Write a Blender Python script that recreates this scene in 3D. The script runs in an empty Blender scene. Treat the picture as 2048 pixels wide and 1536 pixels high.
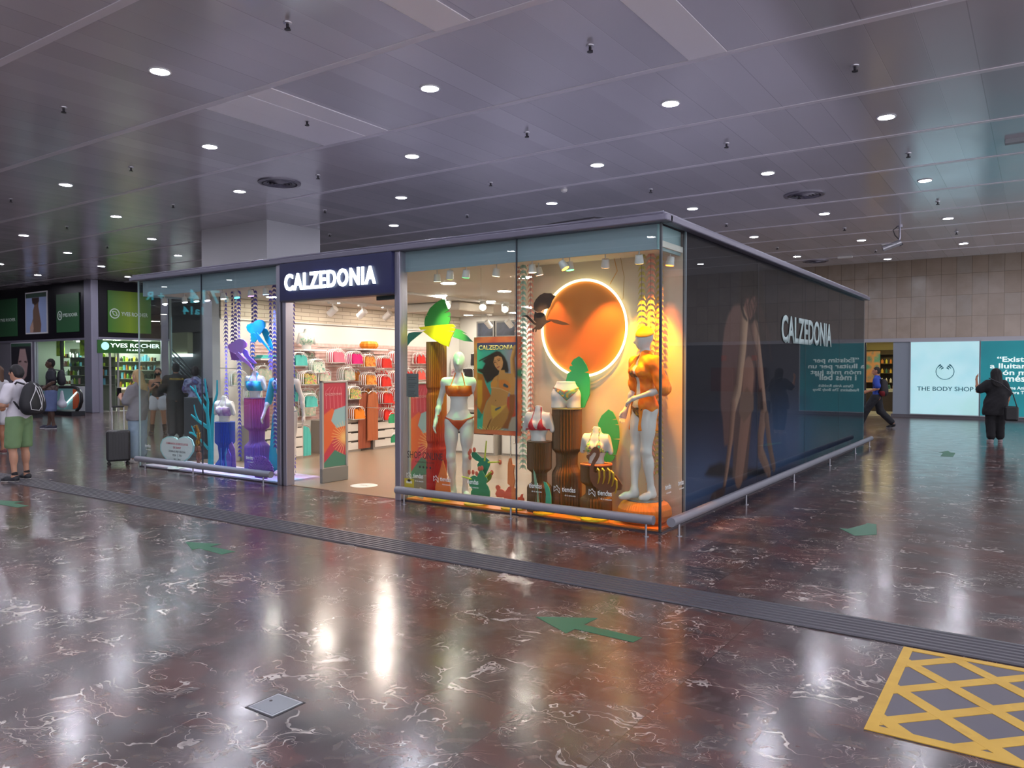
import bpy, bmesh, math, random
import numpy as np
from mathutils import Vector, Matrix
random.seed(7)
S = bpy.context.scene; COL = S.collection
R = math.radians
# ---------------------------------------------------------------- camera, world, exposure
cam = bpy.data.cameras.new('camera'); cam.sensor_width = 36.0; cam.lens = 36.0*1548/2048
cam.clip_end = 300; cam.clip_start = .05
co = bpy.data.objects.new('camera', cam); COL.objects.link(co)
co.location = (3.096, -7.161, 1.65); co.rotation_euler = (R(90-1.2212), 0, R(34.25)); S.camera = co
W = bpy.data.worlds.new('world'); S.world = W; W.use_nodes = True
W.node_tree.nodes['Background'].inputs[0].default_value = (.72, .71, .77, 1)
W.node_tree.nodes['Background'].inputs[1].default_value = 2.7
S.view_settings.view_transform = 'Standard'; S.view_settings.look = 'None'
S.view_settings.exposure = 0.0; S.view_settings.gamma = 1.0; S.view_settings.use_curve_mapping = False
S.render.engine = 'CYCLES'
cy = S.cycles; cy.use_denoising = True; cy.max_bounces = 7; cy.use_adaptive_sampling = True; cy.adaptive_threshold = .02; cy.diffuse_bounces = 3; cy.glossy_bounces = 4
cy.transmission_bounces = 4; cy.transparent_max_bounces = 24; cy.sample_clamp_indirect = 4.0; cy.caustics_reflective = True
cy.caustics_refractive = False; cy.blur_glossy = .5
DOWN = 290.0      # emission of the hall downlights
H = 4.85         # hall ceiling height
# ---------------------------------------------------------------- materials
def lin(h):
    if isinstance(h, tuple): return h + ((1,) if len(h) == 3 else ())
    h = h.lstrip('#'); v = [int(h[i:i+2], 16)/255 for i in (0, 2, 4)]
    return tuple(((x+.055)/1.055)**2.4 if x > .04045 else x/12.92 for x in v) + (1,)
_m = {}
def M(col, rough=.5, metal=0, emit=0, spec=None, name=None, ecol=None, alpha=1):
    key = (col, rough, metal, emit, spec, ecol, alpha)
    if key in _m: return _m[key]
    m = bpy.data.materials.new(name or 'mat'); m.use_nodes = True
    b = m.node_tree.nodes['Principled BSDF']
    b.inputs['Base Color'].default_value = lin(col); b.inputs['Roughness'].default_value = rough
    b.inputs['Metallic'].default_value = metal
    if spec is not None: b.inputs['Specular IOR Level'].default_value = spec
    if emit:
        b.inputs['Emission Color'].default_value = lin(ecol or col); b.inputs['Emission Strength'].default_value = emit
    if alpha < 1: b.inputs['Alpha'].default_value = alpha
    _m[key] = m; return m
class NT:
    """tiny node-tree writer"""
    def __init__(s, name):
        s.m = bpy.data.materials.new(name); s.m.use_nodes = True; s.t = s.m.node_tree
        s.b = s.t.nodes['Principled BSDF']; s.out = s.t.nodes['Material Output']
    def n(s, typ, **kw):
        x = s.t.nodes.new('ShaderNode'+typ)
        for k, v in kw.items():
            if k.startswith('_'):
                key = k[1:]; key = int(key) if key.isdigit() else key.replace('_', ' ')
                if isinstance(v, bpy.types.NodeSocket): s.t.links.new(v, x.inputs[key])
                else: x.inputs[key].default_value = v
            else: setattr(x, k, v)
        return x
    def l(s, a, b): s.t.links.new(a, b)
    def math(s, op, a, b=None, c=None):
        x = s.n('Math', operation=op)
        for i, v in enumerate((a, b, c)):
            if v is None: continue
            if isinstance(v, bpy.types.NodeSocket): s.l(v, x.inputs[i])
            else: x.inputs[i].default_value = v
        return x.outputs[0]
    def mix(s, f, a, b, blend='MIX'):
        x = s.n('Mix', data_type='RGBA', blend_type=blend)
        for i, v in ((0, f), (6, a), (7, b)):
            if isinstance(v, bpy.types.NodeSocket): s.l(v, x.inputs[i])
            else: x.inputs[i].default_value = v
        return x.outputs[2]
    def ramp(s, f, stops, interp='LINEAR'):
        x = s.n('ValToRGB'); s.l(f, x.inputs[0]); e = x.color_ramp.elements; x.color_ramp.interpolation = interp
        while len(e) < len(stops): e.new(.5)
        for q, (p, c) in zip(e, stops): q.position = p; q.color = lin(c) if not isinstance(c, (int, float)) else (c, c, c, 1)
        return x.outputs[0]
def glass_mat(name, tint=(.93, .965, .96), k=1.0):
    n = NT(name); g = n.n('NewGeometry')
    d = n.n('VectorMath', operation='DOT_PRODUCT'); n.l(g.outputs['Incoming'], d.inputs[0]); n.l(g.outputs['Normal'], d.inputs[1])
    c = n.math('ABSOLUTE', d.outputs['Value']); f = n.math('POWER', n.math('SUBTRACT', 1.0, c), 5.0)
    f = n.math('MULTIPLY_ADD', f, .9*k, .045*k); f.node.use_clamp = True
    t = n.n('BsdfTransparent', _Color=tint+(1,)); gl = n.n('BsdfGlossy', _Roughness=0.0)
    mx = n.n('MixShader'); n.l(f, mx.inputs[0]); n.l(t.outputs[0], mx.inputs[1]); n.l(gl.outputs[0], mx.inputs[2])
    n.l(mx.outputs[0], n.out.inputs[0]); return n.m
GLASS = glass_mat('clear glass')
def marble_mat():
    n = NT('red marble floor'); b = n.b
    g = n.n('NewGeometry'); sp = n.n('SeparateXYZ'); n.l(g.outputs['Position'], sp.inputs[0])
    T = .505
    ux = n.math('DIVIDE', n.math('SUBTRACT', sp.outputs[0], .06), T); uy = n.math('DIVIDE', n.math('ADD', sp.outputs[1], .04), T)
    fx = n.math('FLOOR', ux); fy = n.math('FLOOR', uy)
    cx = n.n('CombineXYZ'); n.l(fx, cx.inputs[0]); n.l(fy, cx.inputs[1])
    wn = n.n('TexWhiteNoise', noise_dimensions='3D'); n.l(cx.outputs[0], wn.inputs[0])
    # per-tile offset of the stone pattern
    off = n.n('VectorMath', operation='MULTIPLY_ADD'); n.l(wn.outputs['Color'], off.inputs[0]); off.inputs[1].default_value = (37, 23, 11)
    n.l(g.outputs['Position'], off.inputs[2])
    n1 = n.n('TexNoise', _Scale=3.0, _Detail=6.0, _Distortion=2.2); n.l(off.outputs[0], n1.inputs['Vector'])
    dark = n.ramp(n1.outputs['Fac'], [(.34, '#352b2e'), (.46, '#4c3838'), (.58, '#5e3a38'), (.75, '#4a403f')])
    tilec = n.ramp(wn.outputs['Value'], [(0, '#3c3436'), (.35, '#5a3836'), (.6, '#4e4a48'), (.8, '#443e42'), (1, '#5c4a40')])
    vc = n.n('TexVoronoi', feature='F1', _Scale=2.1, _Randomness=1.0)
    vm = n.n('Mapping'); vm.inputs['Scale'].default_value = (1.0, 1.9, 1); vm.inputs['Rotation'].default_value = (0, 0, .45)
    vd = n.n('VectorMath', operation='MULTIPLY_ADD'); vn = n.n('TexNoise', _Scale=2.2, _Detail=3.0); n.l(off.outputs[0], vn.inputs['Vector'])
    n.l(vn.outputs['Color'], vd.inputs[0]); vd.inputs[1].default_value = (.55, .55, 0); n.l(off.outputs[0], vd.inputs[2]); n.l(vd.outputs[0], vm.inputs[0]); n.l(vm.outputs[0], vc.inputs['Vector'])
    vsep = n.n('SeparateColor', _0=vc.outputs['Color'])
    patch = n.ramp(vsep.outputs[0], [(0, '#332c30'), (.22, '#5c3634'), (.42, '#3f3a40'), (.58, '#6a403a'), (.74, '#4e4c50'), (.88, '#452a2c')], 'CONSTANT')
    col = n.mix(.45, n.mix(.5, dark, tilec), patch)
    n2 = n.n('TexNoise', _Scale=7.0, _Detail=9.0, _Distortion=1.6); n.l(off.outputs[0], n2.inputs['Vector'])
    col = n.mix(n.ramp(n2.outputs['Fac'], [(.50, 0.), (.66, .55)]), col, lin('#6a605c'))
    # white veins: stretched voronoi edges gated by noise
    mp = n.n('Mapping'); mp.inputs['Rotation'].default_value = (0, 0, .5); mp.inputs['Scale'].default_value = (1.3, 3.6, 1)
    wo = n.n('TexNoise', _Scale=2.5, _Detail=4.0)
    n.l(off.outputs[0], wo.inputs['Vector'])
    ad = n.n('VectorMath', operation='MULTIPLY_ADD'); n.l(wo.outputs['Color'], ad.inputs[0]); ad.inputs[1].default_value = (1.1, 1.1, 0); n.l(off.outputs[0], ad.inputs[2])
    n.l(ad.outputs[0], mp.inputs['Vector'])
    v = n.n('TexVoronoi', feature='DISTANCE_TO_EDGE', _Scale=1.7); n.l(mp.outputs[0], v.inputs['Vector'])
    gate = n.n('TexNoise', _Scale=1.7, _Detail=3.0); n.l(off.outputs[0], gate.inputs['Vector'])
    wid = n.math('MULTIPLY', n.math('MAXIMUM', n.math('SUBTRACT', gate.outputs['Fac'], .53), 0.0), .30)
    vein = n.math('LESS_THAN', v.outputs['Distance'], wid)
    v2 = n.n('TexVoronoi', feature='DISTANCE_TO_EDGE', _Scale=7.5); n.l(mp.outputs[0], v2.inputs['Vector'])
    g2 = n.n('TexNoise', _Scale=3.1, _Detail=2.0); n.l(ad.outputs[0], g2.inputs['Vector'])
    wid2 = n.math('MULTIPLY', n.math('MAXIMUM', n.math('SUBTRACT', g2.outputs['Fac'], .51), 0.0), .20)
    vein2 = n.math('LESS_THAN', v2.outputs['Distance'], wid2)
    vv = n.math('MAXIMUM', vein, n.math('MULTIPLY', vein2, .8))
    vv = n.math('MULTIPLY', vv, n.ramp(n2.outputs['Fac'], [(.35, .35), (.6, 1.)]))
    col = n.mix(n.math('MULTIPLY', vv, .85), col, lin('#b9b1ac'))
    # joints
    ax = n.math('ABSOLUTE', n.math('SUBTRACT', n.math('FRACT', ux), .5)); ay = n.math('ABSOLUTE', n.math('SUBTRACT', n.math('FRACT', uy), .5))
    j = n.math('GREATER_THAN', n.math('MAXIMUM', ax, ay), .4955)
    col = n.mix(n.math('MULTIPLY', j, .75), col, lin('#1b1718'))
    n.l(col, b.inputs['Base Color'])
    r = n.n('TexNoise', _Scale=4.0, _Detail=5.0); n.l(g.outputs['Position'], r.inputs['Vector'])
    n.l(n.math('MULTIPLY_ADD', r.outputs['Fac'], .16, .11), b.inputs['Roughness'])
    b.inputs['IOR'].default_value = 1.95
    bp = n.n('Bump', _Strength=.06, _Distance=.02); bn = n.n('TexNoise', _Scale=1.3, _Detail=2.0); n.l(g.outputs['Position'], bn.inputs['Vector'])
    wr = n.n('Math', operation='ADD'); n.l(bn.outputs['Fac'], wr.inputs[0]); n.l(n.math('MULTIPLY', j, -.05), wr.inputs[1])
    n.l(wr.outputs[0], bp.inputs['Height']); n.l(bp.outputs[0], b.inputs['Normal'])
    return n.m
def ceiling_mat():
    n = NT('satin metal ceiling panels'); b = n.b
    g = n.n('NewGeometry'); sp = n.n('SeparateXYZ'); n.l(g.outputs['Position'], sp.inputs[0])
    P = .4155
    ux = n.math('DIVIDE', n.math('SUBTRACT', sp.outputs[0], .04), P); uy = n.math('DIVIDE', n.math('SUBTRACT', sp.outputs[1], .64), 2.025)
    cx = n.n('CombineXYZ'); n.l(n.math('FLOOR', ux), cx.inputs[0]); n.l(n.math('FLOOR', uy), cx.inputs[1])
    wn = n.n('TexWhiteNoise', noise_dimensions='3D'); n.l(cx.outputs[0], wn.inputs[0])
    col = n.ramp(wn.outputs['Value'], [(0, '#c6c3cc'), (.5, '#cdcad3'), (.9, '#d2cfd8'), (1, '#d8d5de')])
    fx = n.math('FRACT', ux); seam = n.math('GREATER_THAN', n.math('ABSOLUTE', n.math('SUBTRACT', fx, .5)), .488)
    lit = n.math('GREATER_THAN', n.math('SUBTRACT', fx, .5), .488)
    pick = n.math('GREATER_THAN', n.n('SeparateColor', _0=wn.outputs['Color']).outputs[1], .45)
    col = n.mix(n.math('MULTIPLY', seam, .35), col, lin('#77727e'))
    col = n.mix(n.math('MULTIPLY', n.math('MULTIPLY', lit, pick), .6), col, lin('#ece8f0'))
    n.l(col, b.inputs['Base Color']); b.inputs['Metallic'].default_value = .38
    ns = n.n('TexNoise', _Scale=1.2, _Detail=3.0); n.l(g.outputs['Position'], ns.inputs['Vector'])
    n.l(n.math('MULTIPLY_ADD', ns.outputs['Fac'], .14, .12), b.inputs['Roughness'])
    # every panel sags and tilts a little
    mp = n.n('Mapping'); mp.inputs['Scale'].default_value = (.9, .5, 1); n.l(g.outputs['Position'], mp.inputs[0])
    nb = n.n('TexNoise', _Scale=2.0, _Detail=1.0); n.l(mp.outputs[0], nb.inputs['Vector'])
    hh = n.math('MULTIPLY', n.math('ABSOLUTE', n.math('SUBTRACT', fx, .5)), n.math('MULTIPLY_ADD', wn.outputs['Value'], .6, .1))
    hh = n.math('ADD', hh, n.math('MULTIPLY', nb.outputs['Fac'], 1.2))
    bp = n.n('Bump', _Strength=.22, _Distance=.02); n.l(hh, bp.inputs['Height']); n.l(bp.outputs[0], b.inputs['Normal'])
    return n.m
def stone_mat():
    n = NT('beige stone cladding'); b = n.b
    g = n.n('NewGeometry'); sp = n.n('SeparateXYZ'); n.l(g.outputs['Position'], sp.inputs[0])
    ux = n.math('DIVIDE', sp.outputs[0], .435); uz = n.math('DIVIDE', n.math('SUBTRACT', sp.outputs[2], 2.62), .68)
    cx = n.n('CombineXYZ'); n.l(n.math('FLOOR', ux), cx.inputs[0]); n.l(n.math('FLOOR', uz), cx.inputs[1])
    wn = n.n('TexWhiteNoise', noise_dimensions='3D'); n.l(cx.outputs[0], wn.inputs[0])
    col = n.ramp(wn.outputs['Value'], [(0, '#a79585'), (.5, '#b3a293'), (1, '#a89d92')])
    ns = n.n('TexNoise', _Scale=3.0, _Detail=6.0); n.l(g.outputs['Position'], ns.inputs['Vector'])
    col = n.mix(n.ramp(ns.outputs['Fac'], [(.4, 0.), (.7, .5)]), col, lin('#988878'))
    ax = n.math('ABSOLUTE', n.math('SUBTRACT', n.math('FRACT', ux), .5)); az = n.math('ABSOLUTE', n.math('SUBTRACT', n.math('FRACT', uz), .5))
    j = n.math('MAXIMUM', n.math('GREATER_THAN', ax, .485), n.math('GREATER_THAN', az, .491))
    col = n.mix(n.math('MULTIPLY', j, .6), col, lin('#4a3f36')); n.l(col, b.inputs['Base Color']); b.inputs['Roughness'].default_value = .22
    return n.m
def brick_mat():
    n = NT('whitewashed brick'); b = n.b
    g = n.n('NewGeometry'); sp = n.n('SeparateXYZ'); n.l(g.outputs['Position'], sp.inputs[0])
    cx = n.n('CombineXYZ'); n.l(sp.outputs[1], cx.inputs[0]); n.l(sp.outputs[2], cx.inputs[1])
    t = n.n('TexBrick', _Scale=1.0, _Color1=lin('#c9bfae'), _Color2=lin('#b7ab9a'), _Mortar=lin('#8f8577'))
    t.inputs['Brick Width'].default_value = .42; t.inputs['Row Height'].default_value = .075; t.inputs['Mortar Size'].default_value = .006
    n.l(cx.outputs[0], t.inputs['Vector']); n.l(t.outputs['Color'], b.inputs['Base Color']); b.inputs['Roughness'].default_value = .8
    return n.m
def vcol_mat(name, rough=.5, emit=0):
    n = NT(name); a = n.n('VertexColor', layer_name='Col'); n.l(a.outputs[0], n.b.inputs['Base Color']); n.b.inputs['Roughness'].default_value = rough
    if emit: n.l(a.outputs[0], n.b.inputs['Emission Color']); n.b.inputs['Emission Strength'].default_value = emit
    return n.m
def noise_mat(name, stops, scale=3, rough=.6, detail=3, emit=0, zs=1):
    n = NT(name); tc = n.n('TexCoord'); mp = n.n('Mapping'); mp.inputs['Scale'].default_value = (1, 1, zs); n.l(tc.outputs['Object'], mp.inputs[0])
    t = n.n('TexNoise', _Scale=float(scale), _Detail=float(detail)); n.l(mp.outputs[0], t.inputs['Vector'])
    c = n.ramp(t.outputs['Fac'], stops); n.l(c, n.b.inputs['Base Color']); n.b.inputs['Roughness'].default_value = rough
    if emit: n.l(c, n.b.inputs['Emission Color']); n.b.inputs['Emission Strength'].default_value = emit
    return n.m
# ---------------------------------------------------------------- object helpers
def tag(o, label=None, cat=None, group=None, kind=None):
    if label: o['label'] = label
    if cat: o['category'] = cat
    if group: o['group'] = group
    if kind: o['kind'] = kind
    return o
def thing(name, label, cat, loc=(0, 0, 0), rz=0, group=None):
    o = bpy.data.objects.new(name, None); o.empty_display_size = .1; COL.objects.link(o)
    o.location = loc; o.rotation_euler = (0, 0, rz); return tag(o, label, cat, group)
def link_mesh(name, me, mat, parent=None):
    o = bpy.data.objects.new(name, me); COL.objects.link(o)
    if mat: me.materials.append(mat)
    if parent: o.parent = parent
    return o
def copy_tree(o, parent=None):
    c = o.copy(); COL.objects.link(c); c.parent = parent
    for ch in list(o.children): copy_tree(ch, c)
    return c
def mesh_from(vs, fs, smooth=False, name='mesh'):
    me = bpy.data.meshes.new(name); me.from_pydata([tuple(v) for v in vs], [], fs); me.update()
    if smooth: me.polygons.foreach_set('use_smooth', [True]*len(me.polygons))
    return me
class MB:
    def __init__(s): s.v = []; s.f = []
    def add(s, vs, fs):
        o = len(s.v); s.v += [tuple(v) for v in vs]; s.f += [tuple(i+o for i in f) for f in fs]; return s
    def box(s, x0, x1, y0, y1, z0, z1):
        x0, x1 = sorted((x0, x1)); y0, y1 = sorted((y0, y1)); z0, z1 = sorted((z0, z1))
        return s.add([(x0,y0,z0),(x1,y0,z0),(x1,y1,z0),(x0,y1,z0),(x0,y0,z1),(x1,y0,z1),(x1,y1,z1),(x0,y1,z1)],
                     [(3,2,1,0),(4,5,6,7),(0,1,5,4),(1,2,6,5),(2,3,7,6),(3,0,4,7)])
    def obox(s, c, d, rot=(0,0,0)):
        E = Matrix.Rotation(rot[2],3,'Z')@Matrix.Rotation(rot[1],3,'Y')@Matrix.Rotation(rot[0],3,'X')
        b = MB().box(-d[0]/2,d[0]/2,-d[1]/2,d[1]/2,-d[2]/2,d[2]/2)
        return s.add([E@Vector(v)+Vector(c) for v in b.v], b.f)
    def cyl(s, a, b, r0, r1=None, n=16, caps=True):
        r1 = r0 if r1 is None else r1; a = Vector(a); b = Vector(b); d = (b-a).normalized()
        u = d.orthogonal().normalized(); w = d.cross(u); vs = []
        for p, r in ((a, r0), (b, r1)):
            for i in range(n):
                t = 2*math.pi*i/n; vs.append(p+(u*math.cos(t)+w*math.sin(t))*r)
        fs = [(i, (i+1) % n, n+(i+1) % n, n+i) for i in range(n)]
        if caps: fs += [tuple(range(n-1, -1, -1)), tuple(range(n, 2*n))]
        return s.add(vs, fs)
    def tube(s, pts, r, n=8, closed=False):
        P = [Vector(p) for p in pts]; m = len(P); rs = r if isinstance(r, (list, tuple)) else [r]*m; vs = []
        prev = None
        for i, p in enumerate(P):
            a = P[i-1] if (i or closed) else P[i]; b = P[(i+1) % m] if (i < m-1 or closed) else P[i]
            d = (b-a).normalized()
            if prev is None: u = d.orthogonal().normalized()
            else:
                u = prev-d*prev.dot(d); u = u.normalized() if u.length > 1e-6 else d.orthogonal().normalized()
            prev = u; w = d.cross(u)
            for k in range(n):
                t = 2*math.pi*k/n; vs.append(p+(u*math.cos(t)+w*math.sin(t))*rs[i])
        fs = []
        for i in range(m if closed else m-1):
            o, q = i*n, ((i+1) % m)*n
            fs += [(o+k, o+(k+1) % n, q+(k+1) % n, q+k) for k in range(n)]
        if not closed: fs += [tuple(range(n-1, -1, -1)), tuple(range((m-1)*n, m*n))]
        return s.add(vs, fs)
    def lathe(s, prof, c=(0,0,0), n=48, ribs=0, depth=0, sx=1, sy=1):
        vs = []; m = len(prof); n = ribs*2 if ribs else n
        for r, z in prof:
            for k in range(n):
                t = 2*math.pi*k/n; q = r*(1-depth*(k % 2)) if ribs else r
                vs.append((c[0]+q*sx*math.cos(t), c[1]+q*sy*math.sin(t), c[2]+z))
        fs = [(i*n+k, i*n+(k+1) % n, (i+1)*n+(k+1) % n, (i+1)*n+k) for i in range(m-1) for k in range(n)]
        fs += [tuple(range(n-1, -1, -1)), tuple(range((m-1)*n, m*n))]
        return s.add(vs, fs)
    def prism(s, poly, a, b, plane='xz'):
        n = len(poly)
        f = {'xz': lambda u, v, t: (u, t, v), 'yz': lambda u, v, t: (t, u, v), 'xy': lambda u, v, t: (u, v, t)}[plane]
        vs = [f(u, v, a) for u, v in poly]+[f(u, v, b) for u, v in poly]
        fs = [tuple(range(n)), tuple(range(2*n-1, n-1, -1))]+[(i, i+n, (i+1) % n+n, (i+1) % n) for i in range(n)]
        return s.add(vs, fs)
    def ell(s, c, r, n=16, m=10, rot=None):
        vs = []; 
        for i in range(1, m):
            p = math.pi*i/m
            for k in range(n):
                t = 2*math.pi*k/n; v = Vector((r[0]*math.sin(p)*math.cos(t), r[1]*math.sin(p)*math.sin(t), r[2]*math.cos(p)))
                if rot: v = rot@v
                vs.append(v+Vector(c))
        top = Vector((0,0,r[2])); bot = -top
        if rot: top = rot@top; bot = rot@bot
        vs += [top+Vector(c), bot+Vector(c)]; T = len(vs)-2
        fs = [(i*n+k, (i+1)*n+k, (i+1)*n+(k+1) % n, i*n+(k+1) % n) for i in range(m-2) for k in range(n)]
        fs += [(T, k, (k+1) % n) for k in range(n)]+[(T+1, (m-2)*n+(k+1) % n, (m-2)*n+k) for k in range(n)]
        return s.add(vs, fs)
    def build(s, name, mat, parent=None, smooth=False, bevel=0, fixn=True):
        off = Vector((0,0,0)) if parent is None else Vector(parent.location)
        q = parent.parent if parent is not None else None
        while q is not None: off += Vector(q.location); q = q.parent
        me = mesh_from([tuple(Vector(v)-off) for v in s.v], s.f, smooth, name)
        if fixn:
            bm = bmesh.new(); bm.from_mesh(me); bmesh.ops.recalc_face_normals(bm, faces=bm.faces); bm.to_mesh(me); bm.free()
            if smooth:
                try: me.set_sharp_from_angle(angle=R(40))
                except Exception: pass
        o = link_mesh(name, me, mat, parent)
        if bevel:
            md = o.modifiers.new('bevel', 'BEVEL'); md.width = bevel; md.segments = 2; md.limit_method = 'ANGLE'
        return o
def struct(name, mb, mat, **k): return tag(mb.build(name, mat, **k), kind='structure')
def B(x0, x1, y0, y1, z0, z1): return MB().box(x0, x1, y0, y1, z0, z1)
def text(name, s, mat, parent, o, u, up, width=None, height=None, ext=.002, bold=0.0, align='LEFT', space=1.0, lines=None):
    """writing as geometry: o = anchor (left or centre of the base line), u = reading direction, up = up direction"""
    cu = bpy.data.curves.new(name, 'FONT'); cu.body = s; cu.size = 1; cu.extrude = 0.0; cu.offset = bold; cu.align_x = align
    cu.space_character = space; cu.resolution_u = 3
    if lines: cu.space_line = lines
    t = bpy.data.objects.new(name, cu); COL.objects.link(t); me = bpy.data.meshes.new_from_object(t)
    bpy.data.objects.remove(t); bpy.data.curves.remove(cu)
    n = len(me.vertices); a = np.zeros(n*3); me.vertices.foreach_get('co', a); a = a.reshape(-1, 3)
    w = a[:,0].max()-a[:,0].min(); h = a[:,1].max()-a[:,1].min()
    sx = width/w if width else height/h; sy = height/h if height else sx
    if align == 'LEFT': a[:,0] -= a[:,0].min()
    u = Vector(u).normalized(); up = Vector(up).normalized(); nn = u.cross(up)
    P = a[:, :1]*sx*np.array(u)+a[:, 1:2]*sy*np.array(up)+np.array(o)+(ext*np.array(nn))
    off = Vector((0,0,0)); q = parent
    while q is not None: off += Vector(q.location); q = q.parent
    P -= np.array(off)
    me.vertices.foreach_set('co', P.ravel()); me.update()
    if ext > 0:
        bm = bmesh.new(); bm.from_mesh(me)
        fr = bmesh.ops.extrude_face_region(bm, geom=bm.faces[:])
        bmesh.ops.translate(bm, verts=[v for v in fr['geom'] if isinstance(v, bmesh.types.BMVert)], vec=-nn*ext)
        bmesh.ops.recalc_face_normals(bm, faces=bm.faces); bm.to_mesh(me); bm.free()
    me.materials.clear(); me.name = name
    return link_mesh(name, me, mat, parent)
# ---------------------------------------------------------------- printed pictures (colour attribute on a fine grid)
def pdist(U, V, poly):
    n = len(poly); d = np.full(U.shape, 9e9); ins = np.zeros(U.shape, bool)
    for i in range(n):
        ax, ay = poly[i]; bx, by = poly[(i+1) % n]; ex, ey = bx-ax, by-ay
        t = np.clip(((U-ax)*ex+(V-ay)*ey)/(ex*ex+ey*ey+1e-12), 0, 1)
        d = np.minimum(d, (U-ax-t*ex)**2+(V-ay-t*ey)**2)
        c = ((ay > V) != (by > V)) & (U < (bx-ax)*(V-ay)/((by-ay) if by != ay else 1e-9)+ax); ins ^= c
    return np.where(ins, -1, 1)*np.sqrt(d)
def pstroke(U, V, pts, r0, r1=None):
    r1 = r0 if r1 is None else r1; d = np.full(U.shape, 9e9); n = len(pts)-1
    for i in range(n):
        ax, ay = pts[i]; bx, by = pts[i+1]; ex, ey = bx-ax, by-ay
        t = np.clip(((U-ax)*ex+(V-ay)*ey)/(ex*ex+ey*ey+1e-12), 0, 1); r = r0+(r1-r0)*(i+t)/n
        d = np.minimum(d, np.hypot(U-ax-t*ex, V-ay-t*ey)-r)
    return d
class Paint:
    def __init__(s, u0, u1, v0, v1, nu, nv, bg):
        s.u = np.linspace(u0, u1, nu); s.v = np.linspace(v0, v1, nv); s.U, s.V = np.meshgrid(s.u, s.v); s.C = np.zeros(s.U.shape+(3,)); s.C[:] = lin(bg)[:3]
    def lay(s, a, col):
        c = np.array(lin(col)[:3]) if isinstance(col, str) else col
        a = np.clip(a, 0, 1)[..., None]; s.C = s.C*(1-a)+c*a
    def poly(s, pts, col, soft=.01, op=1): s.lay(op*(.5-pdist(s.U, s.V, pts)/soft), col)
    def stroke(s, pts, r0, r1, col, soft=.01, op=1): s.lay(op*(.5-pstroke(s.U, s.V, pts, r0, r1)/soft), col)
    def limb(s, pts, r0, r1, ca, cb, soft=.01):
        """a rounded shape with the photograph's own shading from ca (left) to cb (right)"""
        d = pstroke(s.U, s.V, pts, r0, r1); e = .002
        d2 = pstroke(s.U+e, s.V, pts, r0, r1); g = np.clip((d2-d)/e, -1, 1)*np.clip(1+d/max(r0, r1), 0, 1)
        t = (.5-.5*g)[..., None]; c = np.array(lin(ca)[:3])*t+np.array(lin(cb)[:3])*(1-t); s.lay(.5-d/soft, c)
    def mesh(s, name, fn, mat, parent, thick=None):
        nv, nu = s.U.shape; off = Vector((0,0,0)); q = parent
        while q is not None: off += Vector(q.location); q = q.parent
        vs = [tuple(Vector(fn(float(a), float(b)))-off) for a, b in zip(s.U.ravel(), s.V.ravel())]
        fs = [(j*nu+i, j*nu+i+1, (j+1)*nu+i+1, (j+1)*nu+i) for j in range(nv-1) for i in range(nu-1)]
        me = mesh_from(vs, fs, name=name); ca = me.color_attributes.new('Col', 'FLOAT_COLOR', 'POINT')
        A = np.ones((nv*nu, 4)); A[:, :3] = s.C.reshape(-1, 3); ca.data.foreach_set('color', A.ravel())
        return link_mesh(name, me, mat, parent)
# ---------------------------------------------------------------- implicit bodies
def cap(a, b, r0, r1=None, sy=1.0): return ('c', np.array(a, float), np.array(b, float), r0, r0 if r1 is None else r1, sy)
def els(c, r, rot=None): return ('e', np.array(c, float), np.array(r, float), rot)
def pbox(p):
    if p[0] == 'c':
        r = max(p[3], p[4]); return np.minimum(p[1], p[2])-r, np.maximum(p[1], p[2])+r
    r = max(p[2]) if p[3] is not None else p[2]; return p[1]-r, p[1]+r
def pd(p, X, Y, Z, inf=0):
    if p[0] == 'c':
        a, b = p[1], p[2]; e = b-a; L = max(float(e@e), 1e-9); sy = p[5]
        t = np.clip(((X-a[0])*e[0]+(Y-a[1])*e[1]+(Z-a[2])*e[2])/L, 0, 1)
        dx = X-a[0]-t*e[0]; dy = (Y-a[1]-t*e[1])/sy; dz = Z-a[2]-t*e[2]
        d = np.sqrt(dx*dx+dy*dy+dz*dz)-(p[3]+(p[4]-p[3])*t); return d*(1 if sy == 1 else (sy+1)/2)-inf
    x, y, z = X-p[1][0], Y-p[1][1], Z-p[1][2]
    if p[3] is not None:
        m = p[3]; x, y, z = (m[0][0]*x+m[1][0]*y+m[2][0]*z, m[0][1]*x+m[1][1]*y+m[2][1]*z, m[0][2]*x+m[1][2]*y+m[2][2]*z)
    r = p[2]; k0 = np.sqrt((x/r[0])**2+(y/r[1])**2+(z/r[2])**2)+1e-9; k1 = np.sqrt((x/r[0]**2)**2+(y/r[1]**2)**2+(z/r[2]**2)**2)+1e-9
    return k0*(k0-1)/k1-inf
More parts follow.
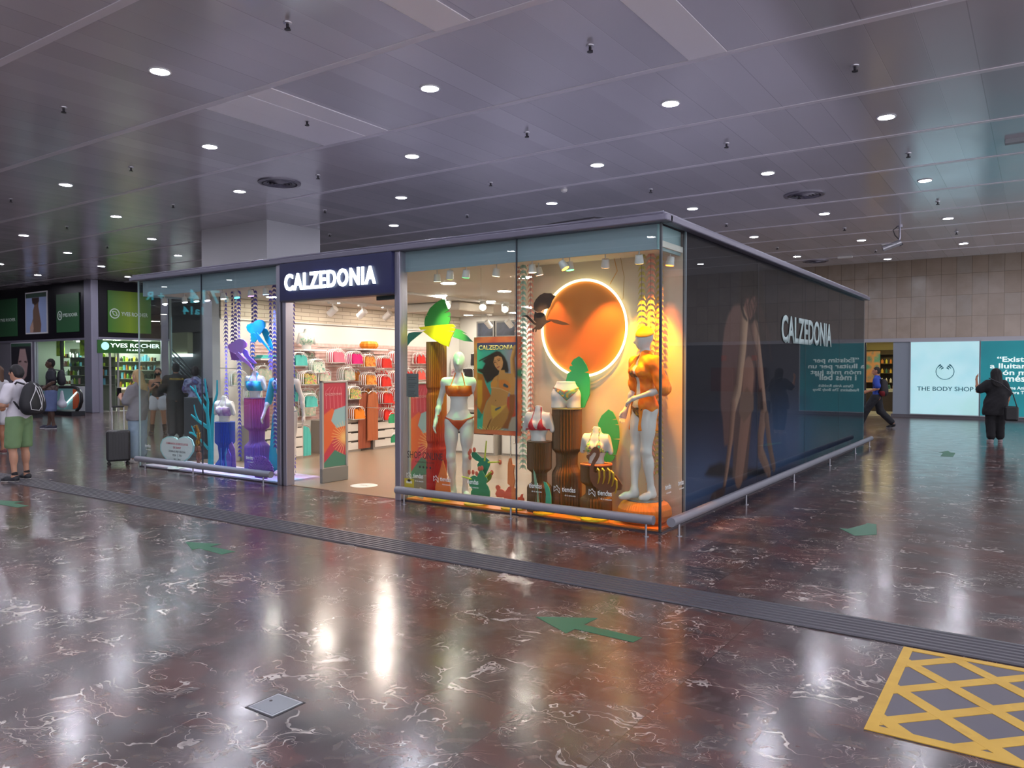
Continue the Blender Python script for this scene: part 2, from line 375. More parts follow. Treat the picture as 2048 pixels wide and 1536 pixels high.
class Field:
    def __init__(s, prims, h, pad=.05):
        lo = np.min([pbox(p)[0] for p in prims], 0)-pad; hi = np.max([pbox(p)[1] for p in prims], 0)+pad
        s.h = h; s.lo = lo; n = np.ceil((hi-lo)/h).astype(int)+1; s.n = n
        s.ax = [lo[i]+h*np.arange(n[i]) for i in range(3)]
    def eval(s, prims, k=.03, inf=0):
        F = np.full(tuple(s.n), .2); m = k+.04+inf
        for p in prims:
            a, b = pbox(p); i0 = np.maximum(((a-m-s.lo)/s.h).astype(int), 0); i1 = np.minimum(((b+m-s.lo)/s.h).astype(int)+2, s.n)
            sl = tuple(slice(i0[i], i1[i]) for i in range(3))
            X = s.ax[0][sl[0]][:, None, None]; Y = s.ax[1][sl[1]][None, :, None]; Z = s.ax[2][sl[2]][None, None, :]
            d = pd(p, X, Y, Z, inf); f = F[sl]
            if k > 0: hh = np.maximum(k-np.abs(f-d), 0)/k; F[sl] = np.minimum(f, d)-hh*hh*k*.25
            else: F[sl] = np.minimum(f, d)
        return F
    def grid(s): return s.ax[0][:, None, None], s.ax[1][None, :, None], s.ax[2][None, None, :]
    def mesh(s, F, name='mesh'):
        F = F.copy(); 
        for a in range(3):
            sl = [slice(None)]*3; sl[a] = 0; F[tuple(sl)] = .1; sl[a] = -1; F[tuple(sl)] = .1
        I = F < 0; n = F.shape; c = [m-1 for m in n]
        cnt = np.zeros(c); P = np.zeros(tuple(c)+(3,)); edges = []
        for a in range(3):
            A = [slice(None)]*3; A[a] = slice(0, -1); Bq = [slice(None)]*3; Bq[a] = slice(1, None)
            fa, fb = F[tuple(A)], F[tuple(Bq)]; x = I[tuple(A)] != I[tuple(Bq)]
            idx = np.argwhere(x)
            if not len(idx): return None
            va = fa[x]; vb = fb[x]; t = va/(va-vb); pos = idx.astype(float); pos[:, a] += t
            o = [q for q in range(3) if q != a]
            edges.append((a, idx, I[tuple(A)][x]))
            for d0 in (0, -1):
                for d1 in (0, -1):
                    ci = idx.copy(); ci[:, o[0]] += d0; ci[:, o[1]] += d1
                    ok = np.all((ci >= 0) & (ci < np.array(c)), 1)
                    np.add.at(cnt, tuple(ci[ok].T), 1); np.add.at(P, tuple(ci[ok].T), pos[ok])
        act = cnt > 0; ids = np.full(tuple(c), -1); ids[act] = np.arange(act.sum())
        V = P[act]/cnt[act][:, None]*s.h+s.lo; quads = []
        for a, idx, ins in edges:
            o = [(a+1) % 3, (a+2) % 3]; q = []
            for d0, d1 in ((0, 0), (-1, 0), (-1, -1), (0, -1)):
                ci = idx.copy(); ci[:, o[0]] += d0; ci[:, o[1]] += d1; q.append(ids[tuple(ci.T)])
            q = np.stack(q, 1); q[ins] = q[ins][:, ::-1]; quads.append(q)
        Q = np.concatenate(quads); Q = Q[:, ::-1]
        me = bpy.data.meshes.new(name); me.vertices.add(len(V)); me.vertices.foreach_set('co', V.ravel())
        me.loops.add(len(Q)*4); me.loops.foreach_set('vertex_index', Q.ravel().astype(np.int32))
        me.polygons.add(len(Q)); me.polygons.foreach_set('loop_start', np.arange(0, len(Q)*4, 4, dtype=np.int32))
        try: me.polygons.foreach_set('loop_total', np.full(len(Q), 4, dtype=np.int32))
        except Exception: pass
        me.polygons.foreach_set('use_smooth', [True]*len(Q)); me.update(); me.validate(); return me
# ---------------------------------------------------------------- figures
def V3(*a): return np.array(a, float)
def fig(h=1.75, fem=False, heavy=1.0, pose=None, fingers=True, curl=.35, manne=False, headyaw=0, headnod=0):
    """joint positions for a figure 1.75 high facing -Y (its own left is +X); returns prims by region"""
    k = h/1.75; sh = .168 if fem else .195; hp = .092 if fem else .088
    J = dict(pel=V3(0,0,.94), wai=V3(0,0,1.10), che=V3(0,0,1.28), nec=V3(0,.012,1.47), hed=V3(0,-.012,1.635))
    for s, n in ((1, 'L'), (-1, 'R')):
        J['sh'+n] = V3(s*sh, 0, 1.392); J['el'+n] = V3(s*(sh+.055), .02, 1.11); J['wr'+n] = V3(s*(sh+.075), -.03, .88)
        J['hi'+n] = V3(s*hp, 0, .90); J['kn'+n] = V3(s*(hp+.005), -.012, .49); J['an'+n] = V3(s*(hp+.005), .02, .085)
        J['to'+n] = J['an'+n]+V3(s*.02, -.15, -.055); J['hd'+n] = None; J['pn'+n] = V3(-s, 0, 0)
    for a, b in (pose or {}).items(): J[a] = V3(*b) if b is not None else None
    P = {}; w = heavy; c = J['che']; p = J['pel']; wa = J['wai']
    tw = .098 if fem else .118; ch = .112 if fem else .128; sp = .62*w**.3
    P['torso'] = [cap(p+V3(-.05*w,0,.0), p+V3(.05*w,0,.0), (.112 if fem else .105)*w, None, .80*w**.3), cap(p+V3(0,0,.02), wa, .13*w, tw*w, sp+.06), cap(wa, c, tw*w, ch*w, sp),
                  cap(c+V3(-.045,0,.02), c+V3(.045,0,.02), ch*w*.95, None, sp+.05), cap(J['nec']+V3(0,.012,-.055), J['shL']*.75+V3(0,.005,.355), .052, .034), cap(J['nec']+V3(0,.012,-.055), J['shR']*.75+V3(0,.005,.355), .052, .034), cap(J['shL']*.7+c*.3, J['shR']*.7+c*.3, .075*w**.5, None, .9),
                  cap(J['shL']*.95+V3(0,0,.065), J['shR']*.95+V3(0,0,.065), .042*w**.3), cap(J['nec']+V3(0,.01,-.07), J['nec'], .075, .05)]
    P['bust'] = [els(c+V3(s*.062,-.082,.018), (.053,.048,.055)) for s in (1,-1)] if fem else []
    if fem: P['torso'] += [els(p+V3(s*.052,.062,-.035), (.07,.062,.075)) for s in (1,-1)]
    else: P['torso'] += [els(p+V3(s*.045,.05,-.03), (.065,.06,.075)) for s in (1,-1)]
    hd = J['hed']; cyw, syw = math.cos(headyaw), math.sin(headyaw)
    def hh(x, y, z):
        y, z = y*math.cos(headnod)-z*math.sin(headnod), y*math.sin(headnod)+z*math.cos(headnod)
        return hd+V3(x*cyw-y*syw, x*syw+y*cyw, z)
    rot = [[cyw,-syw,0],[syw,cyw,0],[0,0,1]]
    P['neck'] = [cap(J['nec']+V3(0,.005,-.04), hd+V3(0,.02,-.05), .053 if not fem else .046, .050 if not fem else .043)]
    P['head'] = [els(hh(0,.012,.02), (.073,.092,.098), rot), els(hh(0,-.022,-.045), (.052,.062,.068), rot), els(hh(0,-.05,-.085), (.026,.026,.022), rot)]
    if manne: P['head'] = [els(hh(0,.01,.02), (.070,.088,.098), rot), els(hh(0,-.022,-.04), (.053,.062,.078), rot), cap(hh(0,-.083,.0), hh(0,-.096,-.035), .010, .013)]
    else:
        P['head'] += [cap(hh(0,-.080,.008), hh(0,-.100,-.028), .009, .014), els(hh(0,-.084,-.058), (.022,.010,.009), rot), cap(hh(-.036,-.078,.025), hh(.036,-.078,.025), .010),
                      els(hh(.074,.01,-.01), (.010,.018,.030), rot), els(hh(-.074,.01,-.01), (.010,.018,.030), rot)]
    P['_hh'] = hh; P['_rot'] = rot
    P['eyes'] = [els(hh(s*.031,-.083,.004), (.013,.008,.007), rot) for s in (1,-1)]
    for n, s in (('L', 1), ('R', -1)):
        a, e, q = J['sh'+n], J['el'+n], J['wr'+n]; m = .82 if fem else 1.0; m *= w**.5
        P['up'+n] = [cap(a, e, .050*m, .038*m), els(a+V3(s*.006,0,-.012), (.052*m,.052*m,.056*m))]
        P['lo'+n] = [cap(e, e*.6+q*.4, .037*m, .036*m), cap(e*.6+q*.4, q, .036*m, .024*m)]
        d = (q-e)/np.linalg.norm(q-e) if J['hd'+n] is None else J['hd'+n]/np.linalg.norm(J['hd'+n])
        pn = J['pn'+n]; pn = pn-d*(pn@d); pn /= np.linalg.norm(pn); sd = np.cross(d, pn)*s*-1
        if sd[1] > 0 and J['hd'+n] is None: sd = -sd
        hnd = [cap(q, q+d*.03, .023, .022)]+[cap(q+d*.015+sd*o*.5, q+d*.082+sd*o, .017, .014) for o in (-.028,-.010,.010,.028)]
        if fingers:
            for o, L in ((.030,.066),(.0105,.075),(-.0095,.070),(-.029,.054)):
                b = q+d*.085+sd*o; dd = d
                for j, f in enumerate((.42,.33,.25)):
                    dd = dd*math.cos(curl)+pn*math.sin(curl); dd = dd/np.linalg.norm(dd); t = b+dd*L*f
                    hnd.append(cap(b, t, .0088-.0008*j, .0082-.0008*j)); b = t
            b = q+d*.028+sd*.026; t = b+sd*.022+d*.03+pn*.012; hnd += [cap(b, t, .012, .0105), cap(t, t+d*.034+sd*.006+pn*.006, .0105, .0085)]
        P['hand'+n] = hnd
        a, e, q, t = J['hi'+n], J['kn'+n], J['an'+n], J['to'+n]; m = w**.6*(1.0 if fem else 1.0)
        P['th'+n] = [cap(a, e, .086*m, .053*m), els(a*.6+e*.4+V3(0,-.005,0), (.076*m,.078*m,.15))]
        dn = (q-e)/np.linalg.norm(q-e)
        P['sh_'+n] = [cap(e, q, .050*m, .034), els(e+dn*.13+V3(0,.014,0), (.050*m,.052*m,.10))]
        P['foot'+n] = [cap(q, q+V3(0,.012,-.035), .036, .033), cap(q+V3(0,.015,-.045), t+V3(0,.05,.012), .034, .032), cap(t+V3(0,.06,.005), t, .033, .024)]
        P['_sole'+n] = (q, t)
    P['_J'] = J; P['_k'] = k; return P
ALL = ['torso','bust','neck','head','upL','upR','loL','loR','handL','handR','thL','thR','sh_L','sh_R','footL','footR']
def pick(P, names): return [q for n in names for q in P[n]]
def scaleme(me, k):
    if me is None: return None
    a = np.zeros(len(me.vertices)*3); me.vertices.foreach_get('co', a); me.vertices.foreach_set('co', a*k); me.update(); return me
class Fig:
    """skin plus garments, all cut from the same body field"""
    def __init__(s, P, root, h=.009):
        s.P = P; s.root = root; s.F = Field(pick(P, ALL), h, .09); s.k = P['_k']
    def body(s, mat, name='body', names=ALL):
        f = s.F.eval([q for q in pick(s.P, [n for n in names if not n.startswith('hand')])], .035)
        hn = [n for n in names if n.startswith('hand')]
        if hn: g = s.F.eval(pick(s.P, hn), .008); hh = np.maximum(.02-np.abs(f-g), 0)/.02; f = np.minimum(f, g)-hh*hh*.005
        s.base = f; return link_mesh(name, scaleme(s.F.mesh(f), s.k), mat, s.root)
    def wear(s, name, mat, prims, inf=.012, cuts=(), k=.04, region=None, wr=0.0, label=None, seed=1.0):
        f = s.F.eval(prims, k, inf); X, Y, Z = s.F.grid()
        if wr: f = f+wr*(np.sin(X*31*seed+Z*17+Y*9)*np.sin(Z*23-Y*27*seed+X*8)+.6*np.sin(Z*61+X*40*seed)*np.sin(Y*47+X*13))
        for p, n in cuts: f = np.maximum(f, (X-p[0])*n[0]+(Y-p[1])*n[1]+(Z-p[2])*n[2])
        if region is not None: f = np.maximum(f, region(X, Y, Z))
        o = link_mesh(name, scaleme(s.F.mesh(f), s.k), mat, s.root)
        if label: o['label'] = label
        return o
    def skin(s, name, mat, t, region, label=None):
        """a thin garment lying on the body: the body grown by t inside a region"""
        X, Y, Z = s.F.grid(); f = np.maximum(s.base-t, region(X, Y, Z)); me = s.F.mesh(f)
        if me is None: return None
        o = link_mesh(name, scaleme(me, s.k), mat, s.root)
        if label: o['label'] = label
        return o
    def eyes(s, mat=None):
        F = Field(s.P['eyes'], .003, .01); link_mesh('eyes', scaleme(F.mesh(F.eval(s.P['eyes'], 0)), s.k), mat or M('#2a1d18', .3), s.root)
    def shoe(s, side, mat, solemat, big=1.0):
        q, t = s.P['_sole'+side]; pr = [cap(q+V3(0,.022,-.03), q+V3(0,.02,-.045), .044*big, .043*big), cap(q+V3(0,.01,-.042), t+V3(0,.05,.015), .042*big, .041*big), cap(t+V3(0,.05,.01), t+V3(0,-.012,0), .042*big, .031*big)]
        F = Field(pr, .008, .05); f = F.eval(pr, .03); X, Y, Z = F.grid(); zb = min(q[2]-.085, t[2]-.03)
        tip = (t-q); sl = (t[2]+.055-q[2])/(math.hypot(tip[0], tip[1])+1e-6)
        f1 = np.maximum(f, zb+.0-Z) if abs(sl) < .15 else f
        o = link_mesh('shoe', scaleme(F.mesh(f1), s.k), mat, s.root)
        so = link_mesh('sole', scaleme(F.mesh(np.maximum(F.eval(pr, .03, .004), Z-(zb+.022)) if abs(sl) < .15 else np.maximum(F.eval(pr, .03, .004), Z-(zb+.022+(math.hypot(1,0)*0)))), s.k), solemat, o)
        return o
    def hair(s, mat, extra=(), inf=.0, face=.0, drop=-.02, wr=.003, back=0.02):
        hh = s.P['_hh']; rot = s.P['_rot']
        pr = [els(hh(0,.018,.032), (.083+inf,.098+inf,.102+inf), rot), els(hh(0,.045,-.02), (.074+inf,.065+inf,.08+inf), rot)]+list(extra)
        F = Field(pr, .008, .03); f = F.eval(pr, .03); X, Y, Z = F.grid()
        f = f+wr*np.sin(X*90)*np.sin(Y*80+Z*35)
        # open the face: remove what lies in front of a slanted plane below the fringe
        c = hh(0,-.045,.045); fw = hh(0,-1,0)-hh(0,0,0); fw = fw/np.linalg.norm(fw)
        d = (X-c[0])*fw[0]+(Y-c[1])*fw[1]+(Z-c[2])*(-.75)
        f = np.maximum(f, np.minimum(d, .3))
        if drop is not None: f = np.maximum(f, (s.P['_J']['hed'][2]+drop-.07)-Z) if not extra else f
        return link_mesh('hair', scaleme(F.mesh(f), s.k), mat, s.root)
def backpack(name, label, loc, rz, col, w=.30, h=.46, d=.17, trims=None, low=None, group=None):
    t = thing(name, label, 'backpack', loc, rz, group); pr = [cap((-w*.20,0,h*.28), (w*.20,0,h*.28), h*.26, None, d/(h*.54)), cap((-w*.14,0,h*.50), (w*.14,0,h*.50), h*.27, None, d/(h*.54)), cap((-w*.07,0,h*.74), (w*.07,0,h*.74), h*.23, None, d/(h*.52)), cap((-w*.12,.07,h*.27), (w*.12,.07,h*.27), h*.19, None, .45)]
    F = Field(pr, .012, .03); link_mesh('bag_body', F.mesh(F.eval(pr, .07)), col, t)
    if low:
        X, Y, Z = F.grid(); f = np.maximum(F.eval(pr, .04, .004), Z-h*.34); link_mesh('front_pocket', F.mesh(f), low, t)
    for s in (-1, 1):
        m = MB().tube([(s*w*.3,-.03,h*.92),(s*w*.34,-.14,h*.98),(s*w*.36,-.24,h*.80),(s*w*.37,-.22,h*.5),(s*w*.34,-.10,h*.2)], .014, 6); me = mesh_from(m.v, m.f, True); link_mesh('strap', me, col, t)
    if trims:
        for tr in trims:
            m = MB().tube(tr, .006, 6); link_mesh('piping', mesh_from(m.v, m.f, True), M('#c9c9cf', .6), t)
    return t
def person(label, loc, rz, P, h, skin, res=.011, cat='person'):
    t = thing('person', label, cat, loc, rz); f = Fig(P, t, res); f.body(skin); f.eyes(); return t, f
# ---------------------------------------------------------------- the hall
AL = M('#9a98a6', .32, .7); AL2 = M('#8f8d9b', .4, .5); DKM = M('#26242c', .4); WHT = M('#d9d7d4', .6); WALLW = M('#c9c6c4', .7)
struct('floor', B(-42, 12, -16, 25, -.1, 0), marble_mat())
CM = ceiling_mat()
struct('ceiling', B(-42, 12, -16, 18.55, H, H+.15), CM)
struct('ceiling.001', B(-42, 12, 18.55, 25, 5.9, 6.0), M('#8f8b88', .6))
struct('trim_1', B(-14, 12, 18.55, 18.62, H, 5.9), M('#8f8b88', .6))
beam = M('#d8d4de', .25, .1)
for i, k in enumerate(range(-7, 9)):
    y = .64+2.025*k; struct('trim_%d' % (i+2), B(-42, 12, y-.045, y+.045, H-.008, H+.02), beam)
# lighter replacement panels in the ceiling
lp = M('#efecf4', .35, .0)
for i, (x0, x1, y0, y1, lab) in enumerate(((-5.45, -4.20, -1.34, .59, 'pale ceiling panel of three slats between two seams, above the shop sign side'),
                                           (.04, .455, -1.34, .59, 'pale single ceiling slat near the top edge above the shop corner'),
                                           (-1.688, -1.27, -3.37, -1.43, 'pale ceiling slat at the very top beside a sprinkler'))):
    m = MB(); n = 3 if i == 0 else 1; w = (x1-x0)/n
    for q in range(n): m.box(x0+q*w+.006, x0+(q+1)*w-.006, y0, y1, H-.008-.004*(q % 2), H+.01)
    tag(m.build('ceiling_panel', lp), lab, 'ceiling panel')
# downlights on a staggered grid
def downlight():
    t = thing('ceiling_downlight', 'round white downlight recessed in the grey metal ceiling', 'ceiling light', group='downlights in the hall ceiling')
    MB().lathe([(.118, -.002), (.118, -.012), (.098, -.014), (.096, -.002)], n=28).build('trim_ring', M('#d4d4da', .4), t, True)
    MB().lathe([(.095, -.004), (.095, -.010)], n=28).build('lens', M('#ffffff', .5, 0, DOWN, ecol='#f3f2ff'), t)
    return t
proto = None
for i in range(-14, 4):
    for j in range(-6, 9):
        if (i+j) % 2: continue
        x = -.63+2.075*i; y = 1.72+2.03*j
        if -13.4 < x < -10.5 and 3.4 < y < 5.5: continue
        if proto is None: proto = o = downlight()
        else: o = copy_tree(proto)
        o.location = (x, y, H)
def sprinkler():
    t = thing('fire_sprinkler', 'small pendent fire sprinkler hanging from the grey metal ceiling', 'sprinkler', group='sprinklers in the hall ceiling')
    MB().lathe([(.042, 0), (.040, -.010), (.02, -.014)], n=16).build('escutcheon', M('#b9b7c0', .3, .6), t, True)
    MB().cyl((0,0,-.01), (0,0,-.05), .014, n=10).box(-.03, .03, -.004, .004, -.062, -.052).cyl((0,0,-.062), (0,0,-.068), .030, n=12).build('nozzle', M('#2b2830', .4, .5), t)
    return t
proto = None
for i in range(-8, 4):
    for j in range(-3, 8):
        if (i+j) % 2 == 0: continue
        x = -.63+2.075*i; y = 1.72+2.03*j
        if -13.4 < x < -10.5 and 3.4 < y < 5.5: continue
        if proto is None: proto = o = sprinkler()
        else: o = copy_tree(proto)
        o.location = (x, y, H)
for (x, y, lab) in ((-7.806, 1.703, 'round slatted air vent in the ceiling left of the white column top'), (-.538, 7.775, 'round slatted air vent in the ceiling above the dark side wall'), (-2.5, 17.3, 'round air vent far back in the ceiling near the stone wall')):
    t = thing('ceiling_vent', lab, 'ceiling vent', (x, y, H)); m = MB()
    MB().lathe([(.36, 0), (.36, -.02), (.30, -.03), (.29, 0)], (x, y, H), 40).build('outer_ring', M('#77747f', .35, .6), t, True)
    MB().lathe([(.29, -.004), (.29, -.006)], (x, y, H), 40).build('dark_plate', M('#131217', .6), t)
    for q, r in enumerate((.25, .19, .13, .07)): m.lathe([(r+.024, -.012), (r+.018, -.03-.004*q), (r-.012, -.016)], (x, y, H), 36)
    m.build('ring_fins', M('#5f5c68', .35, .6), t, True)
# camera hanging from the ceiling, speaker and small devices
cx, cyy, cz = (0.456,12.31,4.85)
t = thing('security_camera', 'silver security camera hanging from the ceiling on an angled bracket with a coiled cable', 'security camera', (cx, cyy, H))
MB().cyl((cx,cyy,H), (cx,cyy,H-.03), .06).build('ceiling_plate', AL, t)
MB().tube([(cx,cyy,H-.02),(cx,cyy,H-.25),(cx-.03,cyy,H-.42)], .02, 8).build('arm', AL, t, True)
MB().cyl((cx+.02,cyy+.02,H-.36), (cx-.34,cyy-.10,H-.50), .062, n=16).box(cx-.36, cx-.05, cyy-.12, cyy+.02, H-.41, H-.40).build('housing', M('#a3a3aa', .3, .6), t)
MB().tube([(cx-.04,cyy,H-.0),(cx-.14,cyy,H-.08),(cx-.10,cyy,H-.2),(cx-.02,cyy,H-.3),(cx+.06,cyy,H-.42),(cx,cyy,H-.45)], .012, 6).build('cable', DKM, t, True)
x, y, z = (-4.004,4.928,4.85)
t = thing('smoke_detector', 'small white smoke detector on the ceiling above the shop roof', 'smoke detector', (x, y, H)); MB().lathe([(.06, 0), (.055, -.035), (.03, -.05)], (x, y, H), 20).build('dome', WHT, t, True)
x, y, z = (2.778,5.824,4.85)
tag(MB().box(x-.12, x+.18, y-.06, y+.06, H-.06, H+.01).build('emergency_light', M('#8f949a', .5), bevel=.01), 'grey box-shaped emergency light on the ceiling at the right edge', 'emergency light')
x, y, z = (-1.569,16.752,4.85)
tag(MB().box(x-.2, x+.2, y-.05, y+.05, H-.05, H+.01).build('emergency_light', WHT, bevel=.01), 'white box emergency light on the ceiling near the stone wall', 'emergency light')
# white column standing behind the shop's left end
struct('wall_column', B(-13.1, -10.75, 3.75, 5.25, 0, H), M('#b4b5ba', .5))
struct('wall_left_end', B(-41.8, -41.6, -16, 8, 0, H), M('#8f8d94', .6))
struct('wall_reflection_blocker', B(-41.8, -5.0, -16.2, -16, 0, H), M('#6f6d74', .6))  # unseen wall added to keep the bright world out of the window reflections
# right back wall: stone cladding above a row of shop fronts
struct('wall_back', B(-16, 12, 21.5, 21.7, 2.62, 6), stone_mat())
GP = M('#6f6d78', .45, .2)
struct('trim_20', B(-1.9, 12, 21.40, 21.6, 2.50, 2.62), M('#a8a6ad', .4, .3)); struct('baseboard_back', B(-1.0, 12, 21.44, 21.6, 0, .10), M('#5c585e', .4))
struct('wall_back_low', B(-.95, -.42, 21.46, 21.6, .1, 2.5), M('#8e97a2', .35)); 
struct('wall_back_low.001', B(-16, -1.85, 21.5, 21.6, 0, 2.62), M('#77737a', .5)); struct('wall_back_low.002', B(-.42, 3.9, 21.5, 21.62, .1, 2.5), GP)
struct('wall_back_low.003', B(3.9, 12, 21.5, 21.62, 0, 2.5), M('#5b5960', .45))
# lit sign boxes of the cosmetics shop
def lightbox(x0, x1, z0, z1, col, e, label, cat='light box'):
    t = thing('light_box', label, cat, (x0, 21.5, z0)); MB().box(x0-.03, x1+.03, 21.38, 21.5, z0-.03, z1+.03).build('frame', M('#a9b0b6', .4, .3), t)
    B(x0, x1, 21.365, 21.382, z0, z1).build('lit_face', col, t); return t
lb = noise_mat('pale aqua lit face', [(.3, '#a4d6de'), (.5, '#b8e4ea'), (.7, '#aedcda')], .9, .5, 2, .5)
t = lightbox(-.405, 1.525, .13, 2.48, lb, 1, 'large pale aqua illuminated sign box with a round emblem and dark lettering')
DT = M('#2f6f7c', .5)
text('lettering', 'THE BODY SHOP', DT, t, (-0.214,21.36,0.894), (1,0,0), (0,0,1), width=1.376--0.222, height=.14, bold=.008)
# emblem: open ring made of leaf strokes
ex, _, ez = (0.586,21.355,1.521); m = MB()
def arcs(m, cx, cz, r, a0, a1, w0, w1, y, n=14):
    vs = []; fs = []
    for i in range(n+1):
        a = R(a0+(a1-a0)*i/n); w = w0+(w1-w0)*i/n
        for q in (r-w, r+w): vs += [(cx+q*math.cos(a), y, cz+q*math.sin(a)), (cx+q*math.cos(a), y-.006, cz+q*math.sin(a))]
    for i in range(n):
        o = 4*i; fs += [(o,o+4,o+6,o+2), (o+1,o+3,o+7,o+5), (o,o+1,o+5,o+4), (o+2,o+6,o+7,o+3)]
    m.add(vs, fs)
arcs(m, ex, ez, .255, -205, 25, .010, .010, 21.363, 30); 
for s in (1, -1):
    for r, a0, a1 in ((.25, 25, 62), (.19, 28, 66), (.13, 30, 70)): arcs(m, ex, ez-.0, r, 90-s*(90-a0), 90-s*(90-a1), .006, .026, 21.363)
m.build('emblem', DT, t)
tl = noise_mat('teal lit face', [(.3, '#12707a'), (.6, '#178088'), (.8, '#0f6670')], .7, .5, 2, .55)
t = lightbox(1.57, 3.95, .13, 2.48, tl, 1, 'dark teal illuminated poster box with a white printed quotation, at the right edge')
WT = M('#e9fbf8', .5, 0, .6)
for i, (s, w, dz) in enumerate((('“Existim per', 1.5, 0), ('a lluitar per un', 1.85, 1), ('món més just', 1.65, 2), ('i més bell”', 1.35, 3))):
    text('quote_line', s, WT, t, (2.75, 21.36, 1.83-.205*dz), (1,0,0), (0,0,1), width=w, height=.21 if i else .22, bold=.022, align='CENTER')
text('quote_line', 'Dame Anita Roddick', WT, t, (2.75, 21.36, .97), (1,0,0), (0,0,1), width=1.15, bold=.02, align='CENTER')
text('quote_line', 'Fundadora The Body Shop', WT, t, (2.75, 21.36, .83), (1,0,0), (0,0,1), width=1.5, bold=.02, align='CENTER')
# the open shop beside it
SHW = M('#e8dfae', .6); struct('wall_shop_right', B(-6, 2, 24.6, 24.7, 0, 3), M('#b7ac7c', .7)); struct('floor.001', B(-6, 2, 21.52, 24.6, 0, .01), M('#9b917a', .4))
struct('ceiling.002', B(-6, 2, 21.6, 24.6, 2.62, 2.7), SHW)
tag(B(-1.83, -1.78, 21.45, 21.5, 0, 2.5).build('door_frame_post', DKM), 'thin dark post of the far shop opening beside the shop corner', 'post')
tag(B(-2.4, -.5, 22.3, 22.9, 2.55, 2.6).build('ceiling_light_panel', M('#ffeeb0', .5, 0, 9.0)), 'warm ceiling light panel inside the far shop', 'ceiling light')
t = thing('display_shelving', 'tall shelving of coloured bottles inside the far warm-lit shop', 'shelving', (-1.3, 24.2, 0))
m = MB(); m.box(-3.2, -.35, 24.45, 24.5, 0, 2.3)
for z in (.35, .75, 1.1, 1.45, 1.8, 2.15): m.box(-3.2, -.35, 24.1, 24.46, z-.02, z)
m.build('shelf_rack', M('#4d4130', .6), t)
B(-3.1, -1.75, 24.05, 24.1, 1.1, 2.25).build('poster_panel', noise_mat('teal orange poster', [(.4, '#4f8f8c'), (.55, '#c98a5a'), (.7, '#3f7f80')], 2.5), t)
t = thing('counter', 'pale wooden counter inside the far warm-lit shop', 'counter', (-1.3, 22.6, 0)); B(-2.6, -.85, 22.4, 22.8, 0, .12).box(-2.5, -.9, 22.42, 22.8, .8, .9).build('top_and_plinth', SHW, t); B(-2.4, -1.0, 22.45, 22.75, .12, .8).build('front', M('#54462f', .6), t)
ORD = 'first second third fourth fifth sixth seventh eighth ninth tenth eleventh twelfth thirteenth fourteenth fifteenth sixteenth seventeenth eighteenth nineteenth twentieth'.split()
ORD += ['twenty-'+w for w in ORD[:9]]
bc = ['#d8b23c', '#e08a3a', '#c9463c', '#e8e0c8', '#3c6e58', '#d9d455', '#b06a9a', '#f0ead0']
q = 0
for z, yy in ((.9, 22.55), (.75, 24.2), (1.1, 24.2), (1.45, 24.2), (1.8, 24.2)):
    for i in range(9 if yy > 23 else 6):
        x = -1.70+i*.145+(.0 if yy > 23 else .04); c = bc[(i*3+q) % 8]; r = .035+.012*((i+q) % 3 == 0); h = .16+.07*((i*5+q) % 3)/2
        t = thing('bottle', 'small %s bottle, %s from the left, %s, far warm-lit shop' % ({0:'yellow',1:'orange',2:'red',3:'cream',4:'green',5:'lime',6:'mauve',7:'ivory'}[(i*3+q) % 8], ORD[i], 'on the counter' if yy < 23 else {.75:'lowest shelf',1.1:'second shelf',1.45:'third shelf',1.8:'top shelf'}[z]), 'bottle', (x, yy, z), group='bottles in the far warm-lit shop')
        MB().lathe([(r, 0), (r, h*.7), (r*.4, h*.82), (r*.4, h)], (x, yy, z), 10).build('bottle_body', M(c, .3), t, True); q += 1
# red hose cabinets on the same wall, seen mirrored in the dark side wall
for i, x in enumerate((5.2, 6.35)):
    t = thing('fire_cabinet', 'red fire hose cabinet on the far wall, %s of two' % ('nearer the teal poster' if i == 0 else 'farther from the teal poster'), 'fire cabinet', (x, 21.4, .9))
    B(x, x+.85, 21.35, 21.5, .75, 1.65).build('cabinet', M('#5e2422', .4), t); B(x+.3, x+.5, 21.46, 21.5, 1.9, 2.1).build('sign', M('#a8322c', .4), t)
# floor markings, hatch, guiding strip
sm = NT('ribbed dark guiding strip'); gg = sm.n('NewGeometry'); sp = sm.n('SeparateXYZ'); sm.l(gg.outputs['Position'], sp.inputs[0])
c = sm.mix(.5, lin('#2c2a2e'), lin('#2c2a2e')); sm.b.inputs['Base Color'].default_value = lin('#4c4a52'); sm.b.inputs['Roughness'].default_value = .38
t = thing('guiding_strip', 'long dark ribbed guiding strip set in the floor parallel to the shop front', 'floor strip', (-5, -1.88, 0))
B(-12.5, 7, -2.085, -1.69, 0, .0025).build('base_strip', M('#0e0d10', .6), t)
m = MB()
for k in range(7):
    y = -2.06+k*.0565; m.prism([(y-.017, .0025), (y+.017, .0025), (y+.012, .013), (y-.012, .013)], -12.5, 7, 'yz')
m.build('rib', sm.m, t); tag(t.children[-1], kind='stuff')
GR = M('#2f6b4e', .45)
def arrow(pts, label): 
    c = sum((Vector((a, b, 0)) for a, b in pts), Vector())/len(pts)
    tag(MB().prism(pts, .0005, .0025, 'xy').build('floor_arrow', GR), label, 'floor arrow')
arrow([(1.10,-2.94),(1.113,-2.84),(.70,-2.83),(.716,-2.66),(.365,-2.868),(.69,-3.03),(.695,-2.93)], 'green adhesive floor arrow pointing left, in front of the shop corner')
arrow([(-2.85,-2.985),(-2.84,-2.85),(-3.20,-2.86),(-3.20,-2.74),(-3.56,-2.875),(-3.22,-3.03),(-3.22,-2.96)], 'green adhesive floor arrow pointing left, in front of the shop doorway')
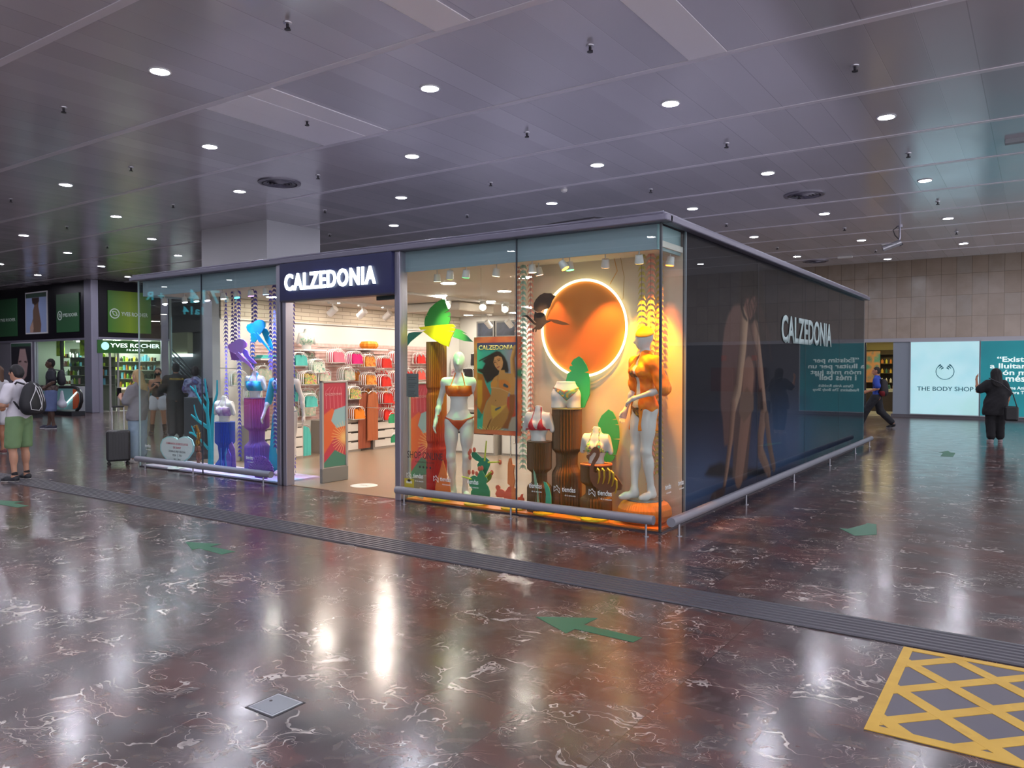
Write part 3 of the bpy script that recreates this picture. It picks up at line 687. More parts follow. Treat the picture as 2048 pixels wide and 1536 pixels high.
arrow([(1.79,1.16),(1.70,1.70),(1.61,1.71),(1.60,1.62),(1.50,1.28),(1.42,1.27),(1.62,.98)], 'short green floor arrow on the right aisle beside the dark side wall')
arrow([(-6.84,-2.93),(-6.84,-2.80),(-7.20,-2.82),(-7.20,-2.70),(-7.7,-2.88),(-7.2,-3.03),(-7.2,-2.95)], 'green floor arrow at the left edge in front of the man in green shorts')
arrow([(1.8,9.2),(1.78,10.0),(1.70,10.0),(1.62,10.35),(1.50,9.9),(1.58,9.9),(1.60,9.2)], 'faint green floor arrow far down the right aisle')
t = thing('floor_hatch', 'square steel access hatch with a small lock set in the marble floor', 'floor hatch', (.03, -4.71, 0))
B(-.07, .132, -4.815, -4.612, 0, .002).build('frame', M('#3a3a3f', .4, .5), t); B(-.060, .122, -4.805, -4.622, 0, .004).build('rim', M('#b9bcc4', .35, .6), t); B(-.050, .112, -4.795, -4.632, .002, .0055).build('lid', M('#8f959c', .4, .5), t)
MB().lathe([(.008, .005), (.008, .0065)], (-.02, -4.70, 0), 14).build('lock', M('#2a2a2e', .3, .6), t)
YM = noise_mat('worn yellow paint', [(.35, '#c39a2c'), (.6, '#cda539'), (.75, '#b98f2e')], 6, .5)
t = thing('hatched_floor_mat', 'yellow crisscross hatched floor marking with grey diamonds, bottom right', 'floor marking', (2.46, -3.39, 0))
x0, x1, y0, y1 = 2.456, 4.40, -3.375, -2.118; B(x0, x1, y0, y1, 0, .003).build('grey_ground', M('#55515c', .42), t); m = MB()
bw = .052; m.box(x0, x1, y0, y0+bw*1.3, .002, .0064).box(x0, x1, y1-bw, y1, .002, .0064).box(x0, x0+bw, y0+bw*1.3, y1-bw, .002, .0064).box(x1-bw, x1, y0+bw*1.3, y1-bw, .002, .0064)
def clipbar(cx, s, off, top):
    # diagonal bar clipped to the rectangle
    pts = [];  hw = .036
    X0, X1, Y0, Y1 = x0+.01, x1-.01, y0+.01, y1-.01
    # line y = s*(x-cx)+off ; polygon by sampling
    def cl(d):
        a = []
        for xx in np.linspace(X0, X1, 400):
            yy = s*(xx-cx)+off+d
            if Y0 <= yy <= Y1: a.append((float(xx), float(yy)))
        return a
    d = hw*math.sqrt(1+s*s); A = cl(-d); Bq = cl(d)
    if len(A) > 2 and len(Bq) > 2: m.prism([A[0], A[-1], Bq[-1], Bq[0]], .002, top, 'xy')
for k in range(-8, 6): clipbar(2.545, 1.03, -3.225+k*.42+.02, .0050)
for k in range(-4, 9): clipbar(2.545, -1.03, -3.225+k*.42+.395, .0057)
m.build('yellow_hatching', YM, t)
# ---------------------------------------------------------------- the glass shop
IN = M('#dcd6cc', .7); ZT = 3.08; CZ = 2.86
struct('shop_roof', B(-9.32, .04, .02, 10.8, ZT+.03, ZT+.07), M('#8b8995', .4, .3))
m = B(-9.40, .10, -.10, .06, ZT, ZT+.07).box(-9.36, .06, -.07, .02, ZT+.07, ZT+.10).box(.0, .10, .0, 10.82, ZT, ZT+.07).box(.0, .06, .0, 10.8, ZT+.07, ZT+.10).box(-9.40, -9.30, 0, 10.8, ZT, ZT+.07)
struct('trim_30', m, M('#6d6b7c', .35, .35), bevel=.012)
tag(MB().tube([(-3.9,.3,ZT+.09),(-4.3,.25,ZT+.13),(-4.7,.2,ZT+.10),(-5.2,.2,ZT+.12),(-5.35,.22,ZT+.09)], .016, 6).tube([(-4.9,.25,ZT+.10),(-5.1,.3,ZT+.16),(-5.3,.25,ZT+.1)], .014, 6).build('cable', DKM), 'loose dark cables lying on the shop roof above the lit sign', 'cable')
tag(MB().tube([(-1.9,.02,ZT+.09),(-1.2,.0,ZT+.12),(-.75,.0,ZT+.13),(-.55,.05,ZT+.10)], .008, 6).build('cable', DKM), 'thin cable running along the shop roof near its corner', 'cable')
# interior floor, ceiling, walls
struct('floor.002', B(-9.25, -.03, .03, 10.7, 0, .006), M('#9a8470', .25))
struct('floor.003', B(-3.38, -.03, .025, .64, .006, .03), noise_mat('orange display floor', [(.4, '#e0702a'), (.6, '#e88a3a')], 1.2, .3))
struct('floor.004', B(-9.25, -5.76, .025, .75, .006, .03), noise_mat('pastel display floor', [(.4, '#c9b9e0'), (.55, '#d8c4dc'), (.7, '#9fc6e0')], 1.6, .3))
struct('ceiling.003', B(-9.25, -.03, .09, 10.7, CZ, CZ+.06), IN)
struct('trim_31', B(-9.25, -.07, .055, .085, CZ-.03, ZT), M('#8a9ba4', .3)); struct('trim_32', B(-.085, -.055, .06, .64, CZ-.03, ZT), M('#8fb0b4', .3)); struct('trim_33', B(-9.24, -9.21, .06, 1.0, CZ-.03, ZT), M('#8a9ba4', .3))
struct('wall_display', B(-1.93, -.03, .64, .72, 0, CZ), M('#c9bba6', .5))
struct('wall_right', B(-.10, -.035, .72, 10.7, 0, ZT), M('#b9b0a4', .6))
struct('wall_left', B(-8.72, -8.5, .99, 7.6, 0, CZ), M('#e2dcd4', .6)); struct('wall_left_brick', B(-8.52, -8.47, .99, 7.6, 2.50, CZ), brick_mat())
struct('wall_far', B(-8.72, -.1, 7.6, 7.7, 0, CZ), M('#d8d2ca', .6))
struct('wall_left_rear', B(-9.28, -8.6, 7.6, 10.78, 0, ZT), M('#aaa8ae', .5)); struct('wall_rear', B(-9.28, 0, 10.7, 10.78, 0, ZT), M('#33313a', .4))
struct('trim_34', B(-8.5, -8.46, .99, 7.6, 2.485, 2.505), WHT)
# posts and glass
def post(x, lab, w=.07): tag(B(x-w/2, x+w/2, -.05, .09, 0, ZT).build('post', AL, bevel=.006), lab, 'post')
post(-5.70, 'grey metal post left of the shop doorway', .08); post(-5.575, 'narrow grey metal door jamb post beside the wider one, left of the doorway', .07); post(-3.46, 'grey metal post between the doorway and the orange window', .09)
tag(B(-5.66, -5.612, -.02, .06, 0, 2.56).build('door_gasket', M('#17151b', .5)), 'dark gap strip between the two posts left of the doorway', 'gasket')
struct('window_1', B(-9.28, -7.555, -.008, .008, .01, ZT), GLASS); struct('window_2', B(-7.545, -5.74, -.008, .008, .01, ZT), GLASS)
struct('window_3', B(-3.41, -1.724, -.008, .008, .01, ZT), GLASS); struct('window_4', B(-1.714, -.004, -.008, .008, .01, ZT), GLASS)
struct('window_5', B(-.008, .008, .006, .637, .01, ZT), GLASS); struct('window_6', B(-9.288, -9.272, .006, 1.2, .01, ZT), GLASS)
for i, (x, y, lab) in enumerate(((-7.55, 0, 'left'), (-1.719, 0, 'right'))):
    tag(B(x-.005, x+.005, -.01, .01, .01, ZT).build('glass_joint', M('#3c4450', .4)), 'thin dark upright joint between two panes of the %s shop window' % lab, 'joint')
tag(B(-.012, .010, -.012, .012, .01, ZT).build('glass_joint', M('#2d3438', .3)), 'dark upright glass joint at the front corner of the shop', 'joint')
tag(B(-9.29, -9.275, -.012, .01, .01, ZT).build('glass_joint', M('#8fa5aa', .3)), 'pale upright glass edge at the left end of the shop', 'joint')
tag(B(-.01, .012, .630, .642, .01, ZT).build('glass_joint', M('#6d7a80', .3)), 'upright joint where the clear side pane meets the dark printed wall', 'joint')
for x0, x1, i in ((-9.28, -5.74, 0), (-3.41, 0, 1)): struct('trim_%d' % (35+i), B(x0, x1, -.02, .02, 0, .014), M('#35313a', .4))
struct('trim_37', B(-.02, .02, 0, 10.78, 0, .014), M('#35313a', .4))
# printed side wall ----------------------------------------------------------
t = thing('printed_side_wall', 'huge dark printed advertising wall showing a seated woman, right side of the shop', 'printed wall', (0, .64, 0))
NV = '#11121d'
P = Paint(.642, 10.76, .03, ZT, 420, 190, NV)
U, V = P.U, P.V
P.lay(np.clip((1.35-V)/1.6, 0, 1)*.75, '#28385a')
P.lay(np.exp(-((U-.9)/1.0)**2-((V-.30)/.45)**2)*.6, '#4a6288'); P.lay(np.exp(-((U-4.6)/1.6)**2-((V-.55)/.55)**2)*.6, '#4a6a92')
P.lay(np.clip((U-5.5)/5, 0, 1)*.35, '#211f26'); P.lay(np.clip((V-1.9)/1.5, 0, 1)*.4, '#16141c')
def oc(pts): return [(y, z) for y, z in pts]
bg = '#15131a'
skA, skB, skD = '#5a4038', '#a98a72', '#3b2a2c'
# shadow on the ground, back of the hair
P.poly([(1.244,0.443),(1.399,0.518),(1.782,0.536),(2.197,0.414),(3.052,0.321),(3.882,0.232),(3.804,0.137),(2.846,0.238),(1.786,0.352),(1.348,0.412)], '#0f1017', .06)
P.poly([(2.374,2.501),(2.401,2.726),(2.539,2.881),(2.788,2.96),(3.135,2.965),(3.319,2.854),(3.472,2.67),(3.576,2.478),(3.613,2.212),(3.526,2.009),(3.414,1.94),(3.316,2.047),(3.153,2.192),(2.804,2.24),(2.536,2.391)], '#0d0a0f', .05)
# back and shoulder, then the arms and shins
P.poly([(2.47,2.448),(2.19,2.399),(2.013,2.28),(1.881,2.118),(1.805,1.884),(1.765,1.538),(1.76,1.192),(1.831,1.034),(1.894,0.719),(2.192,0.694),(2.465,1.081),(2.819,1.485),(2.879,1.906),(2.804,2.24),(2.634,2.376)], '#5e4540', .05)
P.poly([(2.804,2.219),(3.01,2.229),(3.123,1.912),(3.097,1.481),(2.966,1.057),(2.778,0.224),(2.451,0.181),(2.199,0.293),(2.249,0.891),(2.429,1.287),(2.681,1.695)], '#54403a', .05)
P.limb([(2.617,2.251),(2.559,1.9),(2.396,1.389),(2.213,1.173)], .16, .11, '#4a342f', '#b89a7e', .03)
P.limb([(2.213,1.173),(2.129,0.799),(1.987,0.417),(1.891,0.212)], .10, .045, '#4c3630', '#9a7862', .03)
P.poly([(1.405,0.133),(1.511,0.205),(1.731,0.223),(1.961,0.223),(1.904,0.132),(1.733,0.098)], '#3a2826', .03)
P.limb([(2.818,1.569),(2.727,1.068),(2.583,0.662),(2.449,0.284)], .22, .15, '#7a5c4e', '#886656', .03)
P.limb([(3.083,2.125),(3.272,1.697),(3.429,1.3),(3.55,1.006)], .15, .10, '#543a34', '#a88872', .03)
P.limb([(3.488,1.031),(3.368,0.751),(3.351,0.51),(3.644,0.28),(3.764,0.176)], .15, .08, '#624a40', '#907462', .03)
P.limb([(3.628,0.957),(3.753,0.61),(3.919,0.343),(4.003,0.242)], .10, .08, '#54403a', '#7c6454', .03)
P.poly([(2.754,1.402),(3.031,1.268),(3.035,1.096),(2.63,0.949),(2.433,1.083),(2.493,1.285)], '#6d5546', .03)
P.poly([(3.171,1.35),(3.39,1.367),(3.472,1.077),(3.192,1.078)], '#2c1a18', .04)
# face and the strands over it
P.poly([(2.697,2.525),(3.073,2.585),(3.16,2.494),(3.042,2.358),(2.871,2.264),(2.735,2.299),(2.6,2.415)], '#6c4c42', .03)
P.stroke([(3.001,2.654),(2.799,2.47),(2.883,2.328)], .03, .012, '#1a1013', .02); P.stroke([(3.108,2.577),(3.041,2.422),(2.926,2.288)], .02, .01, '#2a1817', .02)
for a_, b_ in ((300,395),(325,402),(350,408),(372,398),(390,388)): P.stroke([((lambda q: q)(p)) for p in [(2.657+(a_-300)*.006, 2.55), (2.864+(b_-390)*.012+(a_-300)*.010, 2.1), (3.121+(b_-390)*.02+(a_-300)*.008, 1.75)]], .035, .012, '#2e1d1d', .04, .7)
P.stroke([(2.562,2.72),(2.437,2.506),(2.602,2.312),(2.736,2.257)], .06, .02, '#120d11', .03)
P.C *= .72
PRM = vcol_mat('dark advertising print', .6); PRM.node_tree.nodes['Principled BSDF'].inputs['Specular IOR Level'].default_value = .08
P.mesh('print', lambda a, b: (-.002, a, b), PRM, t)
B(-.03, -.004, .642, 10.76, .03, ZT-.01).build('backing', M('#26242c', .5), t)
dk = glass_mat('dark glazing in front of the print', (.97, .98, .98), .42)
B(.002, .010, .642, 10.76, .012, ZT).build('glazing', dk, t)
for y in (3.17, 5.70, 8.23): B(.0095, .0115, y-.004, y+.004, .02, ZT).build('joint', M('#0e0e12', .4), t)
y0, y1 = 4.294, 7.545
text('lettering', 'CALZEDONIA', M('#9fb4b4', .5), t, (.0125, y0, 2.033), (0,1,0), (0,0,1), width=y1-y0, height=.41, bold=.03)
# sign over the door ---------------------------------------------------------
t = thing('shop_sign', 'navy fascia sign with large glowing white letters over the shop doorway', 'shop sign', (-4.55, -.06, 2.56))
B(-5.60, -3.505, -.10, .05, 2.575, ZT-.002).build('panel', noise_mat('navy sign panel', [(.3, '#141842'), (.7, '#1a2052')], .8, .4), t)
text('lettering', 'CALZEDONIA', M('#ffffff', .5, 0, 3.2, ecol='#e9fbff'), t, (-5.465, -.112, 2.705), (1,0,0), (0,0,1), width=1.71, height=.232, bold=.026, space=1.14, ext=.02)
B(-5.60, -3.505, -.10, .05, 2.555, 2.575).build('lower_edge', M('#2a2738', .4), t)
tag(B(-3.86, -3.53, .0, .05, 2.50, 2.55).build('door_sensor', M('#1e2b2b', .4)), 'small dark door sensor under the right end of the sign', 'sensor')
# bumper rails ---------------------------------------------------------------
def rail(a, b, posts, lab):
    t = thing('bumper_rail', lab, 'bumper rail', ((a[0]+b[0])/2, (a[1]+b[1])/2, 0)); MB().cyl(a, b, .046, n=24).build('tube', M('#7d7e88', .42, .2), t, True)
    for p in posts: MB().cyl((p[0], p[1], 0), (p[0], p[1], .13), .011, n=10).cyl((p[0], p[1], 0), (p[0], p[1], .006), .03, n=14).build('post', M('#9a9aa2', .3, .8), t, True)
rail((-9.05,-.2,.165), (-5.68,-.2,.165), [(-8.8,-.2),(-7.5,-.2),(-5.85,-.2)], 'grey tubular bumper rail low in front of the purple left window')
rail((-3.34,-.2,.165), (.02,-.2,.165), [(-3.22,-.2),(-1.66,-.2),(-.06,-.2)], 'grey tubular bumper rail low in front of the orange right window')
rail((.2,-.20,.165), (.2,10.5,.165), [(.2,.0),(.2,2.1),(.2,4.3),(.2,6.6),(.2,8.8),(.2,10.3)], 'long grey tubular bumper rail low along the dark printed side wall')
# stickers on the panes ------------------------------------------------------
SW = M('#d3dcdc', .6); GY = -.0095
def tiendas(px, py, lab, w=.165, logo=True, plane='f'):
    if plane == 'f': o = Vector(px); u = (1,0,0)
    else: o = Vector(px); u = (0,1,0)
    t = thing('window_sticker', lab, 'sticker', tuple(o)); u = Vector(u)
    text('lettering', 'tiendas', SW, t, o, u, (0,0,1), width=w, height=.056, bold=.01, ext=.0008)
    text('small_lettering', 'de la estación', SW, t, o+u*.035+Vector((0,0,-.045)), u, (0,0,1), width=w*.8, height=.018, ext=.0008)
    if logo:
        m = MB(); c = o-u*.065+Vector((0,0,.022)); q = [(-.036,.03),(-.036,-.03),(0,0),(.036,-.042),(.036,.01),(.02,.01),(.0,.04),(-.02,.012)]
        for i in range(len(q)):
            a = c+u*q[i][0]+Vector((0,0,q[i][1])); b = c+u*q[(i+1) % len(q)][0]+Vector((0,0,q[(i+1) % len(q)][1])); m.cyl(a, b, .0022, n=5)
        m.build('logo', SW, t)
for (p, lab, lg) in (((-3.245,-0.01,0.299), 'white window lettering sticker at the left end of the orange window above the yellow notice', True), ((-2.816,-0.009,0.292), 'white window lettering sticker in front of the orange pointed blade', True), ((-2.409,-0.01,0.296), 'white window lettering sticker in front of the green cactus', False),
              ((-1.546,-0.01,0.325), 'white window lettering sticker in front of the shorter brown pedestal of the red bikini bust', False), ((-1.124,-0.01,0.319), 'white window lettering sticker on the tallest brown pedestal', True), ((-0.695,-0.009,0.321), 'white window lettering sticker under the flamingo', True), ((-6.484,-0.01,0.311), 'white window lettering sticker on the purple pedestal', False), ((-9.124,-0.01,0.334), 'white window lettering sticker low at the left end of the left window', False)):
    tiendas(p, 0, lab, logo=lg)
for a, lab in ((.10, 'small white sticker on the side pane near the corner, lower left of two'), (.44, 'small white sticker on the side pane near the dark wall, upper right of two')): tiendas((.0095, a, .42), 0, lab, .15, False, 's')
o = Vector((-3.334,-0.01,0.54)); t = thing('window_sticker', 'dark window lettering for the online shop on the left part of the orange window', 'sticker', tuple(o)); DK = M('#332c2e', .6)
text('lettering', 'SHOP ONLINE', DK, t, o, (1,0,0), (0,0,1), width=.56, height=.085, ext=.0008)
text('small_lettering', 'calzedonia.com', DK, t, o+Vector((.13,0,-.05)), (1,0,0), (0,0,1), width=.30, height=.026, ext=.0008)
m = MB()
for q in range(4): m.box(o.x+.19+q*.055, o.x+.215+q*.055, -.0103, -.0095, o.z-.115, o.z-.09)
m.build('icons', DK, t)
x0, _, z1 = (-3.346,-0.01,1.576); x1, _, z0 = (-3.152,-0.01,1.291)
t = thing('notice_sheet', 'grey notice sheet with small text stuck on the glass beside the doorway post', 'notice', (x0, -.01, z0)); B(x0, x1, -.011, -.009, z0, z1).build('sheet', M('#56615f', .6), t); m = MB()
for q in range(11):
    if q not in (2, 6): m.box(x0+.03, x1-.03-.02*(q % 3), -.0118, -.011, z1-.05-q*.024, z1-.044-q*.024)
m.build('print_lines', M('#2c3433', .6), t)
x0, _, z1 = (-3.384,-0.01,0.282); x1, _, z0 = (-3.229,-0.01,0.153)
t = thing('notice_sheet', 'yellow video surveillance notice low on the glass beside the doorway post', 'notice', (x0, -.01, z0)); B(x0, x1, -.011, -.009, z0, z1).build('sheet', M('#a89a2c', .6), t)
B(x0+.03, x1-.03, -.0118, -.011, z0+.07, z1-.03).build('white_field', M('#c9c9b4', .6), t); MB().ell(((x0+x1)/2, -.012, z0+.105), (.028, .001, .016), 12, 6).build('camera_symbol', M('#1c1c1c', .6), t)
tag(MB().obox(((-3.187,0.1,0.161)[0], .08, .10), (.11,.004,.12), (-.35,.25,0)).build('card', M('#c8b89a', .6)), 'small beige card leaning inside the window beside the red column', 'card')
t = thing('floor_sticker', 'round white sticker on the shop floor inside the doorway', 'sticker', (-4.656,0.562,0.0)); x, y, z = (-4.656,0.562,0.0)
MB().lathe([(.19, .007), (.19, .0085)], (x, y, 0), 32).build('disc', M('#e6e3dc', .5), t); text('lettering', 'GRACIAS', M('#8f8b88', .5), t, (x, y-.02, .0088), (1,0,0), (0,1,0), width=.16, height=.04, align='CENTER', ext=.0006)
# anti-theft gates -----------------------------------------------------------
def gate(x, y0, y1, lab):
    t = thing('security_gate', lab, 'security gate', (x, (y0+y1)/2, .006)); z1 = 1.46
    B(x-.03, x+.03, y0, y1, .006, .22).build('foot', M('#77756f', .5), t, bevel=.01)
    MB().box(x-.03, x+.03, y0, y0+.035, .2, z1).box(x-.03, x+.03, y1-.035, y1, .2, z1).box(x-.03, x+.03, y0, y1, z1-.03, z1).build('frame', M('#b5b3b0', .3, .5), t, bevel=.008)
    P = Paint(y0+.035, y1-.035, .22, z1-.03, 60, 150, '#b83a4e'); a, b = y0+.035, y1-.035; w = b-a
    f = lambda l: [(a+u*w, .22+v*(z1-.25)) for u, v in l]
    P.poly(f([(0,.62),(.4,.7),(1,.5),(1,.25),(.5,.35),(0,.15)]), '#d2643a', .02); P.poly(f([(0,0),(1,0),(1,.12),(.5,.2),(.0,.05)]), '#3f7a68', .01)
    P.poly(f([(.35,.55),(.5,.68),(1,.72),(1,.48),(.6,.46)]), '#8fb6ba', .01)
    for k in range(16): q = R(90+k*12); P.stroke([(a+w*.98, .22+.34*(z1-.25)), (a+w*.98+.62*w*math.cos(q), .22+.34*(z1-.25)+.9*w*math.sin(q)*.62)], .006, .003, '#e8c07a', .006)
    for k in range(5): P.stroke(f([(.15+k*.17,.7),(.12+k*.17,.9),(.3+k*.12,.95)]), .004, .002, '#d98a94', .008)
    P.mesh('printed_panel', lambda u, v: (x+.012, u, v), vcol_mat('gate print', .3), t); P.mesh('printed_panel', lambda u, v: (x-.012, u, v), vcol_mat('gate print back', .3), t)
    B(x-.011, x+.011, a, b, .2, z1-.03).build('panel_core', M('#a83a4a', .4), t)
    text('lettering', 'CALZEDONIA', M('#e0a0a0', .5), t, (x+.0135, y0+.07, z1-.21), (0,1,0), (0,0,1), width=w*.75, height=.035, bold=.02, ext=.0008)
gate(-5.30, .36, .86, 'pink printed anti-theft gate just inside the doorway, left side'); gate(-3.66, .36, .86, 'pink printed anti-theft gate behind the glass, partly hidden by the red ribbed column')
# ---------------------------------------------------------------- window displays
MAN = M('#cfccc8', .35); 
def pedestal(cx, y, r, prof, mat, lab, disc=None, ribs=30):
    """ribbed honeycomb-paper pedestal; prof = [(z, radius factor)] from the top down"""
    t = thing('ribbed_pedestal', lab, 'pedestal', (cx, y, .03)); pr = [(max(.031, z), q*r) for z, q in prof][::-1]; out = []
    for (z0, q0), (z1, q1) in zip(pr, pr[1:]):
        n = 4 if abs(q0-q1) > .01 else 1
        for k in range(n): f = k/n; f2 = (1-math.cos(math.pi*f))/2; out.append((q0+(q1-q0)*f2, z0+(z1-z0)*f))
    out.append((pr[-1][1], pr[-1][0])); zt = out[-1][1]
    MB().lathe(out, (cx, y, 0), ribs=ribs, depth=.12).build('pleated_body', mat, t)
    if disc: MB().lathe([(r*1.0, zt), (r*1.0, zt+.012)], (cx, y, 0), 32).build('top_disc', disc, t)
    return t, zt
BRN = M('#6b4a22', .55); BRN2 = M('#704a1c', .55)
def zz(c, y, ys): return [(YZ_(c, a, y), q) for a, q in ys]
pA = pedestal(-1.555, .22, 8.74*25/1548, [(0.809,1),(0.515,1),(0.459,.62),(0.368,.62),(0.3,1),(.031,1)], BRN, 'shorter brown ribbed pedestal carrying the bust in the plain red bikini top', M('#5c4426', .5))
pB = pedestal(-1.314, .42, 8.77*30/1548, [(1.181,1),(0.739,1),(0.671,.74),(0.557,.72),(0.443,1),(.031,1)], BRN, 'tallest brown ribbed pedestal, carrying the hip form, under the neon ring', M('#8f7a50', .5))
pC = pedestal(-0.875, .30, 8.42*32/1548, [(0.595,1),(0.415,1),(0.36,.66),(0.284,.66),(0.218,1),(.031,1)], BRN2, 'low brown ribbed pedestal behind the flamingo, carrying the floral bikini bust', M('#d8744a', .5))
pR = pedestal(-3.292, .5, 9.93*20.5/1548, [(1.977,1),(1.406,1),(1.368,.9),(1.336,.9),(1.297,1),(0.719,1),(0.673,.9),(0.641,.9),(0.603,1),(.031,1)],
     noise_mat('amber to red pleated paper', [(.3, '#c4452a'), (.7, '#b5602a')], 1.0, .5), 'tall orange red ribbed column under the paper palm leaves', None, 30)
gm = NT('gradient pleated paper'); tc = gm.n('NewGeometry'); sp = gm.n('SeparateXYZ'); gm.l(tc.outputs['Position'], sp.inputs[0])
cg = gm.ramp(gm.math('DIVIDE', sp.outputs[2], 2.0), [(.0, '#b3202c'), (.35, '#bf3a26'), (.6, '#b5581f'), (.95, '#7c5a20')]); gm.l(cg, gm.b.inputs['Base Color']); pR[0].children[0].data.materials[0] = gm.m
gm = NT('pink to violet pleated paper'); tc = gm.n('NewGeometry'); sp = gm.n('SeparateXYZ'); gm.l(tc.outputs['Position'], sp.inputs[0])
gm.l(gm.ramp(gm.math('DIVIDE', sp.outputs[2], 1.2), [(.0, '#7468c8'), (.45, '#865cb0'), (.7, '#a8589a'), (1., '#d0589a')]), gm.b.inputs['Base Color']); PUR = gm.m
pP = pedestal(-6.737, .38, 11.79*24.5/1548, [(1.178,1),(0.752,1),(0.683,.64),(0.545,.62),(0.446,1),(.031,1)], PUR, 'tall hourglass ribbed pedestal in pink and violet, left window', M('#7a3f6a', .5))
pU = pedestal(-7.497, .36, 12.2*19.5/1548, [(0.783,1),(0.483,1),(0.412,.7),(0.23,.6),(0.111,1),(.031,1)], M('#2c4fa8', .5), 'cobalt blue ribbed pedestal beside the turquoise coral, left window', M('#28489a', .5))
# pumpkin shaped orange base
ox, oy, orr = -.315, .325, .285; prof = [(.72,.031),(.93,.07),(1,.12),(.97,.18),(.86,.23),(.72,.255),(.66,.262)]
t = thing('round_base', 'round orange ribbed base at the glass corner under the mannequin in orange shirt', 'pedestal', (ox, oy, .03))
MB().lathe([(r*orr, z) for r, z in prof], (ox, oy, 0), ribs=60, depth=.04).build('pleated_body', M('#e8862a', .5), t)
MB().lathe([(.68*orr, .260), (.68*orr, .272)], (ox, oy, 0), 40).build('mirror_disc', M('#b9b7b0', .15, .8), t)
# busts and hip form ------------------------------------------------------------
def bust(loc, rz, lab, mats, kind='bust', k=1.0, name='bust_form'):
    P = fig(1.75*k, True, 1.0, fingers=False, manne=True); t = thing(name, lab, 'mannequin', loc, rz); t.scale = (.84, .86, 1) if kind == 'bust' else (.95, .95, 1)
    z0 = 1.115 if kind == 'bust' else .775
    f = Fig(P, t, .007); names = ['torso','bust','neck','thL','thR'] if kind != 'bust' else ['torso','bust','neck']
    if kind == 'bust': pr = pick(P, names)+[cap(P['_J']['shL'], P['_J']['elL']*.5+P['_J']['shL']*.5, .042, .036), cap(P['_J']['shR'], P['_J']['elR']*.5+P['_J']['shR']*.5, .042, .036)]
    else: pr = pick(P, ['torso','thL','thR'])
    F = f.F.eval(pr, .035); X, Y, Z = f.F.grid()
    if kind == 'bust': F = np.maximum(np.maximum(F, z0-Z), Z-1.52+.25*Y); F = np.maximum(F, np.abs(X)+.35*(Z-1.39)-.188)
    else: F = np.maximum(np.maximum(F, z0-Z), Z-1.075)
    me = f.F.mesh(F); f.base = F; o = link_mesh('form', scaleme(me, k), MAN, t)
    for ch in t.children: pass
    f.z0 = z0*k; return t, f
def shift(t, dz):
    for ch in t.children: ch.location.z -= dz
def seg(X, Y, Z, a, b, r):
    e = [b[i]-a[i] for i in range(3)]; L = sum(q*q for q in e); tt = np.clip(((X-a[0])*e[0]+(Y-a[1])*e[1]+(Z-a[2])*e[2])/L, 0, 1)
    return np.sqrt((X-a[0]-tt*e[0])**2+(Y-a[1]-tt*e[1])**2+(Z-a[2]-tt*e[2])**2)-r
def tri_top(X, Y, Z):
    r = np.full(np.broadcast(X, Y, Z).shape, .5)
    for s in (1, -1):
        x = (X*s-.066); z = Z-1.245; tri = np.maximum(np.maximum(-z, z-.135), np.abs(x-.004)-.062*(1-z/.15)); tri = np.maximum(tri, Y+.0*X)
        r = np.minimum(r, tri); r = np.minimum(r, seg(X*s, Y, Z, (.066,-.13,1.36), (.045,-.03,1.50), .030)*1.0+np.abs(X*s-.066+(Z-1.36)*.15)*1.5-.0) if False else np.minimum(r, np.maximum(np.abs(X*s-(.066-(Z-1.37)*.17))-.006, np.maximum(1.36-Z, np.maximum(Z-1.51, Y-.03))))
    return np.minimum(r, np.maximum(np.abs(Z-1.250)-.008, np.abs(X)-.18))
def band_top(lo, hi, halter=True):
    def f(X, Y, Z):
        r = np.maximum(np.abs(Z-(lo+hi)/2)-(hi-lo)/2, np.abs(X)-.158)
        if halter:
            for s in (1, -1): r = np.minimum(r, np.maximum(np.abs(X*s-(.085-(Z-hi)*.30))-.007, np.maximum(hi-.01-Z, np.maximum(Z-1.50, Y-.03))))
        return r
    return f
def brief(z_top=.955, w=.9, low=.80):
    def f(X, Y, Z):
        tri = np.maximum(np.maximum(low-Z, Z-z_top+.02), np.abs(X)-(.022+(Z-low-.035)*w)); st = np.maximum(np.abs(Z-(z_top-.045+.32*np.abs(X)))-.010, np.abs(X)-.25)
        return np.minimum(tri, st)
    return f
def prints(name, cols, sc=18): return noise_mat(name, [(.30+.4*i/(len(cols)-1), c) for i, c in enumerate(cols)], sc, .5, 1)
zA, zB, zC, zP, zU = pA[1]+.012, pB[1]+.012, pC[1]+.012, pP[1]+.012, pU[1]+.012
t, f = bust((-1.569, .22, zA), R(12), 'white headless bust in a plain red triangle bikini top', None, k=.98); f.skin('bikini_top', M('#b8232f', .5), .006, tri_top); shift(t, f.z0)
t, f = bust((-0.875, .30, zC), R(8), 'white headless bust in a floral triangle bikini top, behind the flamingo', None, k=.98); f.skin('bikini_top', prints('floral', ['#2f9a70','#d8d36a','#7a3a6a','#3aa58a']), .006, tri_top); shift(t, f.z0)
t, f = bust((-1.327, .42, zB), R(35), 'white hip form in a floral bikini brief on the tallest brown pedestal', None, 'hips', 1.0, 'hip_form'); f.skin('bikini_brief', prints('floral brief', ['#c9a12c','#2f8f80','#b8503a','#d8c050']), .006, brief(1.0, 1.1, .84)); shift(t, f.z0)
t, f = bust((-6.773, .38, zP), R(18), 'white headless bust in a turquoise bikini top on the pink and violet pedestal', None, k=1.0); f.skin('bikini_top', prints('turquoise', ['#18a8c8','#2fc0d8','#2468a8'], 4), .007, band_top(1.22, 1.37)); shift(t, f.z0)
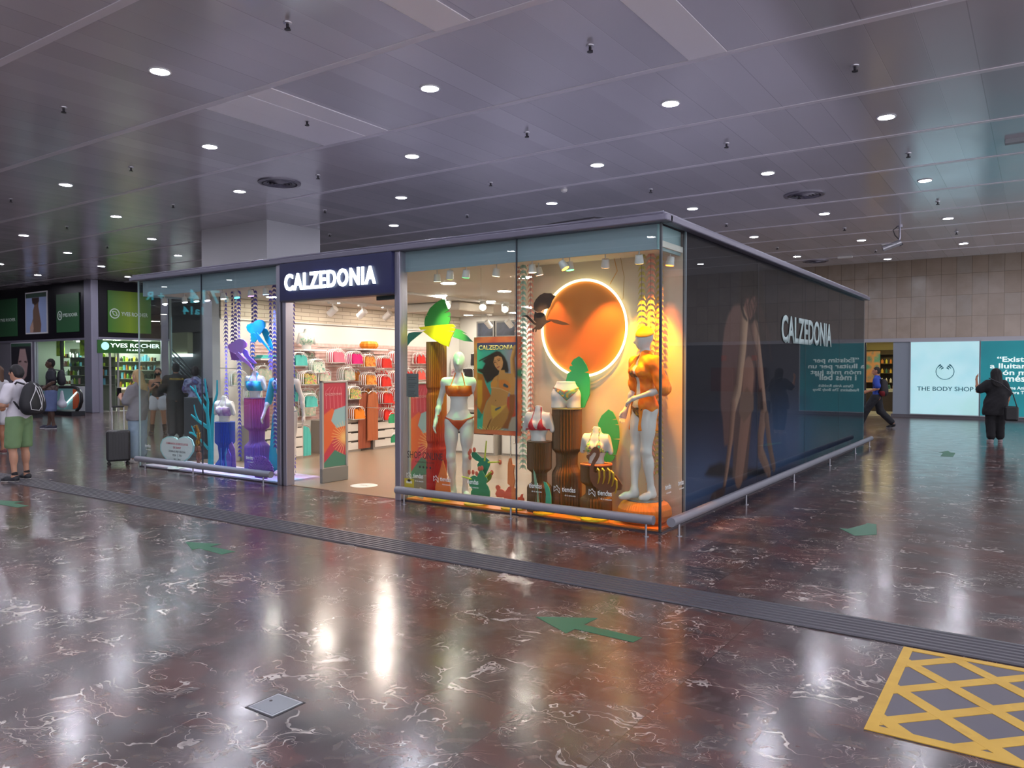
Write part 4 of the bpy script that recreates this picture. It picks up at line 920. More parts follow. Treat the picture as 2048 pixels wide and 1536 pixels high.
t, f = bust((-7.509, .36, zU), R(18), 'white headless bust in a white and lilac bikini top on the blue pedestal', None, k=1.0); f.skin('bikini_top', prints('lilac', ['#d8d0e4','#a078b0','#e8e4f0'], 5), .007, band_top(1.21, 1.35)); shift(t, f.z0)
# full mannequins ----------------------------------------------------------------
def mannequin(loc, rz, lab, pose, h=1.80, yaw=0, curl=.3):
    P = fig(h, True, .97, pose, True, curl, True, yaw); t = thing('mannequin', lab, 'mannequin', loc, rz); f = Fig(P, t, .0065); f.body(MAN); return t, f
t, f = mannequin((-2.816, .36, .045), R(30), 'white female mannequin in an orange crop top and orange bikini brief, right window', dict(elR=(-.235,.02,1.15), wrR=(-.27,-.08,.92), elL=(.225,.04,1.15), wrL=(.20,.05,.90), hiL=(.09,0,.9), anL=(.07,.03,.085), anR=(-.075,.02,.085), toL=(.10,-.12,.03), toR=(-.10,-.13,.03)), 1.80)
f.skin('crop_top', M('#d9671a', .5), .008, band_top(1.215, 1.345)); f.skin('bikini_brief', M('#b8481c', .5), .007, brief())
MB().lathe([(.16, -.02), (.16, .0)], (f.root.location.x, .36, .05), 32).build('base_plate', M('#c9c4b8', .3), t)
t.children[-1].name = 'base_plate'
P2 = dict(elL=(.265,.05,1.13), wrL=(.055,-.165,1.03), hdL=(-.85,-.15,-.35), pnL=(0,.5,-.6), elR=(-.235,.04,1.15), wrR=(-.26,-.06,.90), hiL=(.085,0,.9), knL=(.075,-.03,.49), anL=(.055,.05,.09), toL=(.09,-.10,.028), knR=(-.09,-.05,.49), anR=(-.03,-.10,.09), toR=(-.045,-.25,.028))
t, f = mannequin((ox+.0, oy-.01, .272), R(-32), 'white female mannequin in an open orange shirt and orange headscarf at the glass corner', P2, 1.80, -.75)
OS = noise_mat('orange crinkled shirt', [(.35, '#e06c04'), (.55, '#f08c10'), (.75, '#cc5a02')], 9, .6)
P = f.P; slv = lambda n: [cap(P['_J']['sh'+n], P['_J']['el'+n], .050, .060)]
def openf(X, Y, Z): return np.maximum(-(np.abs(X+.02)-(.035+.10*np.clip(1.42-Z, 0, .5))), Y-.02)*-1*-1
f.wear('shirt', OS, pick(P, ['torso','bust'])+slv('L')+slv('R')+[cap(V3(-.02,0,.95), V3(-.02,0,.72), .125, .16, .75)], .014, [((0,0,.70),(0,0,-1))], .04, lambda X, Y, Z: -np.maximum(np.abs(X+.03)-(.03+.09*np.clip(1.44-Z, 0, .6)), Y+.02), .004)
f.skin('bikini_top', prints('dark floral', ['#c9762a','#5a4a3a','#d8a03a'], 20), .006, tri_top); f.skin('bikini_brief', prints('dark floral brief', ['#c9762a','#5a4a3a','#d8a03a'], 20), .006, brief())
hh = P['_hh']; c0 = hh(0, 0, .035)
f.skin('headscarf', M('#e09a1a', .5), .008, lambda X, Y, Z: np.maximum(c0[2]+.012-Z+.55*((X-c0[0])*.68-(Y-c0[1])*.73)*-1, 1.5-Z))
t, f = mannequin((-6.278, .55, .03), R(35), 'white female mannequin in turquoise beachwear half hidden by the doorway post', dict(elR=(-.25,.02,1.15), wrR=(-.31,-.06,.92), elL=(.235,.02,1.15), wrL=(.27,-.02,.90)), 1.76)
f.skin('bikini_top', prints('turquoise top', ['#2aa8c0','#5a88b0','#1c6a80'], 14), .007, band_top(1.22, 1.36)); f.skin('bikini_brief', prints('patterned brief', ['#3a4a60','#9aa8b0','#3a6a80'], 20), .007, brief())
f.wear('wrap', M('#2fa0b8', .6), [cap(V3(-.19,.0,1.40), V3(-.26,.02,1.10), .055, .055), cap(V3(-.12,.03,.86), V3(-.16,.02,.15), .09, .11, .6)], .0, (), .03, lambda X, Y, Z: X+.10)
# cut-out shapes ----------------------------------------------------------------
def cut(name, lab, cat, poly, y, mat, th=.012, parent=None, group=None):
    if parent is None:
        cxm = sum(p[0] for p in poly)/len(poly); zm = min(p[1] for p in poly); t = MB().prism(poly, y-th/2, y+th/2).build(name, mat); 
        return tag(t, lab, cat, group)
    return MB().prism(poly, y-th/2, y+th/2).build(name, mat, parent)
G1 = M('#2f9e62', .45); G2 = M('#3c9c60', .45); G3 = M('#3f8f74', .5)
# paper palm on the red column
t = thing('paper_palm_leaves', 'cluster of green and yellow paper palm leaves on top of the tall red column', 'leaf decoration', (-3.292, .5, 2.0))
q = MB().prism([(-3.496,2.182),(-3.507,2.218),(-3.5,2.277),(-3.48,2.324),(-3.449,2.314),(-3.467,2.338),(-3.414,2.415),(-3.323,2.475),(-3.217,2.52),(-3.172,2.518),(-3.142,2.444),(-3.105,2.373),(-3.18,2.344),(-3.09,2.355),(-3.079,2.332),(-3.076,2.303),(-3.128,2.299),(-3.077,2.291),(-3.08,2.251),(-3.106,2.194),(-3.293,2.182)], .514, .526).build('upright_leaf', M('#3f9a44', .45), t)
MB().prism([(-3.462,2.163),(-3.234,2.179),(-2.969,2.188),(-2.911,2.186),(-2.865,2.151),(-2.955,2.145),(-2.868,2.134),(-2.886,2.098),(-3.013,2.11),(-2.894,2.087),(-2.941,2.012),(-2.977,1.908),(-3.087,1.941),(-3.25,2.019),(-3.393,2.109),(-3.332,2.133),(-3.431,2.13)], .354, .366).build('yellow_leaf', M('#e2dc14', .45), t)
MB().prism([(-3.049,2.067),(-3.019,2.141),(-2.946,2.127),(-2.837,2.073),(-2.924,2.092),(-2.837,2.05),(-2.737,1.968),(-2.874,1.982),(-3.063,2.038)], .545, .555).build('drooping_leaf', G3, t)
MB().prism([(-3.81,2.103),(-3.707,2.118),(-3.565,2.112),(-3.643,2.069),(-3.771,1.993),(-3.835,1.934),(-3.835,2.043)], .545, .555).build('drooping_leaf', G3, t)
cut('paper_leaf', 'large green paper monstera leaf overlapping the lower edge of the neon ring', 'leaf decoration', [(-1.231,1.777),(-1.189,1.749),(-1.134,1.676),(-1.111,1.611),(-1.161,1.594),(-1.106,1.587),(-1.092,1.506),(-1.092,1.344),(-1.16,1.196),(-1.281,1.185),(-1.357,1.24),(-1.395,1.371),(-1.4,1.503),(-1.376,1.585),(-1.329,1.61),(-1.358,1.635),(-1.348,1.668),(-1.311,1.668),(-1.334,1.696),(-1.301,1.741)], .55, G1)
tag(MB().cyl((-0.893, .575, .03), (-0.893, .575, .9), .006, n=6).build('leaf_stand', M('#3f8f5c', .5)), 'thin green rod carrying the leaf behind the floral bikini bust', 'stand')
cut('paper_leaf', 'green paper monstera leaf behind the floral bikini bust', 'leaf decoration', [(-0.861,1.183),(-0.809,1.159),(-0.777,1.11),(-0.765,1.085),(-0.817,1.069),(-0.757,1.075),(-0.74,1.025),(-0.784,1.017),(-0.735,1.012),(-0.727,0.946),(-0.726,0.867),(-0.808,0.856),(-0.728,0.851),(-0.744,0.765),(-0.767,0.684),(-0.819,0.675),(-0.775,0.669),(-0.799,0.624),(-0.839,0.6),(-0.904,0.603),(-0.953,0.702),(-0.97,0.92),(-0.991,1.022),(-0.946,1.111)], .56, G2)
# heron flying across the ring
t = thing('paper_heron', 'dark brown paper heron flying with raised wing in front of the neon ring', 'bird cutout', (-1.709, .42, 2.2)); HB = M('#3d2b22', .6)
MB().prism([(-1.944,2.253),(-1.852,2.262),(-1.802,2.226),(-1.753,2.175),(-1.718,2.165),(-1.758,2.2),(-1.753,2.258),(-1.738,2.299),(-1.718,2.285),(-1.664,2.287),(-1.616,2.269),(-1.601,2.236),(-1.596,2.194),(-1.519,2.184),(-1.596,2.157),(-1.625,2.129),(-1.655,2.097),(-1.694,2.086),(-1.718,2.091),(-1.728,2.062),(-1.738,2.062),(-1.733,2.091),(-1.758,2.092),(-1.762,2.063),(-1.772,2.063),(-1.777,2.092),(-1.723,2.132),(-1.762,2.154),(-1.822,2.206),(-1.862,2.241)], .415, .425).build('body_and_neck', HB, t)
MB().prism([(-1.743,2.322),(-1.739,2.388),(-1.709,2.436),(-1.66,2.479),(-1.597,2.504),(-1.559,2.498),(-1.502,2.495),(-1.492,2.478),(-1.449,2.464),(-1.492,2.409),(-1.52,2.345),(-1.54,2.322),(-1.607,2.316),(-1.655,2.289),(-1.694,2.291)], .385, .395).build('raised_wing', M('#4a352a', .6), t)
MB().prism([(-1.626,2.212),(-1.491,2.199),(-1.377,2.162),(-1.32,2.136),(-1.415,2.135),(-1.529,2.163)], .495, .505).build('far_wing', M('#8a6238', .6), t)
# ring with gas-lit tube on the back wall
rx, ry, rz_ = (-1.198,0.58,2.099); rr = .545; 
t = thing('neon_ring', 'large glowing white neon ring on the orange back wall', 'neon ring', (rx, ry, rz_))
MB().tube([(rx+rr*math.cos(2*math.pi*k/96), ry, rz_+rr*math.sin(2*math.pi*k/96)) for k in range(96)], .014, 8, True).build('glowing_tube', M('#fff3c0', .5, 0, 5.0, ecol='#ffeeb0'), t, True)
MB().cyl((rx, .60, rz_), (rx, .615, rz_), rr-.01, n=72).build('disc', M('#d08040', .28), t)
MB().tube([(rx+.33,.6,rz_+.48),(rx+.42,.6,rz_+.62),(rx+.37,.6,rz_+.80),(rx+.36,.6,CZ)], .004, 5).build('supply_wire', M('#c98a2a', .5), t)
MB().tube([(rx+.48,.62,rz_+.30),(rx+.50,.61,rz_+.55),(rx+.46,.6,CZ)], .003, 5).build('supply_wire', M('#9a7a3a', .5), t)
# flamingo in front of pedestal C
t = thing('paper_flamingo', 'brown paper flamingo with curled golden feathers', 'bird cutout', (-0.727, .10, .4)); FB = M('#7a4a2c', .5)
MB().prism([(-0.856,0.659),(-0.884,0.692),(-0.884,0.713),(-0.844,0.729),(-0.833,0.758),(-0.817,0.786),(-0.79,0.809),(-0.759,0.811),(-0.735,0.791),(-0.726,0.757),(-0.731,0.716),(-0.754,0.673),(-0.789,0.622),(-0.801,0.58),(-0.801,0.538),(-0.766,0.534),(-0.712,0.552),(-0.589,0.561),(-0.529,0.518),(-0.491,0.467),(-0.461,0.429),(-0.472,0.38),(-0.528,0.368),(-0.589,0.336),(-0.68,0.341),(-0.742,0.363),(-0.796,0.393),(-0.828,0.439),(-0.845,0.507),(-0.845,0.583),(-0.813,0.655),(-0.774,0.72),(-0.766,0.741),(-0.79,0.753),(-0.813,0.738),(-0.829,0.716),(-0.848,0.701)], .095, .105).build('body', FB, t)
for k, (a, b) in enumerate((((385,1050),(330,1280)),((460,1050),(450,1270)),((545,1050),(575,1260)),((600,1090),(600,1260)),((650,1200),(690,1290)))):
    p = [(-0.708,0.59),(-0.65,0.594),(-0.586,0.599),(-0.544,0.575),(-0.506,0.503)][k]; w = (.0, .03, .03, .03, .03)[k]
    MB().tube([(p[0]-.055, .09, p[1]-.03), (p[0]-.02, .05, p[1]+.0), (p[0]+.012, .03, p[1]-.02), (p[0]+.012, .035, p[1]-.09), (p[0]-.015, .06, p[1]-.15), (p[0]-.04, .09, p[1]-.17)], [.004,.009,.011,.010,.007,.003], 8).build('curled_feather', M('#c9a42a', .35), t, True)
# cacti
def disc_base(x, y, r, par): MB().lathe([(r, .031), (r, .046)], (x, y, 0), 28).build('round_base', M('#d9b81e', .5), par)
CG = M('#3f8f62', .5); CG2 = M('#7a8a3a', .5); CR = M('#d0644c', .5); x = -2.367; t = thing('paper_cactus', 'green paper cactus with red fruits and yellow spikes, right window', 'cactus cutout', (x, .14, .03))
MB().prism([(-2.464,0.081),(-2.46,0.181),(-2.441,0.207),(-2.487,0.253),(-2.495,0.314),(-2.464,0.354),(-2.417,0.373),(-2.371,0.362),(-2.356,0.387),(-2.333,0.432),(-2.295,0.441),(-2.272,0.406),(-2.242,0.372),(-2.219,0.331),(-2.242,0.292),(-2.212,0.258),(-2.189,0.205),(-2.189,0.108)], .134, .146).build('lower_pads', CG, t)
MB().prism([(-2.362,0.417),(-2.4,0.445),(-2.412,0.494),(-2.385,0.533),(-2.431,0.543),(-2.486,0.576),(-2.501,0.619),(-2.478,0.642),(-2.431,0.642),(-2.385,0.608),(-2.346,0.579),(-2.285,0.589),(-2.247,0.561),(-2.229,0.507),(-2.255,0.45),(-2.301,0.366),(-2.331,0.382)], .194, .206).build('upper_pads', M('#2f8a66', .5), t)
MB().prism([(-2.384,0.075),(-2.338,0.197),(-2.292,0.245),(-2.258,0.186),(-2.262,0.086)], .234, .246).build('back_pad', CG2, t)
MB().prism([(-2.337,0.269),(-2.299,0.397),(-2.261,0.418),(-2.242,0.383),(-2.261,0.325),(-2.307,0.284)], .254, .266).build('back_pad', CG2, t)
for k, (a, b) in enumerate(((565,285),(490,305),(465,350),(480,430),(465,715),(540,715),(610,740),(660,650),(710,635),(1050,520),(900,720))):
    p = (lambda v: v)([(-2.421,0.675),(-2.479,0.659),(-2.498,0.63),(-2.487,0.581),(-2.499,0.403),(-2.44,0.408),(-2.386,0.396),(-2.348,0.455),(-2.31,0.467),(-2.051,0.555),(-2.166,0.425)])[k]
    MB().ell((p[0], .15, p[1]), (.024, .007, .030), 12, 8).build('red_fruit', CR, t, True)
L = [(-2.257,0.556),(-2.215,0.796),(-2.204,0.542),(-2.026,0.563),(-2.242,0.374),(-2.145,0.437),(-2.449,0.327),(-2.577,0.351)]
for k in (0, 2, 4, 6): MB().cyl((L[k][0], .13, L[k][1]), (L[k+1][0], .11, L[k+1][1]), .011, .007, n=8).build('spike', M('#b8c83c', .4), t)
disc_base(x-.03, .16, .15, t)
x = -1.93; t = thing('paper_cactus', 'coral pink paper cactus with a rough split stem, near the window joint', 'cactus cutout', (x, .2, .03)); CP = M('#e06a50', .5)
MB().prism([(-2.031,0.096),(-2.027,0.139),(-2.127,0.136),(-2.15,0.17),(-2.127,0.215),(-2.146,0.244),(-2.139,0.269),(-2.105,0.278),(-2.083,0.262),(-2.086,0.231),(-2.046,0.232),(-2.009,0.208),(-1.965,0.266),(-1.921,0.288),(-1.906,0.108)], .194, .206).build('pads', CP, t)
MB().prism([(-1.931,0.319),(-1.927,0.541),(-1.909,0.608),(-1.887,0.615),(-1.876,0.544),(-1.837,0.535),(-1.851,0.451),(-1.837,0.344),(-1.851,0.278),(-1.823,0.274),(-1.819,0.119),(-1.873,0.114),(-1.88,0.281)], .13, .15).build('stem', M('#e8844a', .5), t)
MB().prism([(-1.83,0.11),(-1.834,0.157),(-1.805,0.166),(-1.777,0.205),(-1.762,0.2),(-1.77,0.169),(-1.748,0.154),(-1.745,0.112)], .194, .206).build('side_pad', CP, t)
disc_base(x+.06, .17, .15, t)
x = -2.921; t = thing('paper_plant', 'orange pointed paper leaf blade in front of the red column', 'leaf decoration', (x, .16, .03))
MB().prism([(-3.02,0.09),(-3.028,0.174),(-3.004,0.272),(-2.957,0.372),(-2.911,0.519),(-2.872,0.426),(-2.85,0.344),(-2.804,0.241),(-2.786,0.106)], .154, .166).build('blade', M('#e8783c', .5), t); disc_base(x, .14, .12, t)
x = -1.427; t = thing('paper_plant', 'pair of teal green pointed paper blades in front of the brown pedestals', 'leaf decoration', (x, .10, .03)); TG = M('#4fae8c', .45)
MB().prism([(-1.54,0.092),(-1.52,0.234),(-1.541,0.348),(-1.561,0.522),(-1.541,0.488),(-1.506,0.351),(-1.492,0.236),(-1.472,0.093)], .095, .105).build('blade', M('#8fb090', .45), t)
MB().prism([(-1.385,0.101),(-1.372,0.252),(-1.392,0.342),(-1.406,0.392),(-1.372,0.384),(-1.331,0.324),(-1.307,0.235),(-1.304,0.103)], .065, .075).build('blade', TG, t); disc_base(x, .11, .12, t)
disc_base.__name__
t = thing('yellow_disc', 'flat yellow disc on the orange display floor behind the right bumper rail end', 'disc', (-0.802, .13, .03)); disc_base(-0.802, .13, .15, t)
# hanging garlands ---------------------------------------------------------------
def garland(x, y, z0, z1, col, lab, w=.045, step=.062):
    t = thing('leaf_garland', lab, 'garland', (x, y, z1)); MB().cyl((x,y,z0), (x,y,z1), .0025, n=5).build('string', M('#5a4a6a', .6), t); m = MB(); z = z0; k = 0
    while z < z1-.01:
        for s in (1, -1):
            a = math.sin(k*.35)*.25; dx = s*w*math.cos(a); dy = s*w*math.sin(a)
            m.add([(x, y, z+.052), (x+dx*.55, y+dy*.55+.004, z+.042), (x+dx, y+dy, z-.014), (x+dx*.5, y+dy*.5-.004, z+.010), (x, y, z+.016)], [(0,1,2,3,4)])
            m.add([(x, y+.003, z+.052), (x+dx*.55, y+dy*.55+.008, z+.042), (x+dx, y+dy+.003, z-.014), (x+dx*.5, y+dy*.5, z+.010), (x, y+.003, z+.016)], [(4,3,2,1,0)])
        z += step; k += 1
    m.build('paper_leaves', col, t, fixn=False); return t
V1 = M('#6a5cc0', .5); V2 = M('#5a4c96', .5); V3m = M('#7a68c8', .5)
for px, y, yb, c, lab in ((452,.62,840,V3m,'leftmost lavender leaf garland in the left window'),(465,.55,720,V2,'violet leaf garland second from the left in the left window'),(471,.68,700,V1,'thin violet leaf garland third from the left, deepest of its group'),(478,.42,915,V1,'long purple leaf garland hanging beside the blue pedestal'),
     (505,.5,735,V2,'violet leaf garland above the turquoise jellyfish'),(511,.62,650,V1,'short lavender garland beside the one above the turquoise jellyfish'),(541,.62,740,V3m,'blue violet garland just left of the rightmost one'),(549,.3,888,V2,'dark violet leaf garland nearest the doorway post in the left window'),(585.5,.62,945,V1,'blue violet leaf garland hanging just inside the doorway')):
    yy = {452:.62}.get(px, y); x = (lambda c0, c1, q: c0+(c1-c0)*q)(*{452:(-6.953,-8.357),465:(-6.797,-8.179),471:(-6.726,-8.098),478:(-6.644,-8.004),505:(-6.332,-7.649),511:(-6.264,-7.571),541:(-5.931,-7.192),549:(-5.844,-7.093),585.5:(-5.457,-6.652)}[px], y)
    dd = 12.03; z0 = 1.65-(yb-735)/1548*dd
    garland(x, y, z0, CZ-.005, c, lab, .05)
gg_, gp_, gy_ = M('#9fbfa8', .6), M('#e09a82', .6), M('#b8ac60', .6)
for x, y, z0, c, lab in ((-1.93, .45, .45, gg_, 'sage green leaf garland beside the framed poster'), (-1.857, .5, .55, gp_, 'coral leaf garland between the poster and the heron'), (-2.08, .58, 1.9, gp_, 'coral leaf garland partly hidden behind the green one'), (-0.437, .5, 1.7, gy_, 'olive leaf garland above the mannequin in the orange shirt'), (-0.332, .5, .4, gp_, 'coral leaf garland behind the head of the mannequin in the orange shirt'), (-0.261, .56, .5, gy_, 'olive leaf garland at the glass corner')):
    garland(x, y, z0, CZ-.005, c, lab, .055)
# framed poster ------------------------------------------------------------------
x0, x1, z0, z1, yp = -2.644, -1.951, .84, 2.02, .45
t = thing('framed_poster', 'framed poster of a curly haired woman in a bikini, in the right window', 'poster', ((x0+x1)/2, yp, z0))
MB().box(x0, x1, yp-.01, yp+.02, z1-.075, z1).box(x0, x1, yp-.01, yp+.02, z0, z0+.06).box(x0, x0+.055, yp-.01, yp+.02, z0+.06, z1-.075).box(x1-.055, x1, yp-.01, yp+.02, z0+.06, z1-.075).build('frame', prints('coral and green patterned frame', ['#c9603c','#d2784a','#c0583c','#2f6a50'], 3.5), t)
P = Paint(x0+.05, x1-.05, z0+.055, z1-.07, 120, 200, '#3fa08c'); U, V = P.U, P.V
P.lay(np.clip((U-(x0+.30))/.25, 0, 1), '#8a8594'); P.lay(np.clip((V-(z1-.16))/.04, 0, 1), '#4a4a6c')
F_ = lambda pts: pts
P.poly([(-2.593,1.592),(-2.506,1.566),(-2.462,1.444),(-2.387,1.306),(-2.452,1.235),(-2.517,1.075),(-2.593,1.161)], '#a85a22', .01); P.poly([(-2.593,1.495),(-2.516,1.496),(-2.517,1.233),(-2.549,1.144),(-2.593,1.178)], '#c9832a', .02)
P.poly([(-2.593,1.152),(-2.517,1.075),(-2.55,1.022),(-2.593,1.029)], '#2f7a6c', .01)
P.poly([(-2.145,1.302),(-2.031,1.313),(-2.021,1.067),(-2.072,1.048),(-2.114,1.115),(-2.176,1.113)], '#b04a2a', .02); P.poly([(-2.134,1.037),(-2.011,1.076),(-2.011,0.88),(-2.134,0.874)], '#9a9484', .02)
P.poly([(-2.302,1.851),(-2.249,1.842),(-2.186,1.782),(-2.145,1.713),(-2.124,1.619),(-2.134,1.585),(-2.197,1.593),(-2.249,1.619),(-2.281,1.55),(-2.355,1.497),(-2.441,1.462),(-2.473,1.496),(-2.516,1.574),(-2.582,1.6),(-2.593,1.636),(-2.516,1.636),(-2.473,1.697),(-2.516,1.732),(-2.441,1.775),(-2.387,1.818)], '#33291f', .02)
P.stroke([(-2.56,1.732),(-2.495,1.758),(-2.408,1.792)], .008, .012, '#33291f', .012)
sk, sk2 = '#b98648', '#7a4c26'
P.limb([(-2.031,1.891),(-2.072,1.755),(-2.062,1.619),(-2.052,1.568)], .028, .04, '#c99a58', sk2, .01)
P.poly([(-2.26,1.619),(-2.186,1.619),(-2.176,1.584),(-2.052,1.576),(-2.026,1.5),(-2.042,1.33),(-2.093,1.303),(-2.114,1.363),(-2.134,1.328),(-2.155,1.259),(-2.15,1.199),(-2.187,1.112),(-2.302,1.031),(-2.452,0.885),(-2.517,0.882),(-2.495,1.129),(-2.452,1.226),(-2.387,1.306),(-2.377,1.384),(-2.393,1.462),(-2.334,1.532),(-2.27,1.567)], sk, .01)
P.poly([(-2.187,1.155),(-2.15,1.191),(-2.114,1.115),(-2.176,0.958),(-2.26,0.894),(-2.463,0.876),(-2.355,1.02)], '#a87a3c', .02); P.poly([(-2.377,1.028),(-2.452,0.885),(-2.474,0.876),(-2.398,1.018)], '#5c3c1c', .015)
P.poly([(-2.114,1.329),(-2.031,1.33),(-2.052,1.117),(-2.114,0.986),(-2.134,0.917),(-2.228,0.921),(-2.145,1.045),(-2.114,1.158)], '#8a5428', .02)
P.poly([(-2.334,1.774),(-2.281,1.791),(-2.228,1.773),(-2.207,1.713),(-2.218,1.653),(-2.249,1.61),(-2.281,1.619),(-2.323,1.662),(-2.35,1.714)], '#c08a58', .008)
P.stroke([(-2.339,1.709),(-2.315,1.713)], .005, .005, '#2a1a14', .006); P.stroke([(-2.283,1.729),(-2.254,1.739)], .005, .005, '#2a1a14', .006)
P.stroke([(-2.344,1.727),(-2.313,1.731)], .003, .003, '#3a241a', .006); P.stroke([(-2.291,1.748),(-2.249,1.756)], .003, .003, '#3a241a', .006)
P.stroke([(-2.304,1.713),(-2.291,1.683)], .003, .004, '#8a5a34', .008); P.stroke([(-2.291,1.651),(-2.262,1.66)], .006, .005, '#8a3a2a', .006)
P.poly([(-2.387,1.462),(-2.334,1.506),(-2.286,1.489),(-2.297,1.429),(-2.334,1.398),(-2.387,1.41)], '#c98a3a', .008); P.poly([(-2.27,1.498),(-2.197,1.507),(-2.134,1.482),(-2.093,1.423),(-2.134,1.362),(-2.207,1.387),(-2.27,1.42)], '#c97a34', .008)
P.stroke([(-2.186,1.439),(-2.145,1.422)], .02, .015, '#3a4a50', .01); P.stroke([(-2.387,1.41),(-2.239,1.395),(-2.103,1.346)], .004, .004, '#c9a070', .006); P.stroke([(-2.286,1.481),(-2.281,1.55)], .003, .003, '#a85a22', .006)
P.poly([(-2.387,1.201),(-2.281,1.17),(-2.155,1.208),(-2.249,1.11),(-2.355,1.029),(-2.382,1.08)], '#c9a040', .01); P.stroke([(-2.313,1.143),(-2.249,1.171)], .014, .01, '#4a5a60', .01); P.stroke([(-2.318,1.255),(-2.315,1.247)], .004, .004, '#3a1c10', .005)
for k in range(14): a = R(15+k*11); P.stroke([(x0+.25, z0+.0), (x0+.25+.3*math.cos(a), z0+.10*math.sin(a)+.0)], .004, .002, '#e8c060', .005)
P.mesh('picture', lambda a, b: (a, yp-.012, b), vcol_mat('poster print', .4), t); B(x0+.03, x1-.03, yp-.009, yp+.012, z0+.04, z1-.04).build('backing', M('#8a8078', .6), t)
text('lettering', 'CALZEDONIA', M('#e8d884', .5), t, (x0+.075, yp-.014, z1-.155), (1,0,0), (0,0,1), width=(x1-x0)*.74, height=.058, bold=.03, ext=.001)
for xx in (x0+.1, x1-.1): MB().cyl((xx, yp, z1), (xx, yp, CZ), .0015, n=5).build('wire', M('#8a8a8a', .4), t)
# left window pieces -------------------------------------------------------------
TQ = M('#2fb0c4', .45); t = thing('paper_coral', 'tall branching turquoise coral cutout in the left window', 'coral cutout', (-7.785, .3, .03))
def branch(m, pts, r0, r1, y): m.tube([(a, y, b) for a, b in pts], [r0+(r1-r0)*i/(len(pts)-1) for i in range(len(pts))], 8)
for pts, r0, r1, y, nm in (([(-7.803,0.058),(-7.798,0.356),(-7.823,0.64),(-7.866,0.925),(-7.845,1.097),(-7.89,1.267),(-7.925,1.473)], .085, .028, .3, 'trunk'), ([(-7.847,0.902),(-7.941,1.014),(-8.035,1.103),(-8.168,1.251),(-8.323,1.347)], .05, .022, .3, 'branch'), ([(-8.158,1.251),(-8.177,1.308),(-8.189,1.36)], .03, .02, .3, 'branch'),
     ([(-7.86,0.696),(-8.002,0.747),(-8.135,0.8),(-8.3,0.881)], .05, .022, .3, 'branch'), ([(-8.116,0.801),(-8.182,0.914),(-8.219,1.046)], .032, .02, .3, 'branch'), ([(-7.785,0.078),(-7.771,0.468),(-7.747,0.812),(-7.697,1.076),(-7.621,1.237),(-7.618,1.452)], .08, .026, .34, 'trunk'),
     ([(-7.855,0.353),(-8.006,0.459),(-8.197,0.553),(-8.293,0.7)], .04, .02, .3, 'branch'), ([(-8.217,0.564),(-8.295,0.584),(-8.354,0.587)], .028, .018, .3, 'branch'), ([(-8.12,0.534),(-8.147,0.649),(-8.224,0.709)], .022, .015, .3, 'branch'), ([(-7.845,1.097),(-7.92,1.152),(-7.966,1.208)], .025, .015, .3, 'branch')):
    m = MB(); branch(m, pts, r0*.75, r1*.75, y)
    o = m.build(nm, TQ, t, True); o.scale.y = .28
HEA = [(-8.361,0.49),(-8.4,0.517),(-8.519,0.534),(-8.661,0.522),(-8.784,0.474),(-8.851,0.382),(-8.849,0.287),(-8.768,0.198),(-8.627,0.113),(-8.366,0.12),(-8.209,0.131),(-8.053,0.21),(-7.936,0.32),(-7.916,0.412),(-7.972,0.511),(-8.086,0.55),(-8.222,0.544),(-8.311,0.516)]
HC = [(-8.367,0.328)][0]; t = thing('heart_sign', 'white heart shaped recycling campaign sign with red and grey text in the left window', 'sign', (HC[0], .1, .03))
MB().prism(HEA, .092, .108).build('heart_board', M('#a8d8d8', .5), t); MB().prism([((a-HC[0])*.93+HC[0], (b-HC[1])*.93+HC[1]) for a, b in HEA], .088, .100).build('white_face', M('#e4e8e8', .5), t)
MB().cyl((HC[0], .1, .03), (HC[0], .1, .28), .02, n=10).lathe([(.16, .031), (.15, .045)], (HC[0], .1, 0), 24).build('stand', M('#dfe5e5', .4), t)
for k, (s, w, c) in enumerate((('CAMPANYA DE RECICLATGE', .60, '#d0405a'), ('DE BANY', .22, '#d0405a'), ('DONA-LI UNA SEGONA', .46, '#6a6a70'), ('VIDA AL TEU', .26, '#6a6a70'), ('BIQUINI', .18, '#6a6a70'))): text('sign_text', s, M(c, .5), t, (HC[0]+.0, .0865, HC[1]+.075-.062*k), (1,0,0), (0,0,1), width=w, height=.034, align='CENTER', bold=.01, ext=.0008)
x = -7.997; t = thing('gold_seahorse', 'brown and golden upright seahorse shaped figure between heart sign and coral', 'figurine', (x, .22, .03)); GD = M('#a5763a', .25, .7)
for k, (a, b, r) in enumerate(((.03,.16,.028),(.16,.30,.045),(.30,.40,.05),(.40,.50,.04),(.50,.62,.035))): MB().lathe([(r*.6, a), (r, a+(b-a)*.3), (r*.9, b-.02), (r*.5, b)], (x+.02*math.sin(k*2), .22, 0), ribs=10, depth=.25).build('body_segment', GD if k > 2 else M('#8a5a4a', .35, .3), t)
MB().tube([(x,.22,.62),(x-.02,.2,.72),(x-.07,.18,.70)], [.03,.028,.012], 8).build('head', GD, t, True)
def jelly(px, c1, c2, lab, y, K):
    t = thing('paper_jellyfish', lab, 'jellyfish cutout', (K[0][0][0], y, K[0][0][1]))
    for nm, pts, yy, c in K[1:]: MB().prism(pts, yy-.006, yy+.006).build(nm, c, t)
T1, T2, T3 = M('#18b4dc', .45), M('#12a2cc', .45), M('#128c98', .5)
